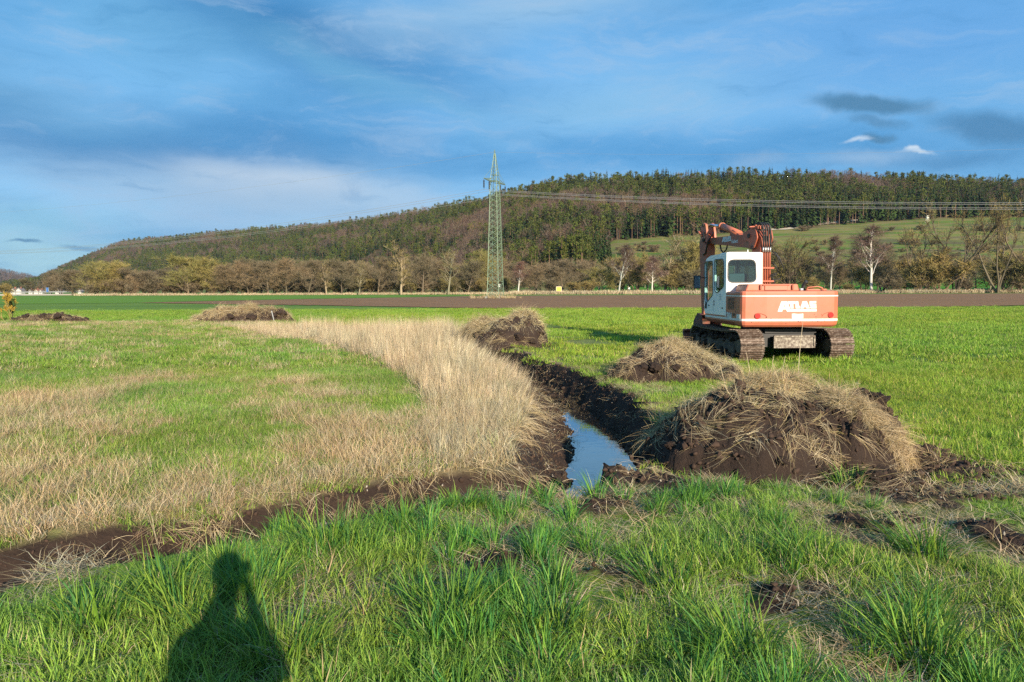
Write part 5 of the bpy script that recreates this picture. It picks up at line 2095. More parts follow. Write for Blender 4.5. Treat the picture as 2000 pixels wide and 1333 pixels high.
def wire(a, b, sag, r, label, name='overhead_wire', n=60):
    m = MB()
    pts = [a.lerp(b, i / n) - Vector((0, 0, 4 * sag * (i / n) * (1 - i / n))) for i in range(n + 1)]
    m.tube(pts, r, 4)
    o = m.make(name, M_WIRE)
    tag(o, label, 'wire', 'overhead wires of the pylon')


for k, s in enumerate((-5.0, -2.6, 2.6, 5.0)):
    p = PYL + ARM * s + Vector((0, 0, 21.0))
    which = ['nearest to the camera', 'second from the camera', 'third from the camera', 'farthest from the camera'][k]
    wire(p, p + LINE * 300, 8.3, 0.028, 'conductor running left from the crossarm, the one ' + which)
    wire(p, p - LINE * 300, 8.3, 0.028, 'conductor running right from the crossarm, the one ' + which)
top = PYL + Vector((0, 0, 28.9))
wire(top, top + LINE * 300, 5.0, 0.018, 'thin earth wire running left from the tip of the pylon')
wire(top, top - LINE * 300, 7.5, 0.012, 'thin earth wire running right from the tip of the pylon')

# tan weeds round the pylon foot
x = PYL.x + rng.normal(0, 2.0, 60); y = PYL.y + rng.normal(0, 2.0, 60)
put('pylon_weeds', protos('weed_clump', 3, M_STRAW, lambda i: blades(40, 0.5, (0.3, 1.1), (0.02, 0.05), (0.0, 0.6), (0.2, 0.9), PAL_DRY, 3, 0.3)), x, y, rng.uniform(0.6, 1.2, 60), np.ones((60, 3)), 'dry weeds round the foot of the pylon', z=np.zeros(60) + 0.05)

# ------------------------------------------------------------------ signs, village, road
M_WHITE = simple('white_plaster', (0.5, 0.48, 0.43), 0.7, 0, 0.05)
M_ROOF = simple('grey_roof', (0.20, 0.17, 0.16), 0.7, 0, 0.2)
M_ROOFR = simple('red_roof', (0.30, 0.12, 0.08), 0.7, 0, 0.2)
M_STEEL = simple('galvanised_steel', (0.28, 0.29, 0.29), 0.45, 0.6, 0.08)
M_DARK = simple('dark_window', (0.03, 0.035, 0.04), 0.15)
M_BLACK = simple('black_paint', (0.02, 0.02, 0.02), 0.5)


def signs():
    # yellow sign
    c = at_y(1091.5, 565, 268)
    r = thing('yellow_sign', 'square yellow sign with a white rim at the edge of the ploughed field', 'sign', (c.x, 268, 0))
    w = 10.5 / FPX * 268
    m = MB(); m.box((0, 0, c.z), (w, 0.06, w * 0.92)); m.make('rim', M_WHITE, r)
    m = MB(); m.box((0, -0.05, c.z), (w * 0.86, 0.04, w * 0.78)); m.make('panel', simple('sign_yellow', (0.85, 0.52, 0.03), 0.5, 0, 0.03), r)
    m = MB()
    for s in (-0.28, 0.0, 0.22):
        m.box((s * w, -0.085, c.z + 0.1 - abs(s)), (w * 0.16, 0.02, 0.14))
    m.make('faded_mark', simple('faded_mark', (0.6, 0.33, 0.03), 0.6), r)
    m = MB()
    for s in (-0.7, 0.7): m.cyl((s, 0.1, 0), (s, 0.1, c.z), 0.05, 8)
    m.make('posts', M_STEEL, r)
    # round white marker
    c = at_y(1229, 563.5, 262)
    r = thing('white_marker', 'round white marker disc on a thin post before the green strip', 'marker', (c.x, 262, 0))
    m = MB(); m.cyl((0, -0.03, c.z), (0, 0.03, c.z), 0.36, 16); m.make('disc', M_WHITE, r)
    m = MB(); m.cyl((0, 0.08, 0), (0, 0.08, c.z), 0.05, 8); m.make('post', M_STEEL, r)
    # blue road sign
    c = at_y(92.5, 567, 318)
    r = thing('road_sign', 'small blue road sign on two pale posts above the guard rail', 'sign', (c.x, 318, 0))
    m = MB(); m.box((0, 0, c.z + 0.1), (0.9, 0.08, 1.9)); m.make('panel', simple('sign_blue', (0.04, 0.12, 0.32), 0.5), r)
    m = MB()
    for s in (-0.55, 0.55): m.cyl((s, 0.0, 0), (s, 0.0, c.z + 1.3), 0.09, 8)
    m.make('posts', M_STEEL, r)
    # road bank, road and rail
    a, b = at_y(-60, 573, 315), at_y(168, 574, 322)
    m = MB()
    d = (b - a); d.z = 0; L = d.length; d.normalize()
    n_ = Vector((-d.y, d.x, 0))
    prof = [(-5, -0.2), (-2, 0.55), (6, 0.55), (9, -0.2)]
    me = bpy.data.meshes.new('road')
    V = []
    for s in (0, L):
        for q, z in prof:
            p = Vector((a.x, a.y, 0)) + d * s + n_ * q; V.append((p.x, p.y, z))
    me.from_pydata(V, [], [(0, 4, 5, 1), (1, 5, 6, 2), (2, 6, 7, 3)]); me.materials.append(M_TRACK); m.bm.free()
    tag(link('road', me), 'low embanked road at the far left', None, None, 'structure')
    r = thing('guard_rail', 'long steel guard rail along the far road at the left', 'guard rail', (a.x, a.y, 0))
    r.rotation_euler = (0, 0, math.atan2(d.y, d.x))
    m = MB(); m.box((L / 2, -1.7, 1.45), (L, 0.1, 0.45), None, 0.03); m.make('rail', M_STEEL, r)
    m0 = None
    for k in range(int(L / 4)):
        if m0 is None:
            m = MB(); m.box((0, 0, 0), (0.12, 0.12, 1.2)); o = m.make('post', M_STEEL, r); m0 = o.data
        else:
            o = link('post', m0, r)
        o.location = (k * 4 + 0.5, -1.58, 0.9)


signs()


def house(px, w, roofmat, label, gable=True, Y=470, ztop=566):
    c = at_y(px, ztop, Y)
    W = w / FPX * Y
    r = thing('village_house', label, 'house', (c.x, Y, 0), random.uniform(-0.3, 0.3) if not gable else 0, 'houses of the far village')
    H = max(c.z, 2.5)
    e = H * 0.62
    m = MB(); m.prism([(-W / 2, -0.2), (W / 2, -0.2), (W / 2, e), (0, H), (-W / 2, e)], 0, W * 1.2, 'y'); m.make('wall', M_WHITE, r)
    m = MB()
    for s in (-1, 1):
        m.prism([(0, H + 0.35), (s * (W / 2 + 0.6), e - 0.15), (s * (W / 2 + 0.6), e - 0.45), (0, H + 0.05)], -0.5, W * 1.2 + 0.5, 'y')
    m.make('roof', roofmat, r)
    me = None
    for s in (-0.22, 0.22):
        m = MB(); m.box((s * W, -0.03, e * 0.62), (W * 0.14, 0.08, e * 0.24)); m.make('window', M_DARK, r)
    m = MB(); m.box((0.15 * W, W * 0.6, H + 0.3), (0.6, 0.6, 1.4)); m.make('chimney', M_ROOFR, r)


random.seed(3)
for px, w, rm, top, lab in ((24, 11, M_ROOF, 564, 'leftmost white gabled house of the far village, behind the yellow bush'), (36, 10, M_ROOF, 563.5, 'white gabled house right beside the leftmost one'),
                            (59, 7, M_ROOF, 566.5, 'small white house between the bush and the blue sign'), (70, 8, M_ROOFR, 565, 'white house with red brown roof left of the blue sign'),
                            (79, 6, M_ROOF, 567, 'smallest white house just left of the blue sign'), (112, 9, M_ROOF, 564.5, 'white gabled house right of the blue sign'), (155, 6, M_ROOF, 565.5, 'small pale house at the foot of the leftmost willow')):
    house(px, w, rm, lab, ztop=top)


def hunting_stand():
    q = hill_at(1811, 437)
    h = 15.0 / FPX * q.y
    r = thing('hunting_stand', 'pale wooden raised hide on four splayed legs on the meadow slope', 'raised hide', q)
    m0 = simple('bleached_wood', (0.62, 0.60, 0.52), 0.8)
    for sx, sy in ((1, 1), (1, -1), (-1, -1), (-1, 1)):
        m = MB(); m.tube([(sx * 1.15, sy * 1.15, -0.3), (sx * 0.75, sy * 0.75, h * 0.6)], 0.11, 6); m.make('leg', m0, r)
    m = MB(); m.box((0, 0, h * 0.78), (1.9, 1.9, h * 0.34)); m.make('cabin', m0, r)
    m = MB(); m.box((0, 0, h * 0.98), (2.3, 2.3, 0.14)); m.make('roof', m0, r)
    m = MB(); m.box((0, -0.97, h * 0.83), (1.0, 0.06, 0.6)); m.make('opening', M_DARK, r)
    m = MB()
    for z in (0.2, 0.4):
        for s in (-1, 1):
            m.tube([(-1, s, h * z), (1, s, h * (z + 0.12))], 0.06, 4); m.tube([(s, -1, h * z), (s, 1, h * (z + 0.12))], 0.06, 4)
    m.make('cross_struts', m0, r)


hunting_stand()
#PART3
# ------------------------------------------------------------------ the digger
TH_U = math.radians(1.2)      # heading of the upper carriage, turned left of straight away
TH_T = math.radians(5.5)      # heading of the tracks
EXC = Vector((6.59, 19.28, 0))


def plane_side(px, py, O, th, v):
    """line of sight against the vertical plane v metres to the right of O's heading line -> (forward, height)"""
    d = ray(px, py)
    f = Vector((-math.sin(th), math.cos(th))); r = Vector((math.cos(th), math.sin(th)))
    bx, by = O.x + r.x * v, O.y + r.y * v
    u = (by * d.x - bx * d.y) / (f.x * d.y - f.y * d.x)
    t = (by + f.y * u) / d.y
    return u, CAM_H + d.z * t


def plane_rear(px, py, O, th, u):
    d = ray(px, py)
    f = Vector((-math.sin(th), math.cos(th))); r = Vector((math.cos(th), math.sin(th)))
    bx, by = O.x + f.x * u, O.y + f.y * u
    v = (by * d.x - bx * d.y) / (r.x * d.y - r.y * d.x)
    t = (by + r.y * v) / d.y
    return v, CAM_H + d.z * t


M_OR = simple('orange_paint', (0.46, 0.132, 0.070), 0.5, 0, 0.07, 2.5, 0, (0.35, 0.12, 0.05), 0.38, 3.5)
M_ORD = simple('worn_shaded_orange', (0.36, 0.085, 0.038), 0.55, 0, 0.12, 3, 0, (0.20, 0.09, 0.05), 0.45, 4.0)  # worn orange, darkened further: shade on the boom side put into the colour
M_CAB = simple('cab_white', (0.80, 0.79, 0.74), 0.4, 0, 0.03, 1.5, 0, (0.62, 0.58, 0.50), 0.15, 3)
M_STRIPE = simple('white_stripe', (0.62, 0.60, 0.56), 0.45, 0, 0.03)
M_BLK = simple('black_rubber', (0.018, 0.017, 0.017), 0.55)
M_CHROME = simple('chrome_rod', (0.7, 0.72, 0.76), 0.12, 1.0, 0.02)
M_FIT = simple('steel_fitting', (0.62, 0.60, 0.56), 0.3, 0.7, 0.1)
M_UNDER = simple('undercarriage_steel', (0.045, 0.035, 0.028), 0.8, 0.1, 0.3, 5, 0.004, (0.12, 0.085, 0.055), 0.6, 3)
M_SHOE = simple('track_shoe_steel', (0.30, 0.24, 0.19), 0.6, 0.35, 0.25, 14, 0.003, (0.10, 0.065, 0.045), 0.9, 16)
M_PLATE = simple('dusty_grey_plate', (0.34, 0.30, 0.24), 0.75, 0.0, 0.15, 9, 0, (0.12, 0.09, 0.07), 0.8, 14)
M_RED = simple('red_lens', (0.42, 0.02, 0.02), 0.2)
M_SEAT = simple('teal_seat', (0.05, 0.09, 0.10), 0.8)
M_SUN_YELLOW = simple('sunlit_yellow_panel', (0.45, 0.30, 0.09), 0.8)  # yellow sunlight inside the cab, put into this panel's colour
M_MIRROR = simple('mirror_glass', (0.75, 0.78, 0.8), 0.03, 1.0, 0.01)


def glass():
    m, nt, b, out = mat_new('tinted_glass')
    g = nt.nodes.new('ShaderNodeBsdfGlossy'); g.inputs['Roughness'].default_value = 0.03
    t = nt.nodes.new('ShaderNodeBsdfTransparent'); t.inputs['Color'].default_value = (0.55, 0.75, 0.74, 1)
    f = nt.nodes.new('ShaderNodeFresnel'); f.inputs['IOR'].default_value = 1.5
    a = nt.nodes.new('ShaderNodeMath'); a.operation = 'ADD'; a.inputs[1].default_value = 0.06
    nt.links.new(f.outputs[0], a.inputs[0])
    mx = nt.nodes.new('ShaderNodeMixShader')
    nt.links.new(a.outputs[0], mx.inputs[0]); nt.links.new(t.outputs[0], mx.inputs[1]); nt.links.new(g.outputs[0], mx.inputs[2])
    nt.links.new(mx.outputs[0], out.inputs[0])
    return m


M_GLASS = glass()


def round_poly(pts, r, n=4):
    """round the corners of a 2D polygon"""
    out = []
    k = len(pts)
    rr = r if isinstance(r, (list, tuple)) else [r] * k
    for i in range(k):
        p0, p1, p2 = Vector(pts[i - 1]), Vector(pts[i]), Vector(pts[(i + 1) % k])
        a, b = (p0 - p1), (p2 - p1)
        q = min(rr[i], a.length * 0.48, b.length * 0.48)
        if q < 1e-4:
            out.append(tuple(p1)); continue
        A, B = p1 + a.normalized() * q, p1 + b.normalized() * q
        for j in range(n + 1):
            t = j / n
            out.append(tuple((A * (1 - t) ** 2 + p1 * 2 * t * (1 - t) + B * t * t)))
    return out


def offset_poly(pts, d):
    """grow (d>0) a counter-clockwise polygon"""
    n = len(pts); out = []
    for i in range(n):
        a, b, c = Vector(pts[i - 1]), Vector(pts[i]), Vector(pts[(i + 1) % n])
        e1, e2 = (b - a).normalized(), (c - b).normalized()
        n1, n2 = Vector((e1.y, -e1.x)), Vector((e2.y, -e2.x))
        m = (n1 + n2); m = m.normalized() if m.length > 1e-6 else n1
        k = max(0.5, m.dot(n1))
        out.append(tuple(b + m * d / k))
    return out


def loft(name, rings, mat, parent, cap=True, smooth=False, close=True):
    """rings: [(pts2d, z)]"""
    bm = bmesh.new()
    R = [[bm.verts.new((p[0], p[1], z)) for p in pts] for pts, z in rings]
    n = len(R[0])
    for a, b in zip(R, R[1:]):
        for i in range(n if close else n - 1):
            f = bm.faces.new((a[i], a[(i + 1) % n], b[(i + 1) % n], b[i])); f.smooth = smooth
    if cap:
        bm.faces.new(R[0][::-1]); bm.faces.new(R[-1])
    bmesh.ops.recalc_face_normals(bm, faces=bm.faces)
    me = bpy.data.meshes.new(name); bm.to_mesh(me); bm.free(); me.materials.append(mat)
    return link(name, me, parent)


def frame_strip(name, pts, w, place, d, mat, parent):
    """flat rim round an opening"""
    return flat_shape(name, [(offset_poly(pts, w) if _area(pts) > 0 else offset_poly(pts, -w), [pts])], place, d, mat, parent)


def _area(p):
    return sum(p[i][0] * p[(i + 1) % len(p)][1] - p[(i + 1) % len(p)][0] * p[i][1] for i in range(len(p))) / 2


LOGO = [
    ([(235, 490), (325, 240), (468, 236), (543, 430), (1192, 424), (1192, 484), (460, 488), (440, 437), (362, 437), (345, 490)], [[(398, 310), (412, 372), (380, 372)]]),
    ([(482, 240), (655, 236), (655, 300), (612, 302), (622, 412), (552, 414), (530, 302), (492, 302)], []),
    ([(664, 236), (738, 236), (752, 350), (786, 350), (778, 412), (672, 412)], []),
    ([(842, 236), (950, 234), (1026, 408), (944, 412), (930, 382), (880, 382), (868, 412), (790, 412)], [[(900, 285), (915, 335), (888, 335)]]),
    ([(1015, 236), (1182, 232), (1182, 280), (1090, 285), (1090, 296), (1182, 298), (1188, 408), (1045, 410), (1025, 365), (1115, 358), (1115, 346), (1018, 346)], []),
]


def text_part(name, body, parent, mat, M4, size, sx=1.0, bold=0.0):
    cu = bpy.data.curves.new(name, 'FONT')
    cu.body = body; cu.size = size; cu.offset = bold; cu.extrude = 0.002
    cu.align_x = 'LEFT'; cu.resolution_u = 2
    o = bpy.data.objects.new(name, cu)
    COL.objects.link(o)
    bpy.context.view_layer.update()
    me = bpy.data.meshes.new_from_object(o)
    bpy.data.objects.remove(o)
    me.transform(Matrix.Scale(sx, 4, (1, 0, 0)))
    me.materials.clear(); me.materials.append(mat)
    p = link(name, me, parent)
    p.matrix_local = M4
    return p


def build_digger():
    R = thing('excavator', 'orange crawler excavator with white cab parked on the grass, seen from behind', 'excavator', EXC, TH_U)
    O = Vector((EXC.x, EXC.y))
    S = lambda px, py, v=-1.19: plane_side(px, py, O, TH_U, v)
    B = lambda px, py, u=-1.72: plane_rear(px, py, O, TH_U, u)
    HW = 1.19
    # ---------------- tracks
    dth = TH_T - TH_U
    RT = Matrix.Rotation(dth, 4, 'Z')
    L, H, PW = 3.55, 0.76, 0.58
    r_end = 0.36

    def path(s_):
        """position and outward normal along the track loop"""
        flat = L - 2 * r_end
        per = 2 * flat + 2 * math.pi * r_end
        s = (s_ % 1.0) * per
        zc = r_end + 0.02
        if s < flat:                                   # top, rear to front
            t = s / flat
            return Vector((0, -flat / 2 + s, zc + r_end - 0.035 * math.sin(math.pi * t) * 1)), Vector((0, 0, 1)), 0.0
        s -= flat
        if s < math.pi * r_end:
            a = s / r_end
            return Vector((0, flat / 2 + math.sin(a) * r_end, zc + math.cos(a) * r_end)), None, -a
        s -= math.pi * r_end
        if s < flat:
            return Vector((0, flat / 2 - s, zc - r_end)), None, -math.pi
        s -= flat
        a = s / r_end
        return Vector((0, -flat / 2 - math.sin(a) * r_end, zc - math.cos(a) * r_end)), None, -math.pi - a
    m = MB()
    m.box((0, 0, 0), (PW, 0.155, 0.022))
    for k in (-0.062, 0.0, 0.062):
        m.box((0, k, 0.026), (PW, 0.014, 0.032))
    sh = bpy.data.meshes.new('track_shoe'); m.bm.to_mesh(sh); m.bm.free(); sh.materials.append(M_SHOE)
    m = MB(); m.box((0, 0, -0.05), (0.16, 0.15, 0.07))
    for side, lab in ((-1, 'left track caked with dark soil'), (1, 'right track')):
        tr = bpy.data.objects.new('track', None); COL.objects.link(tr); tr.parent = R
        tr['label'] = lab
        tr.matrix_local = RT @ Matrix.Translation((side * (1.40 - PW / 2), 0, 0))
        n = 46
        for k in range(n):
            p, _, a = path((k + 0.5) / n)
            o = link('track_shoe', sh, tr)
            o.location = p; o.rotation_euler = (a + random.uniform(-0.03, 0.03), 0, 0)
        mm = MB()
        for k in range(n):
            p, _, a = path((k + 0.5) / n)
            mm.box(p + Vector((0, math.sin(a) * 0.04, -math.cos(a) * 0.04)), (0.2, 0.12, 0.05), (a, 0, 0))
        mm.make('chain_links', M_UNDER, tr)
        mm = MB()
        mm.box((0, 0, 0.37), (0.34, 2.5, 0.26), None, 0.03)
        mm.box((side * 0.16, 0, 0.28), (0.05, 2.3, 0.22), None, 0.01)
        mm.box((0, 0.1, 0.52), (0.26, 1.9, 0.06), None, 0.01)
        mm.make('track_frame', M_UNDER, tr)
        for y in (-(L / 2 - r_end), (L / 2 - r_end)):
            mm = MB(); mm.cyl((-0.09, y, 0.38), (0.09, y, 0.38), 0.30, 20); mm.cyl((-0.2, y, 0.38), (0.2, y, 0.38), 0.16, 14)
            if y < 0:
                for k in range(14):
                    a = 2 * math.pi * k / 14
                    mm.box((0, y + math.cos(a) * 0.31, 0.38 + math.sin(a) * 0.31), (0.08, 0.05, 0.05), (a, 0, 0))
            mm.make('idler_wheel' if y > 0 else 'drive_sprocket', M_UNDER, tr)
        for k in range(6):
            y = -1.0 + 0.4 * k
            mm = MB(); mm.cyl((-0.17, y, 0.15), (0.17, y, 0.15), 0.10, 12); mm.make('roller', M_UNDER, tr)
        for y in (-0.55, 0.55):
            mm = MB(); mm.cyl((-0.12, y, 0.60), (0.12, y, 0.60), 0.07, 10); mm.make('carrier_roller', M_UNDER, tr)
        # dried mud on the inner and outer edges
        mm = MB()
        for k in range(46):
            y = random.uniform(-1.5, 1.5); z = random.choice([0.52, 0.58, 0.2, 0.25]) + random.uniform(-0.06, 0.06)
            mm.box((side * random.uniform(0.1, 0.2), y, z), (0.12, random.uniform(0.08, 0.3), random.uniform(0.05, 0.14)), (random.uniform(-.4, .4), random.uniform(-.4, .4), random.uniform(-.3, .3)), 0.02)
        mm.make('dried_mud', M_SOIL, tr)
    # car body between the tracks
    def und(name, mb, mat):
        o = mb.make(name, mat, R); o.matrix_local = RT; return o
    mm = MB()
    mm.box((0, 0, 0.52), (1.1, 1.7, 0.28), None, 0.04)
    for sx in (-1, 1):
        for sy in (-1, 1):
            mm.box((sx * 0.7, sy * 0.6, 0.45), (0.7, 0.34, 0.24), (0, 0, -sx * sy * 0.35), 0.03)
    und('car_body', mm, M_UNDER)
    mm = MB(); mm.cyl((0, 0, 0.64), (0, 0, 0.84), 0.62, 28); und('slewing_ring', mm, M_BLK)
    mm = MB(); mm.box((0.12, -1.30, 0.47), (0.98, 0.10, 0.30), None, 0.01); und('rear_cross_plate', mm, M_PLATE)
    mm = MB(); mm.box((0.12, -1.36, 0.60), (1.04, 0.04, 0.035)); mm.box((0.12, -1.36, 0.335), (1.04, 0.04, 0.035))
    mm.box((-0.385, -1.36, 0.467), (0.035, 0.04, 0.23)); mm.box((0.625, -1.36, 0.467), (0.035, 0.04, 0.23)); und('cross_plate_rim', mm, M_PLATE)
    mm = MB(); mm.box((0.1, -1.0, 0.72), (1.3, 0.4, 0.10)); mm.box((0, -0.9, 0.5), (1.6, 0.5, 0.34)); und('belly_guard', mm, M_BLK)
    # dozer blade in front
    mm = MB()
    mm.prism([(2.38, 0.06), (2.30, 0.30), (2.38, 0.58), (2.46, 0.58), (2.38, 0.30), (2.46, 0.06)], -1.4, 1.4, 'x', 0.008)
    mm.box((0, 2.34, 0.57), (2.8, 0.12, 0.06), None, 0.01)
    for s in (-0.5, 0.5): mm.tube([(s, 0.9, 0.45), (s, 2.3, 0.3)], 0.09, 8)
    und('dozer_blade', mm, simple('rusty_red_blade', (0.22, 0.06, 0.035), 0.6, 0, 0.2, 5, 0, (0.06, 0.04, 0.03), 0.6, 6))
    # ---------------- upper carriage
    yr, yc, ye_, yf = -1.66, -1.16, -0.46, 1.55
    rear = [(-HW, yc), (-HW, yr + 0.10), (-HW + 0.03, yr + 0.035), (-HW + 0.10, yr), (-0.6, yr - 0.05), (0, yr - 0.07), (0.6, yr - 0.05), (HW - 0.16, yr), (HW - 0.05, yr + 0.06), (HW, yr + 0.18), (HW, yc)]
    z0, z1 = 0.835, 1.70
    rings = [(offset_poly(rear, -0.14), z0), (offset_poly(rear, -0.07), z0 + 0.012), (offset_poly(rear, -0.02), z0 + 0.055), (rear, z0 + 0.12), (rear, z1 - 0.05), (offset_poly(rear, -0.012), z1 - 0.015), (offset_poly(rear, -0.05), z1)]
    # keep the joint with the body flush
    rings = [([(x if True else x, max(y, -9) if i not in (0, len(rear) - 1) else yc) for i, (x, y) in enumerate(p)], z) for p, z in rings]
    loft('counterweight', rings, M_OR, R, smooth=False)
    # body behind the cab (left) and right hand side
    body = [(-HW + 0.004, ye_), (-HW + 0.004, yc + 0.004), (HW - 0.004, yc + 0.004), (HW - 0.004, ye_)]
    loft('engine_housing', [(offset_poly(body, -0.0), 0.99), (body, z1 - 0.06), (offset_poly(body, -0.03), z1 - 0.012)], M_OR, R)
    sill = [(-HW, yf - 0.18), (-HW, yc + 0.003), (HW, yc + 0.003), (HW, yf - 0.25), (HW - 0.15, yf - 0.1), (-HW + 0.12, yf)]
    loft('side_skirt', [(offset_poly(sill, -0.16), z0 + 0.0), (offset_poly(sill, -0.06), z0 + 0.03), (sill, z0 + 0.11), (sill, 1.075)], M_OR, R)
    mm = MB(); mm.box((0.85, 0.35, 1.30), (0.64, 1.5, 0.44), None, 0.04); mm.make('side_tool_box', M_OR, R)
    # engine hood on top
    mm = MB()
    mm.prism([(-0.98, 1.69), (0.34, 1.69), (0.30, 1.865), (-0.92, 1.865)], -1.30, -0.52, 'y', 0.03, 2)
    mm.make('engine_hood', M_OR, R)
    mm = MB(); mm.box((-0.24, -1.31, 1.77), (0.56, 0.03, 0.12), None, 0.012); mm.box((-0.24, -1.31, 1.835), (0.66, 0.05, 0.022), None, 0.008)
    mm.make('hood_panel', M_OR, R)
    for x in (-0.62, 0.16):
        mm = MB(); mm.box((x, -1.33, 1.79), (0.05, 0.05, 0.12), None, 0.012); mm.make('hood_latch', M_ORD, R)
    v, z = B(1568, 566, -1.0)
    mm = MB(); mm.tube([(v, -1.0, 1.68), (v + 0.01, -1.0, 1.80), (v + 0.045, -1.03, 1.90), (v + 0.07, -1.06, 1.93)], [0.05, 0.045, 0.04, 0.042], 10); mm.make('exhaust', M_BLK, R)
    mm = MB(); mm.tube([(0.56, -1.15, 1.69), (0.60, -1.15, 1.78), (0.85, -1.15, 1.80), (0.95, -1.15, 1.77), (1.0, -1.15, 1.69)], 0.016, 6); mm.make('handrail', M_OR, R)
    mm = MB(); mm.cyl((0.42, -1.2, 1.69), (0.42, -1.2, 1.76), 0.055, 12); mm.make('filler_cap', M_FIT, R)
    mm = MB(); mm.box((0.85, -0.8, 1.72), (0.5, 0.6, 0.05), None, 0.015); mm.make('rear_hatch', M_OR, R)
    # stripes, set 4 mm proud
    band = [(x, y) for x, y in rear]
    full = [(-HW, yf - 0.18), (-HW, yr + 0.10)] + rear[2:-1] + [(HW, yc)]
    def strip(pts, za, zb, y_end=None):
        pr = []
        n = len(pts)
        for i in range(n):
            a = Vector(pts[max(i - 1, 0)]); c = Vector(pts[min(i + 1, n - 1)]); b_ = Vector(pts[i])
            e = (c - a).normalized(); nn = Vector((-e.y, e.x)) * -1
            nn = Vector((e.y, -e.x)) if False else nn
            pr.append((b_, nn))
        cen = Vector((0, 0))
        out = []
        for b_, nn in pr:
            if nn.dot(b_ - cen) < 0: nn = -nn
            out.append(tuple(b_ + nn * 0.005))
        return loft('white_stripe', [(out, za), (out, zb)], M_STRIPE, R, cap=False, close=False)
    strip(full, 0.985, 1.038)
    up = [(-HW, ye_)] + full[1:]
    strip(up, 1.565, 1.592)
    # lettering on the counterweight
    yl = yr - 0.07
    def lg(p):
        return B(1500 + p[0] / 12.5, 570 + p[1] / 12.5, yl)
    outl = [([lg(p) for p in o_], [[lg(p) for p in h] for h in hs]) for o_, hs in LOGO]
    # the rear face bows a little: follow it
    def bow(x): return float(np.interp(x, [-HW, -HW + 0.10, -0.6, 0, 0.6, HW - 0.16, HW], [yr + 0.10, yr, yr - 0.05, yr - 0.07, yr - 0.05, yr, yr + 0.18]))
    place = lambda u, v, w: (u, bow(u) - w - 0.002, v)
    flat_shape('maker_lettering', outl, place, 0.006, M_STRIPE, R)
    pl = [lg(p) for p in ((578, 540), (640, 536), (715, 545), (790, 545), (862, 535), (862, 652), (715, 660), (580, 660))]
    flat_shape('number_plate', [(pl, [])], place, 0.006, M_STRIPE, R)
    for px, py, s in ((1480.6, 618, 1), (1624.3, 615.8, -1)):
        v, z = B(px, py, yl)
        mm = MB(); mm.cyl((v, bow(v) - 0.03, z), (v, bow(v) + 0.02, z), 0.062, 20)
        o = mm.make('tail_light', M_RED, R)
        mm = MB(); mm.tube([(v + 0.068 * math.cos(a), bow(v) - 0.012, z + 0.068 * math.sin(a)) for a in np.linspace(0, 2 * math.pi, 22)], 0.008, 6, caps=False)
        ro = mm.make('lamp_ring', M_ORD, R)
        sgn = 1 if s > 0 else -1
        mm = MB()
        pts = [(v + sgn * (0.02 + 0.20 * t), bow(v + sgn * (0.02 + 0.2 * t)) - 0.004, z + 0.07 * math.sqrt(max(0, 1 - t * t)) - 0.03 * t) for t in np.linspace(0, 1, 8)]
        mm.tube(pts, 0.007, 5); mm.make('lamp_recess_edge', M_ORD, R)
    # louvres and model number on the left side
    for k in range(9):
        (y0, za), (y1, zb) = S(1421.5, 582.5 + k * 2.55), S(1434, 583.5 + k * 2.55)
        mm = MB(); mm.box((-HW - 0.002, (y0 + y1) / 2, (za + zb) / 2), (0.012, abs(y1 - y0), 0.017)); mm.make('louvre', M_BLK, R)
    # seams of the left hand service door
    for (a, b_) in (((1437, 577), (1437, 622)),):
        (y0, za), (y1, zb) = S(*a), S(*b_)
        mm = MB(); mm.box((-HW + 0.001, (y0 + y1) / 2, (za + zb) / 2), (0.006, 0.012, abs(za - zb))); mm.make('panel_seam', M_BLK, R)
    face_left = Matrix(((0, 0, -1, 0), (-1, 0, 0, 0), (0, 1, 0, 0), (0, 0, 0, 1)))     # text x -> -y, text y -> z
    (y0, za), (y1, _), (_, zt) = S(1416.8, 624), S(1431.5, 623), S(1417, 610.5)
    hgt = zt - za
    text_part('model_number', '1304', R, M_STRIPE, Matrix.Translation((-HW - 0.006, y0, za + 0.01)) @ face_left, hgt / 0.72, abs(y1 - y0) / (hgt / 0.72 * 2.35), 0.012)
    (y0, za), (y1, zb) = S(1431.5, 612), S(1434.8, 617.5)
    mm = MB(); mm.box((-HW - 0.002, (y0 + y1) / 2, (za + zb) / 2), (0.008, abs(y1 - y0), abs(za - zb))); mm.make('fuel_flap_lock', M_BLK, R)
    (y0, za), (y1, zb) = S(1439, 614), S(1447, 623)
    mm = MB(); mm.box((-HW - 0.003, (y0 + y1) / 2 + 0.03, (za + zb) / 2), (0.006, abs(y1 - y0) * 0.85, abs(za - zb))); mm.make('warning_sticker', M_STRIPE, R)
    for k in range(26):
        x = random.uniform(-HW + 0.05, HW - 0.12); z = 0.93 + abs(random.gauss(0, 0.12)); s_ = random.uniform(0.003, 0.012) * (1.0 if z < 1.1 else 0.6)
        if k == 0: mm = MB()
        a0 = random.uniform(0, 6.28)
        n_ = random.randint(5, 8)
        mm.prism([(x + s_ * random.uniform(0.5, 1.3) * math.cos(a0 + 6.283 * j / n_), z + s_ * random.uniform(0.6, 1.8) * math.sin(a0 + 6.283 * j / n_)) for j in range(n_)], bow(x) - 0.0075, bow(x) + 0.01, 'y')
    mm.make('mud_splashes', M_SOIL, R)['kind'] = 'stuff'
    # ---------------- cab
    cx0, cx1 = -HW + 0.005, -0.26
    zb_, zt_ = 1.075, 2.66
    cab_side = [S(1417, 617), S(1375, 612), S(1373.5, 520), S(1378, 508.5), S(1390, 502.5), S(1417, 496.5)]
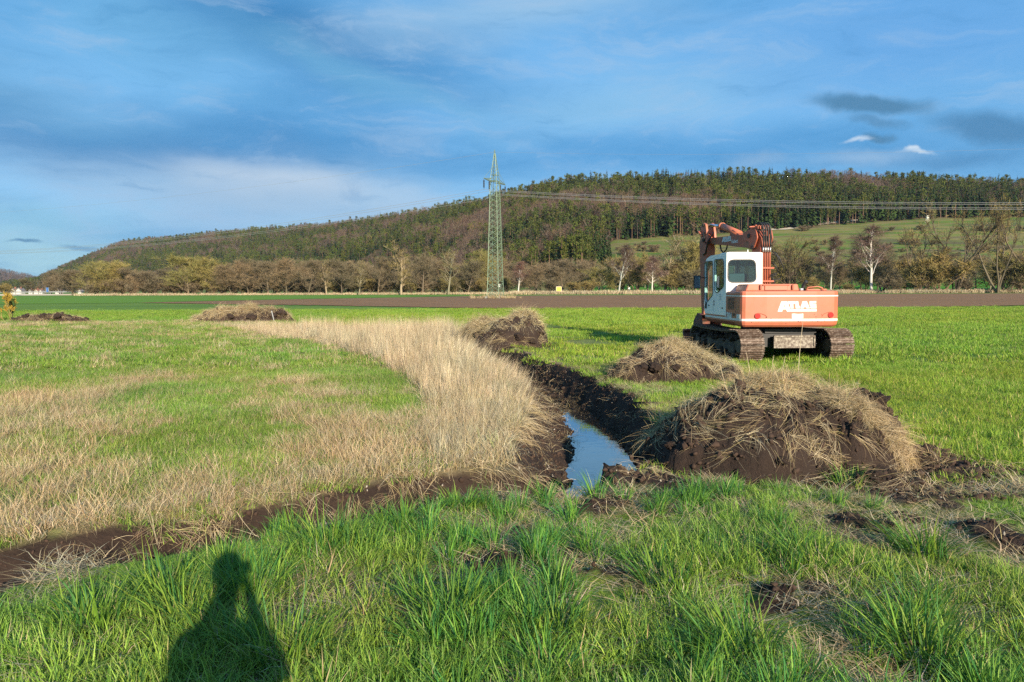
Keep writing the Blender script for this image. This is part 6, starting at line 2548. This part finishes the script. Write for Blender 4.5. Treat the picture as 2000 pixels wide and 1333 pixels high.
    cab_side = [(ye_, zb_), (1.42, zb_), (1.50, 1.30), (1.50, 2.42), (1.32, 2.58), (0.95, 2.645), (ye_, zt_)]
    rw = round_poly([S(1395.5, 508.5), S(1413.2, 507.0), S(1413.5, 559), S(1400, 572.5), S(1395.5, 566)], [0.12, 0.12, 0.10, 0.12, 0.06])
    dw = round_poly([S(1376.5, 513), S(1391.8, 511), S(1392, 576), S(1379, 592.5), S(1376.5, 585)], [0.10, 0.08, 0.10, 0.12, 0.06])
    def lft(u, v, w): return (cx0 - w, u, v)
    seam = S(1393.3, 560)[0]
    def clip(poly, lo, hi):
        out = []
        n = len(poly)
        for i in range(n):
            a, b_ = poly[i], poly[(i + 1) % n]
            if lo <= a[0] <= hi: out.append(a)
            for c in (lo, hi):
                if (a[0] - c) * (b_[0] - c) < 0:
                    t = (c - a[0]) / (b_[0] - a[0]); out.append((c, a[1] + t * (b_[1] - a[1])))
        # order around centre
        cxy = (sum(p[0] for p in out) / len(out), sum(p[1] for p in out) / len(out))
        out.sort(key=lambda p: math.atan2(p[1] - cxy[1], p[0] - cxy[0]))
        return out
    inset = 0.0
    rear_half = clip(cab_side, ye_, seam - 0.006)
    front_half = clip(cab_side, seam + 0.006, 9)
    wall = flat_shape('cab_side_wall', [(rear_half, [rw])], lambda u, v, w: (cx0 + 0.05 - w, u, v), 0.05, M_CAB, R)
    door = flat_shape('cab_door', [(front_half, [dw])], lambda u, v, w: (cx0 + 0.045 - w, u, v), 0.05, M_CAB, R)
    for par, win in ((wall, rw), (door, dw)):
        frame_strip('window_seal', win, 0.022, lambda u, v, w: (cx0 - 0.006 - w, u, v), 0.006, M_BLK, par)
        flat_shape('window_pane', [(win, [])], lambda u, v, w: (cx0 + 0.03 - w, u, v), 0.005, M_GLASS, par)
    y0, z_ = S(1379.5, 597)
    mm = MB(); mm.box((cx0 - 0.02, y0, z_), (0.03, 0.10, 0.16), (0.3, 0, 0), 0.01); mm.make('door_handle', M_BLK, door)
    for px, py, w_, h_ in ((1394.5, 589, 0.03, 0.05), (1394.5, 595, 0.03, 0.06), (1384.5, 597, 0.10, 0.035), (1410.5, 602, 0.10, 0.03)):
        y0, z_ = S(px, py)
        mm = MB(); mm.box((cx0 - 0.006, y0, z_), (0.014, w_, h_), None, 0.003); mm.make('hinge' if px < 1400 else 'latch', M_BLK, wall)
    for k in range(4):
        y0, z_ = S(1406.5, 576 + 3.2 * k)
        mm = MB(); mm.box((cx0 - 0.003, y0, z_), (0.006, 0.16, 0.012)); mm.make('notice_line', simple('notice_print', (0.25, 0.27, 0.3), 0.6), wall)
    # right wall of the cab
    rwin = round_poly([(ye_ + 0.2, 1.7), (1.3, 1.6), (1.3, 2.4), (ye_ + 0.2, 2.5)], 0.1)
    cab_r = [(max(a_, ye_ + 0.052), b_) for a_, b_ in cab_side]
    wr = flat_shape('cab_right_wall', [(cab_r, [rwin])], lambda u, v, w: (cx1 - 0.05 + w, u, v), 0.05, M_CAB, R)
    flat_shape('window_pane', [(rwin, [])], lambda u, v, w: (cx1 - 0.03 + w, u, v), 0.005, M_GLASS, wr)
    # rear wall
    wv0, wv1 = B(1423, 507, ye_)[0], B(1477, 507, ye_)[0]
    wz0, wz1 = B(1450, 551, ye_)[1], B(1450, 508.5, ye_)[1]
    win = round_poly([(wv0, wz0), (wv1, wz0), (wv1 - 0.03, wz1), (wv0 - 0.0, wz1)], 0.13, 5)
    rw_o = round_poly([(cx0 + 0.052, zb_), (cx1, zb_), (cx1 - 0.02, zt_), (cx0 + 0.052, zt_)], [0.0, 0.0, 0.09, 0.0])
    rear_w = flat_shape('cab_rear_wall', [(rw_o, [win])], lambda u, v, w: (u, ye_ + 0.05 - w, v), 0.05, M_CAB, R)
    frame_strip('window_seal', win, 0.024, lambda u, v, w: (u, ye_ - 0.002 - w, v), 0.012, M_BLK, rear_w)
    flat_shape('window_pane', [(win, [])], lambda u, v, w: (u, ye_ + 0.03 - w, v), 0.005, M_GLASS, rear_w)
    mm = MB(); mm.box((-0.74, ye_ - 0.012, 2.605), (0.42, 0.02, 0.012)); mm.make('roof_seam', M_UNDER, rear_w)
    for x in (-0.76, -0.70, -0.42, -0.38):
        mm = MB(); mm.box((x, ye_ - 0.005, 2.545), (0.025, 0.01, 0.018)); mm.make('rivet', M_BLK, rear_w)
    # front frame and windscreen
    mm = MB()
    for x in (cx0 + 0.06, cx1 - 0.06): mm.box((x, 1.47, 1.85), (0.06, 0.05, 1.15))
    mm.box(((cx0 + cx1) / 2, 1.47, 1.24), (0.83, 0.05, 0.32)); mm.box(((cx0 + cx1) / 2, 1.44, 2.42), (0.83, 0.06, 0.06))
    fr = mm.make('windscreen_frame', M_CAB, R)
    mm = MB(); mm.box(((cx0 + cx1) / 2, 1.47, 1.9), (0.70, 0.006, 0.98)); mm.make('window_pane', M_GLASS, fr)
    # roof
    prof = [(ye_ - 0.012, 2.60), (ye_ - 0.012, 2.668), (0.95, 2.655), (1.34, 2.59), (1.53, 2.43), (1.46, 2.42), (1.28, 2.55), (0.9, 2.60)]
    mm = MB(); mm.prism(prof, cx0 + 0.055, cx1 - 0.055, 'x', 0.012, 2); mm.make('cab_roof', M_CAB, R)
    mm = MB(); mm.box(((cx0 + cx1) / 2 - 0.05, 0.2, 2.675), (0.55, 0.7, 0.03), None, 0.012); mm.cyl((-0.62, ye_ + 0.1, 2.66), (-0.62, ye_ + 0.1, 2.74), 0.012, 6)
    mm.make('roof_hatch', M_CAB, R)
    mm = MB(); mm.box(((cx0 + cx1) / 2, 0.5, 1.10), (0.80, 1.8, 0.05)); mm.make('cab_floor', M_BLK, R)
    # inside
    sx = (cx0 + cx1) / 2 - 0.02
    mm = MB(); mm.box((sx, 0.30, 1.50), (0.5, 0.5, 0.14), None, 0.04, 2); mm.box((sx, 0.30, 1.28), (0.3, 0.36, 0.32), None, 0.02); mm.make('driver_seat', M_SEAT, R)
    mm = MB(); mm.box((sx - 0.02, 0.02, 1.84), (0.50, 0.12, 0.62), (0.12, 0, 0), 0.05, 2); mm.make('seat_back', M_SEAT, R)
    mm = MB(); mm.box((sx, 1.2, 1.30), (0.5, 0.22, 0.4), None, 0.04); mm.make('console', M_BLK, R)
    for s in (-0.27, 0.27):
        mm = MB(); mm.tube([(sx + s, 0.62, 1.45), (sx + s, 0.66, 1.70)], 0.018, 6); mm.box((sx + s, 0.66, 1.73), (0.05, 0.05, 0.09), None, 0.015); mm.make('control_lever', M_BLK, R)
    mm = MB(); mm.box((cx1 - 0.07, 0.15, 1.42), (0.03, 1.0, 0.62)); mm.make('sunlit_yellow_panel', M_SUN_YELLOW, R)
    # mirror
    y0, z_ = S(1366, 546, -1.42)
    mm = MB(); mm.tube([(cx0, 1.35, 2.05), (cx0 - 0.16, 1.42, 2.08), (cx0 - 0.22, 1.40, 2.02)], 0.012, 6)
    mm.tube([(cx0, 1.35, 1.80), (cx0 - 0.16, 1.42, 1.80), (cx0 - 0.22, 1.40, 1.86)], 0.012, 6); mm.make('mirror_bracket', M_BLK, R)
    mm = MB(); mm.box((cx0 - 0.24, 1.40, 1.94), (0.20, 0.05, 0.36), (0, 0, 0.15), 0.02, 2); mi = mm.make('mirror', M_BLK, R)
    mm = MB(); mm.box((cx0 - 0.236, 1.372, 1.94), (0.16, 0.006, 0.31), (0, 0, 0.15)); mm.make('mirror_face', M_MIRROR, mi)
    # ---------------- boom
    PH = math.radians(10)
    BO = Vector((6.74, 20.0))
    inv = R.matrix_local.inverted() if False else (Matrix.Translation(EXC) @ Matrix.Rotation(TH_U, 4, 'Z')).inverted()
    MBm = inv @ Matrix.Translation((BO.x, BO.y, 0)) @ Matrix.Rotation(PH, 4, 'Z')
    Q = lambda px, py, v=0.0: plane_side(px, py, BO, PH, v)

    def bp(name, mb, mat, parent=None):
        o = mb.make(name, mat, R if parent is None else parent)
        if parent is None: o.matrix_local = MBm
        return o
    # swing bracket and lower boom
    mm = MB(); mm.box((0.0, 0.02, 1.25), (0.62, 0.6, 0.9), None, 0.03); bp('boom_foot', mm, M_ORD)
    mm = MB(); mm.prism([(-0.16, 1.45), (0.16, 1.45), (0.30, 2.5), (0.42, 3.16), (0.30, 3.30), (0.02, 3.30), (-0.12, 3.1), (-0.14, 2.5)], -0.15, 0.15, 'x', 0.012); bp('lower_boom', mm, M_ORD)
    # knuckle brackets
    for s in (-0.235, 0.20):
        mm = MB(); mm.prism(round_poly([(0.10, 2.82), (0.42, 3.05), (0.72, 3.08), (0.72, 3.28), (0.36, 3.36), (0.0, 3.34), (-0.1, 3.1)], 0.06), s, s + 0.035, 'x', 0.006); bp('knuckle_plate', mm, M_ORD)
    mm = MB(); mm.cyl((-0.27, 0.35, 3.18), (0.27, 0.35, 3.18), 0.06, 14); mm.cyl((-0.26, 0.18, 2.86), (0.26, 0.18, 2.86), 0.05, 14); bp('pivot_pin', mm, M_UNDER)
    # upper boom
    tl, tr_, br, bl = Q(1397, 463.5, -0.17), Q(1474, 456.5, -0.17), Q(1470, 484, -0.17), Q(1394, 472.5, -0.17)
    ub = [(tr_[0], tr_[1]), (0.05, tr_[1] - 0.06), (0.0, 2.95), (0.25, 2.80), (0.55, 2.86), (br[0] + 0.25, br[1]), (bl[0] + 0.35, bl[1] - 0.03), (bl[0] + 0.5, (bl[1] + tl[1]) / 2), (tl[0] + 0.4, tl[1])]
    mm = MB(); mm.prism(ub, -0.17, 0.17, 'x', 0.012); bp('upper_boom', mm, M_ORD)
    # lettering on its left side
    (ua, za_), (ub_, zb2) = Q(1410.5, 475, -0.17), Q(1428, 462.5, -0.17)
    xs = [p[0] for o_, _ in LOGO for p in o_]
    def L2(p):
        t = (p[0] - 235) / (1192 - 235); q = (490 - p[1]) / (490 - 232)
        return (ua + (ub_ - ua) * t, za_ + 0.02 + (zb2 - za_) * q)
    outl2 = [([L2(p) for p in o_], [[L2(p) for p in h] for h in hs]) for o_, hs in LOGO]
    o = flat_shape('boom_lettering', outl2, lambda u, v, w: (-0.172 - w, u, v), 0.004, M_STRIPE, R); o.matrix_local = MBm
    (uc, zc_), (ud, zd_) = Q(1429, 476.5, -0.17), Q(1440.5, 470, -0.17)
    text_part('boom_script', 'Robert', R, M_STRIPE, MBm @ Matrix.Translation((-0.176, uc, zc_ + 0.01)) @ face_left, 0.15, abs(ud - uc) / (0.15 * 2.6), 0.003)
    # stick and its bracket
    u_s = Q(1390, 480, 0)[0]
    zt2 = Q(1388, 436)[1]
    mm = MB(); mm.prism([(u_s - 0.12, zt2 - 0.45), (u_s + 0.14, zt2 - 0.30), (u_s + 0.34, 3.2), (u_s + 0.10, 1.0), (u_s - 0.06, 0.95), (u_s - 0.22, 2.9)], -0.26, 0.02, 'x', 0.012); bp('stick', mm, M_ORD)
    for s in (-0.27, -0.02):
        mm = MB(); mm.prism(round_poly([(u_s - 0.25, zt2 - 0.62), (u_s + 0.25, zt2 - 0.55), (u_s + 0.22, zt2 - 0.1), (u_s + 0.05, zt2), (u_s - 0.12, zt2 - 0.05), (u_s - 0.2, zt2 - 0.3)], 0.05), s, s + 0.07, 'x', 0.008); bp('stick_bracket', mm, M_OR)
    mm = MB(); mm.cyl((-0.30, u_s + 0.02, zt2 - 0.08), (0.08, u_s + 0.02, zt2 - 0.08), 0.05, 12); mm.cyl((-0.30, u_s, 3.25), (0.2, u_s, 3.25), 0.06, 12); bp('stick_pin', mm, M_UNDER)
    # stick cylinder lying on the upper boom
    c0 = Q(1470, 466, -0.02); c1 = Q(1440, 455.5, -0.02); c2 = Q(1413, 442.5, -0.02); c3 = Q(1397, 440, -0.02)
    mm = MB(); mm.tube([(-0.05, c1[0] - 0.2, c1[1] - 0.04), (-0.05, c2[0], c2[1])], 0.095, 16); mm.tube([(-0.05, c2[0] - 0.02, c2[1]), (-0.05, c2[0] + 0.1, c2[1] + 0.01)], 0.11, 16)
    cyl = bp('stick_cylinder', mm, M_OR)
    mm = MB(); mm.tube([(-0.05, c2[0], c2[1]), (-0.05, u_s + 0.02, zt2 - 0.08)], 0.045, 12); mm.make('piston_rod', M_CHROME, cyl)
    mm = MB(); mm.prism([(c1[0] - 0.65, c0[1] + 0.02), (c1[0] + 0.25, tl[1] - 0.08), (c1[0] + 0.2, c1[1] + 0.08), (c1[0] + 0.05, c1[1] + 0.10)], -0.14, 0.06, 'x', 0.01); bp('cylinder_bracket', mm, M_ORD)
    # knuckle cylinder (behind, between lower boom and upper boom) and valves
    mm = MB()
    for k in range(4):
        x = -0.14 + 0.10 * k
        mm.box((x, 0.12, 3.40), (0.06, 0.10, 0.10), None, 0.01)
    mm.tube([(-0.2, 0.1, 3.44), (0.2, 0.1, 3.44)], 0.025, 6); mm.tube([(-0.25, 0.3, 3.42), (0.1, 0.5, 3.46), (0.1, 0.9, 3.42)], 0.02, 6)
    bp('valve_block', mm, M_OR)
    # hard pipes up the back of the lower boom with steel fittings, hoses looping over the knuckle
    for k in range(4):
        x = -0.105 + 0.066 * k
        mm = MB(); mm.tube([(x, -0.19, 1.5), (x, -0.19, 2.62), (x, -0.19, 2.72)], 0.013, 6); bp('hydraulic_pipe', mm, M_ORD)
        mm = MB(); mm.tube([(x, -0.19, 2.72), (x, -0.19, 2.86)], 0.022, 8); bp('pipe_fitting', mm, M_FIT)
        mm = MB()
        pts = []
        for t in np.linspace(0, 1, 14):
            a = math.pi * t
            pts.append((x - 0.10 * t, -0.20 - 0.06 * math.sin(a * 0.9) + 0.30 * max(0, t - 0.45), 2.86 + 0.62 * math.sin(a * 0.62)))
        mm.tube(pts, 0.024, 8); bp('hydraulic_hose', mm, M_BLK)
    for k, (x0, z0_, z1_, w_) in enumerate(((0.19, 2.75, 2.15, 0.20), (0.20, 2.68, 2.0, 0.30), (0.18, 2.45, 2.1, 0.16), (0.17, 2.1, 1.75, 0.08))):
        mm = MB()
        mm.tube([(x0, -0.1, z0_), (x0 + w_ * 0.55, -0.16, z0_ - 0.08), (x0 + w_, -0.18, (z0_ + z1_) / 2 - 0.05), (x0 + w_ * 0.7, -0.16, z1_ + 0.02), (x0 - 0.1, -0.2, z1_ - 0.04)], 0.017, 7); bp('side_hose', mm, M_BLK)
    mm = MB(); mm.box((-0.01, -0.2, 2.30), (0.44, 0.03, 0.05), None, 0.006); mm.box((-0.01, -0.2, 1.95), (0.44, 0.03, 0.05), None, 0.006); bp('pipe_clamp', mm, M_ORD)
    for (a, b_, c_) in (((1372, 462), (1382, 452), (1390, 455)),):
        mm = MB(); p_ = [Q(*q, -0.3) for q in (a, b_, c_)]
        mm.tube([(-0.3, p_[0][0] * 0 + u_s, p_[0][1]), (-0.34, u_s + 0.2, p_[1][1] + 0.02), (-0.3, u_s + 0.3, 3.55)], 0.03, 6); bp('hose_guard', mm, M_OR)
    mm = MB(); mm.tube([(-0.2, u_s - 0.3, 3.15), (-0.24, u_s - 0.15, 3.1), (-0.3, u_s - 0.1, 3.3), (-0.3, u_s - 0.05, 3.5)], 0.022, 6); mm.tube([(-0.2, u_s - 0.55, 3.45), (-0.28, u_s - 0.35, 3.2), (-0.29, u_s - 0.2, 2.85), (-0.28, u_s, 2.8)], 0.024, 6); bp('stick_hose', mm, M_BLK)
    ax = Q(1413, 480, -0.1)
    mm = MB(); mm.tube([(-0.1, ax[0] + 0.25, ax[1] + 0.10), (-0.1, ax[0] + 0.15, ax[1] - 0.12), (-0.1, ax[0], ax[1] - 0.22), (-0.1, ax[0] - 0.2, ax[1] - 0.12), (-0.1, ax[0] - 0.3, ax[1] + 0.1)], 0.022, 6); bp('drooping_hose', mm, M_BLK)
    # ditching bucket resting on the grass in front
    mm = MB()
    prof = [(u_s - 0.15, 0.95), (u_s + 0.15, 1.0), (u_s + 0.42, 0.75), (u_s + 0.45, 0.4), (u_s + 0.2, 0.1), (u_s - 0.3, 0.05), (u_s - 0.3, 0.08), (u_s + 0.18, 0.14), (u_s + 0.40, 0.42), (u_s + 0.37, 0.72), (u_s + 0.14, 0.93)]
    mm.prism(prof, -0.35, 0.25, 'x')
    mm.prism([(u_s - 0.15, 0.95), (u_s + 0.15, 1.0), (u_s + 0.42, 0.75), (u_s + 0.45, 0.4), (u_s + 0.2, 0.1), (u_s - 0.3, 0.05)], -0.38, -0.35, 'x')
    mm.prism([(u_s - 0.15, 0.95), (u_s + 0.15, 1.0), (u_s + 0.42, 0.75), (u_s + 0.45, 0.4), (u_s + 0.2, 0.1), (u_s - 0.3, 0.05)], 0.25, 0.28, 'x')
    bp('bucket', mm, simple('muddy_bucket_steel', (0.20, 0.06, 0.035), 0.7, 0, 0.3, 6, 0, (0.07, 0.045, 0.03), 0.7, 5))


random.seed(9)
build_digger()


# ------------------------------------------------------------------ the photographer, whose shadow falls into the foreground
def photographer():
    bm = bmesh.new()
    J = {'pelvis': ((0, 0, 0.96), .155, .12), 'spine': ((0, 0.01, 1.12), .14, .105), 'chest': ((0, 0.0, 1.32), .165, .12), 'neck0': ((0, 0.0, 1.47), .09, .08), 'neck': ((0, 0.01, 1.53), .055, .055),
         'head0': ((0, 0.03, 1.60), .07, .08), 'head': ((0, 0.03, 1.70), .078, .095), 'top': ((0, 0.02, 1.77), .06, .07)}
    E = [('pelvis', 'spine'), ('spine', 'chest'), ('chest', 'neck0'), ('neck0', 'neck'), ('neck', 'head0'), ('head0', 'head'), ('head', 'top')]
    for s, n in ((-1, 'l'), (1, 'r')):
        J.update({n + 'sh': ((s * .19, -0.01, 1.43), .065, .065), n + 'el': ((s * .24, 0.08, 1.26), .05, .05), n + 'wr': ((s * .10, 0.13, 1.50), .035, .04), n + 'ha': ((s * .08, 0.15, 1.57), .022, .04),
                  n + 'hip': ((s * .10, 0, 0.90), .095, .095), n + 'kn': ((s * .12, 0.02, 0.50), .062, .065), n + 'an': ((s * .13, -0.01, 0.10), .042, .048), n + 'toe': ((s * .15, 0.16, 0.045), .045, .035)})
        E += [('chest', n + 'sh'), (n + 'sh', n + 'el'), (n + 'el', n + 'wr'), (n + 'wr', n + 'ha'), ('pelvis', n + 'hip'), (n + 'hip', n + 'kn'), (n + 'kn', n + 'an'), (n + 'an', n + 'toe')]
        for k in range(5):                                     # fingers holding the phone up
            a = 'f%d%s' % (k, n)
            J[a] = ((s * (.045 + .008 * (k == 4)), 0.165 + 0.004 * k, 1.60 + 0.017 * k - 0.03 * (k == 4)), .0085, .0085)
            J[a + 't'] = ((s * (.012 + .004 * (k % 2)), 0.172, 1.61 + 0.017 * k - 0.03 * (k == 4)), .007, .007)
            E += [(n + 'ha', a), (a, a + 't')]
    keys = list(J)
    me = bpy.data.meshes.new('body')
    me.from_pydata([J[k][0] for k in keys], [(keys.index(a), keys.index(b)) for a, b in E], [])
    root = thing('person', 'person in dark jacket and trousers standing behind the camera holding up a phone', 'person', (0.02, -0.42, 0.0))
    o = link('body', me, root)
    sk = o.modifiers.new('skin', 'SKIN')
    for i, k in enumerate(keys):
        me.skin_vertices[0].data[i].radius = J[k][1:]
    me.skin_vertices[0].data[0].use_root = True
    sd = o.modifiers.new('sub', 'SUBSURF'); sd.levels = 2; sd.render_levels = 2
    mat = simple('dark_clothes', (0.03, 0.035, 0.05), 0.9)
    me.materials.append(mat)
    mm = MB(); bmesh.ops.create_uvsphere(mm.bm, u_segments=16, v_segments=10, radius=1)
    for v in mm.bm.verts: v.co = Vector((v.co.x * .088, v.co.y * .105 + 0.02, v.co.z * .10 + 1.735))
    mm.make('hair', simple('brown_hair', (0.05, 0.03, 0.02), 0.8), root)
    mm = MB(); mm.prism([(-0.24, 0.86), (0.24, 0.86), (0.22, 1.2), (0.21, 1.42), (0.08, 1.49), (-0.08, 1.49), (-0.21, 1.42), (-0.22, 1.2)], -0.15, 0.14, 'y', 0.06, 3)
    mm.make('jacket', mat, root)
    mm = MB(); mm.box((0.02, -0.235, 1.69), (0.16, 0.009, 0.076), None, 0.004)
    ph = mm.make('phone', M_BLK)
    tag(ph, 'black phone held up in both hands right behind the viewpoint', 'phone')


photographer()


# ------------------------------------------------------------------ air between the camera and the far hills
def air():
    m = bpy.data.materials.new('haze')
    m.use_nodes = True
    nt = m.node_tree
    for n in list(nt.nodes): nt.nodes.remove(n)
    out = nt.nodes.new('ShaderNodeOutputMaterial')
    v = nt.nodes.new('ShaderNodeVolumePrincipled')
    v.inputs['Color'].default_value = (0.62, 0.78, 1.0, 1)
    v.inputs['Density'].default_value = 0.000035
    v.inputs['Anisotropy'].default_value = 0.2
    nt.links.new(v.outputs[0], out.inputs['Volume'])
    mm = MB(); mm.box((-400, 2150, 110), (6000, 4560, 230))
    o = mm.make('haze', m)
    tag(o, 'thin bluish air in front of the far hills', None, None, 'stuff')


air()
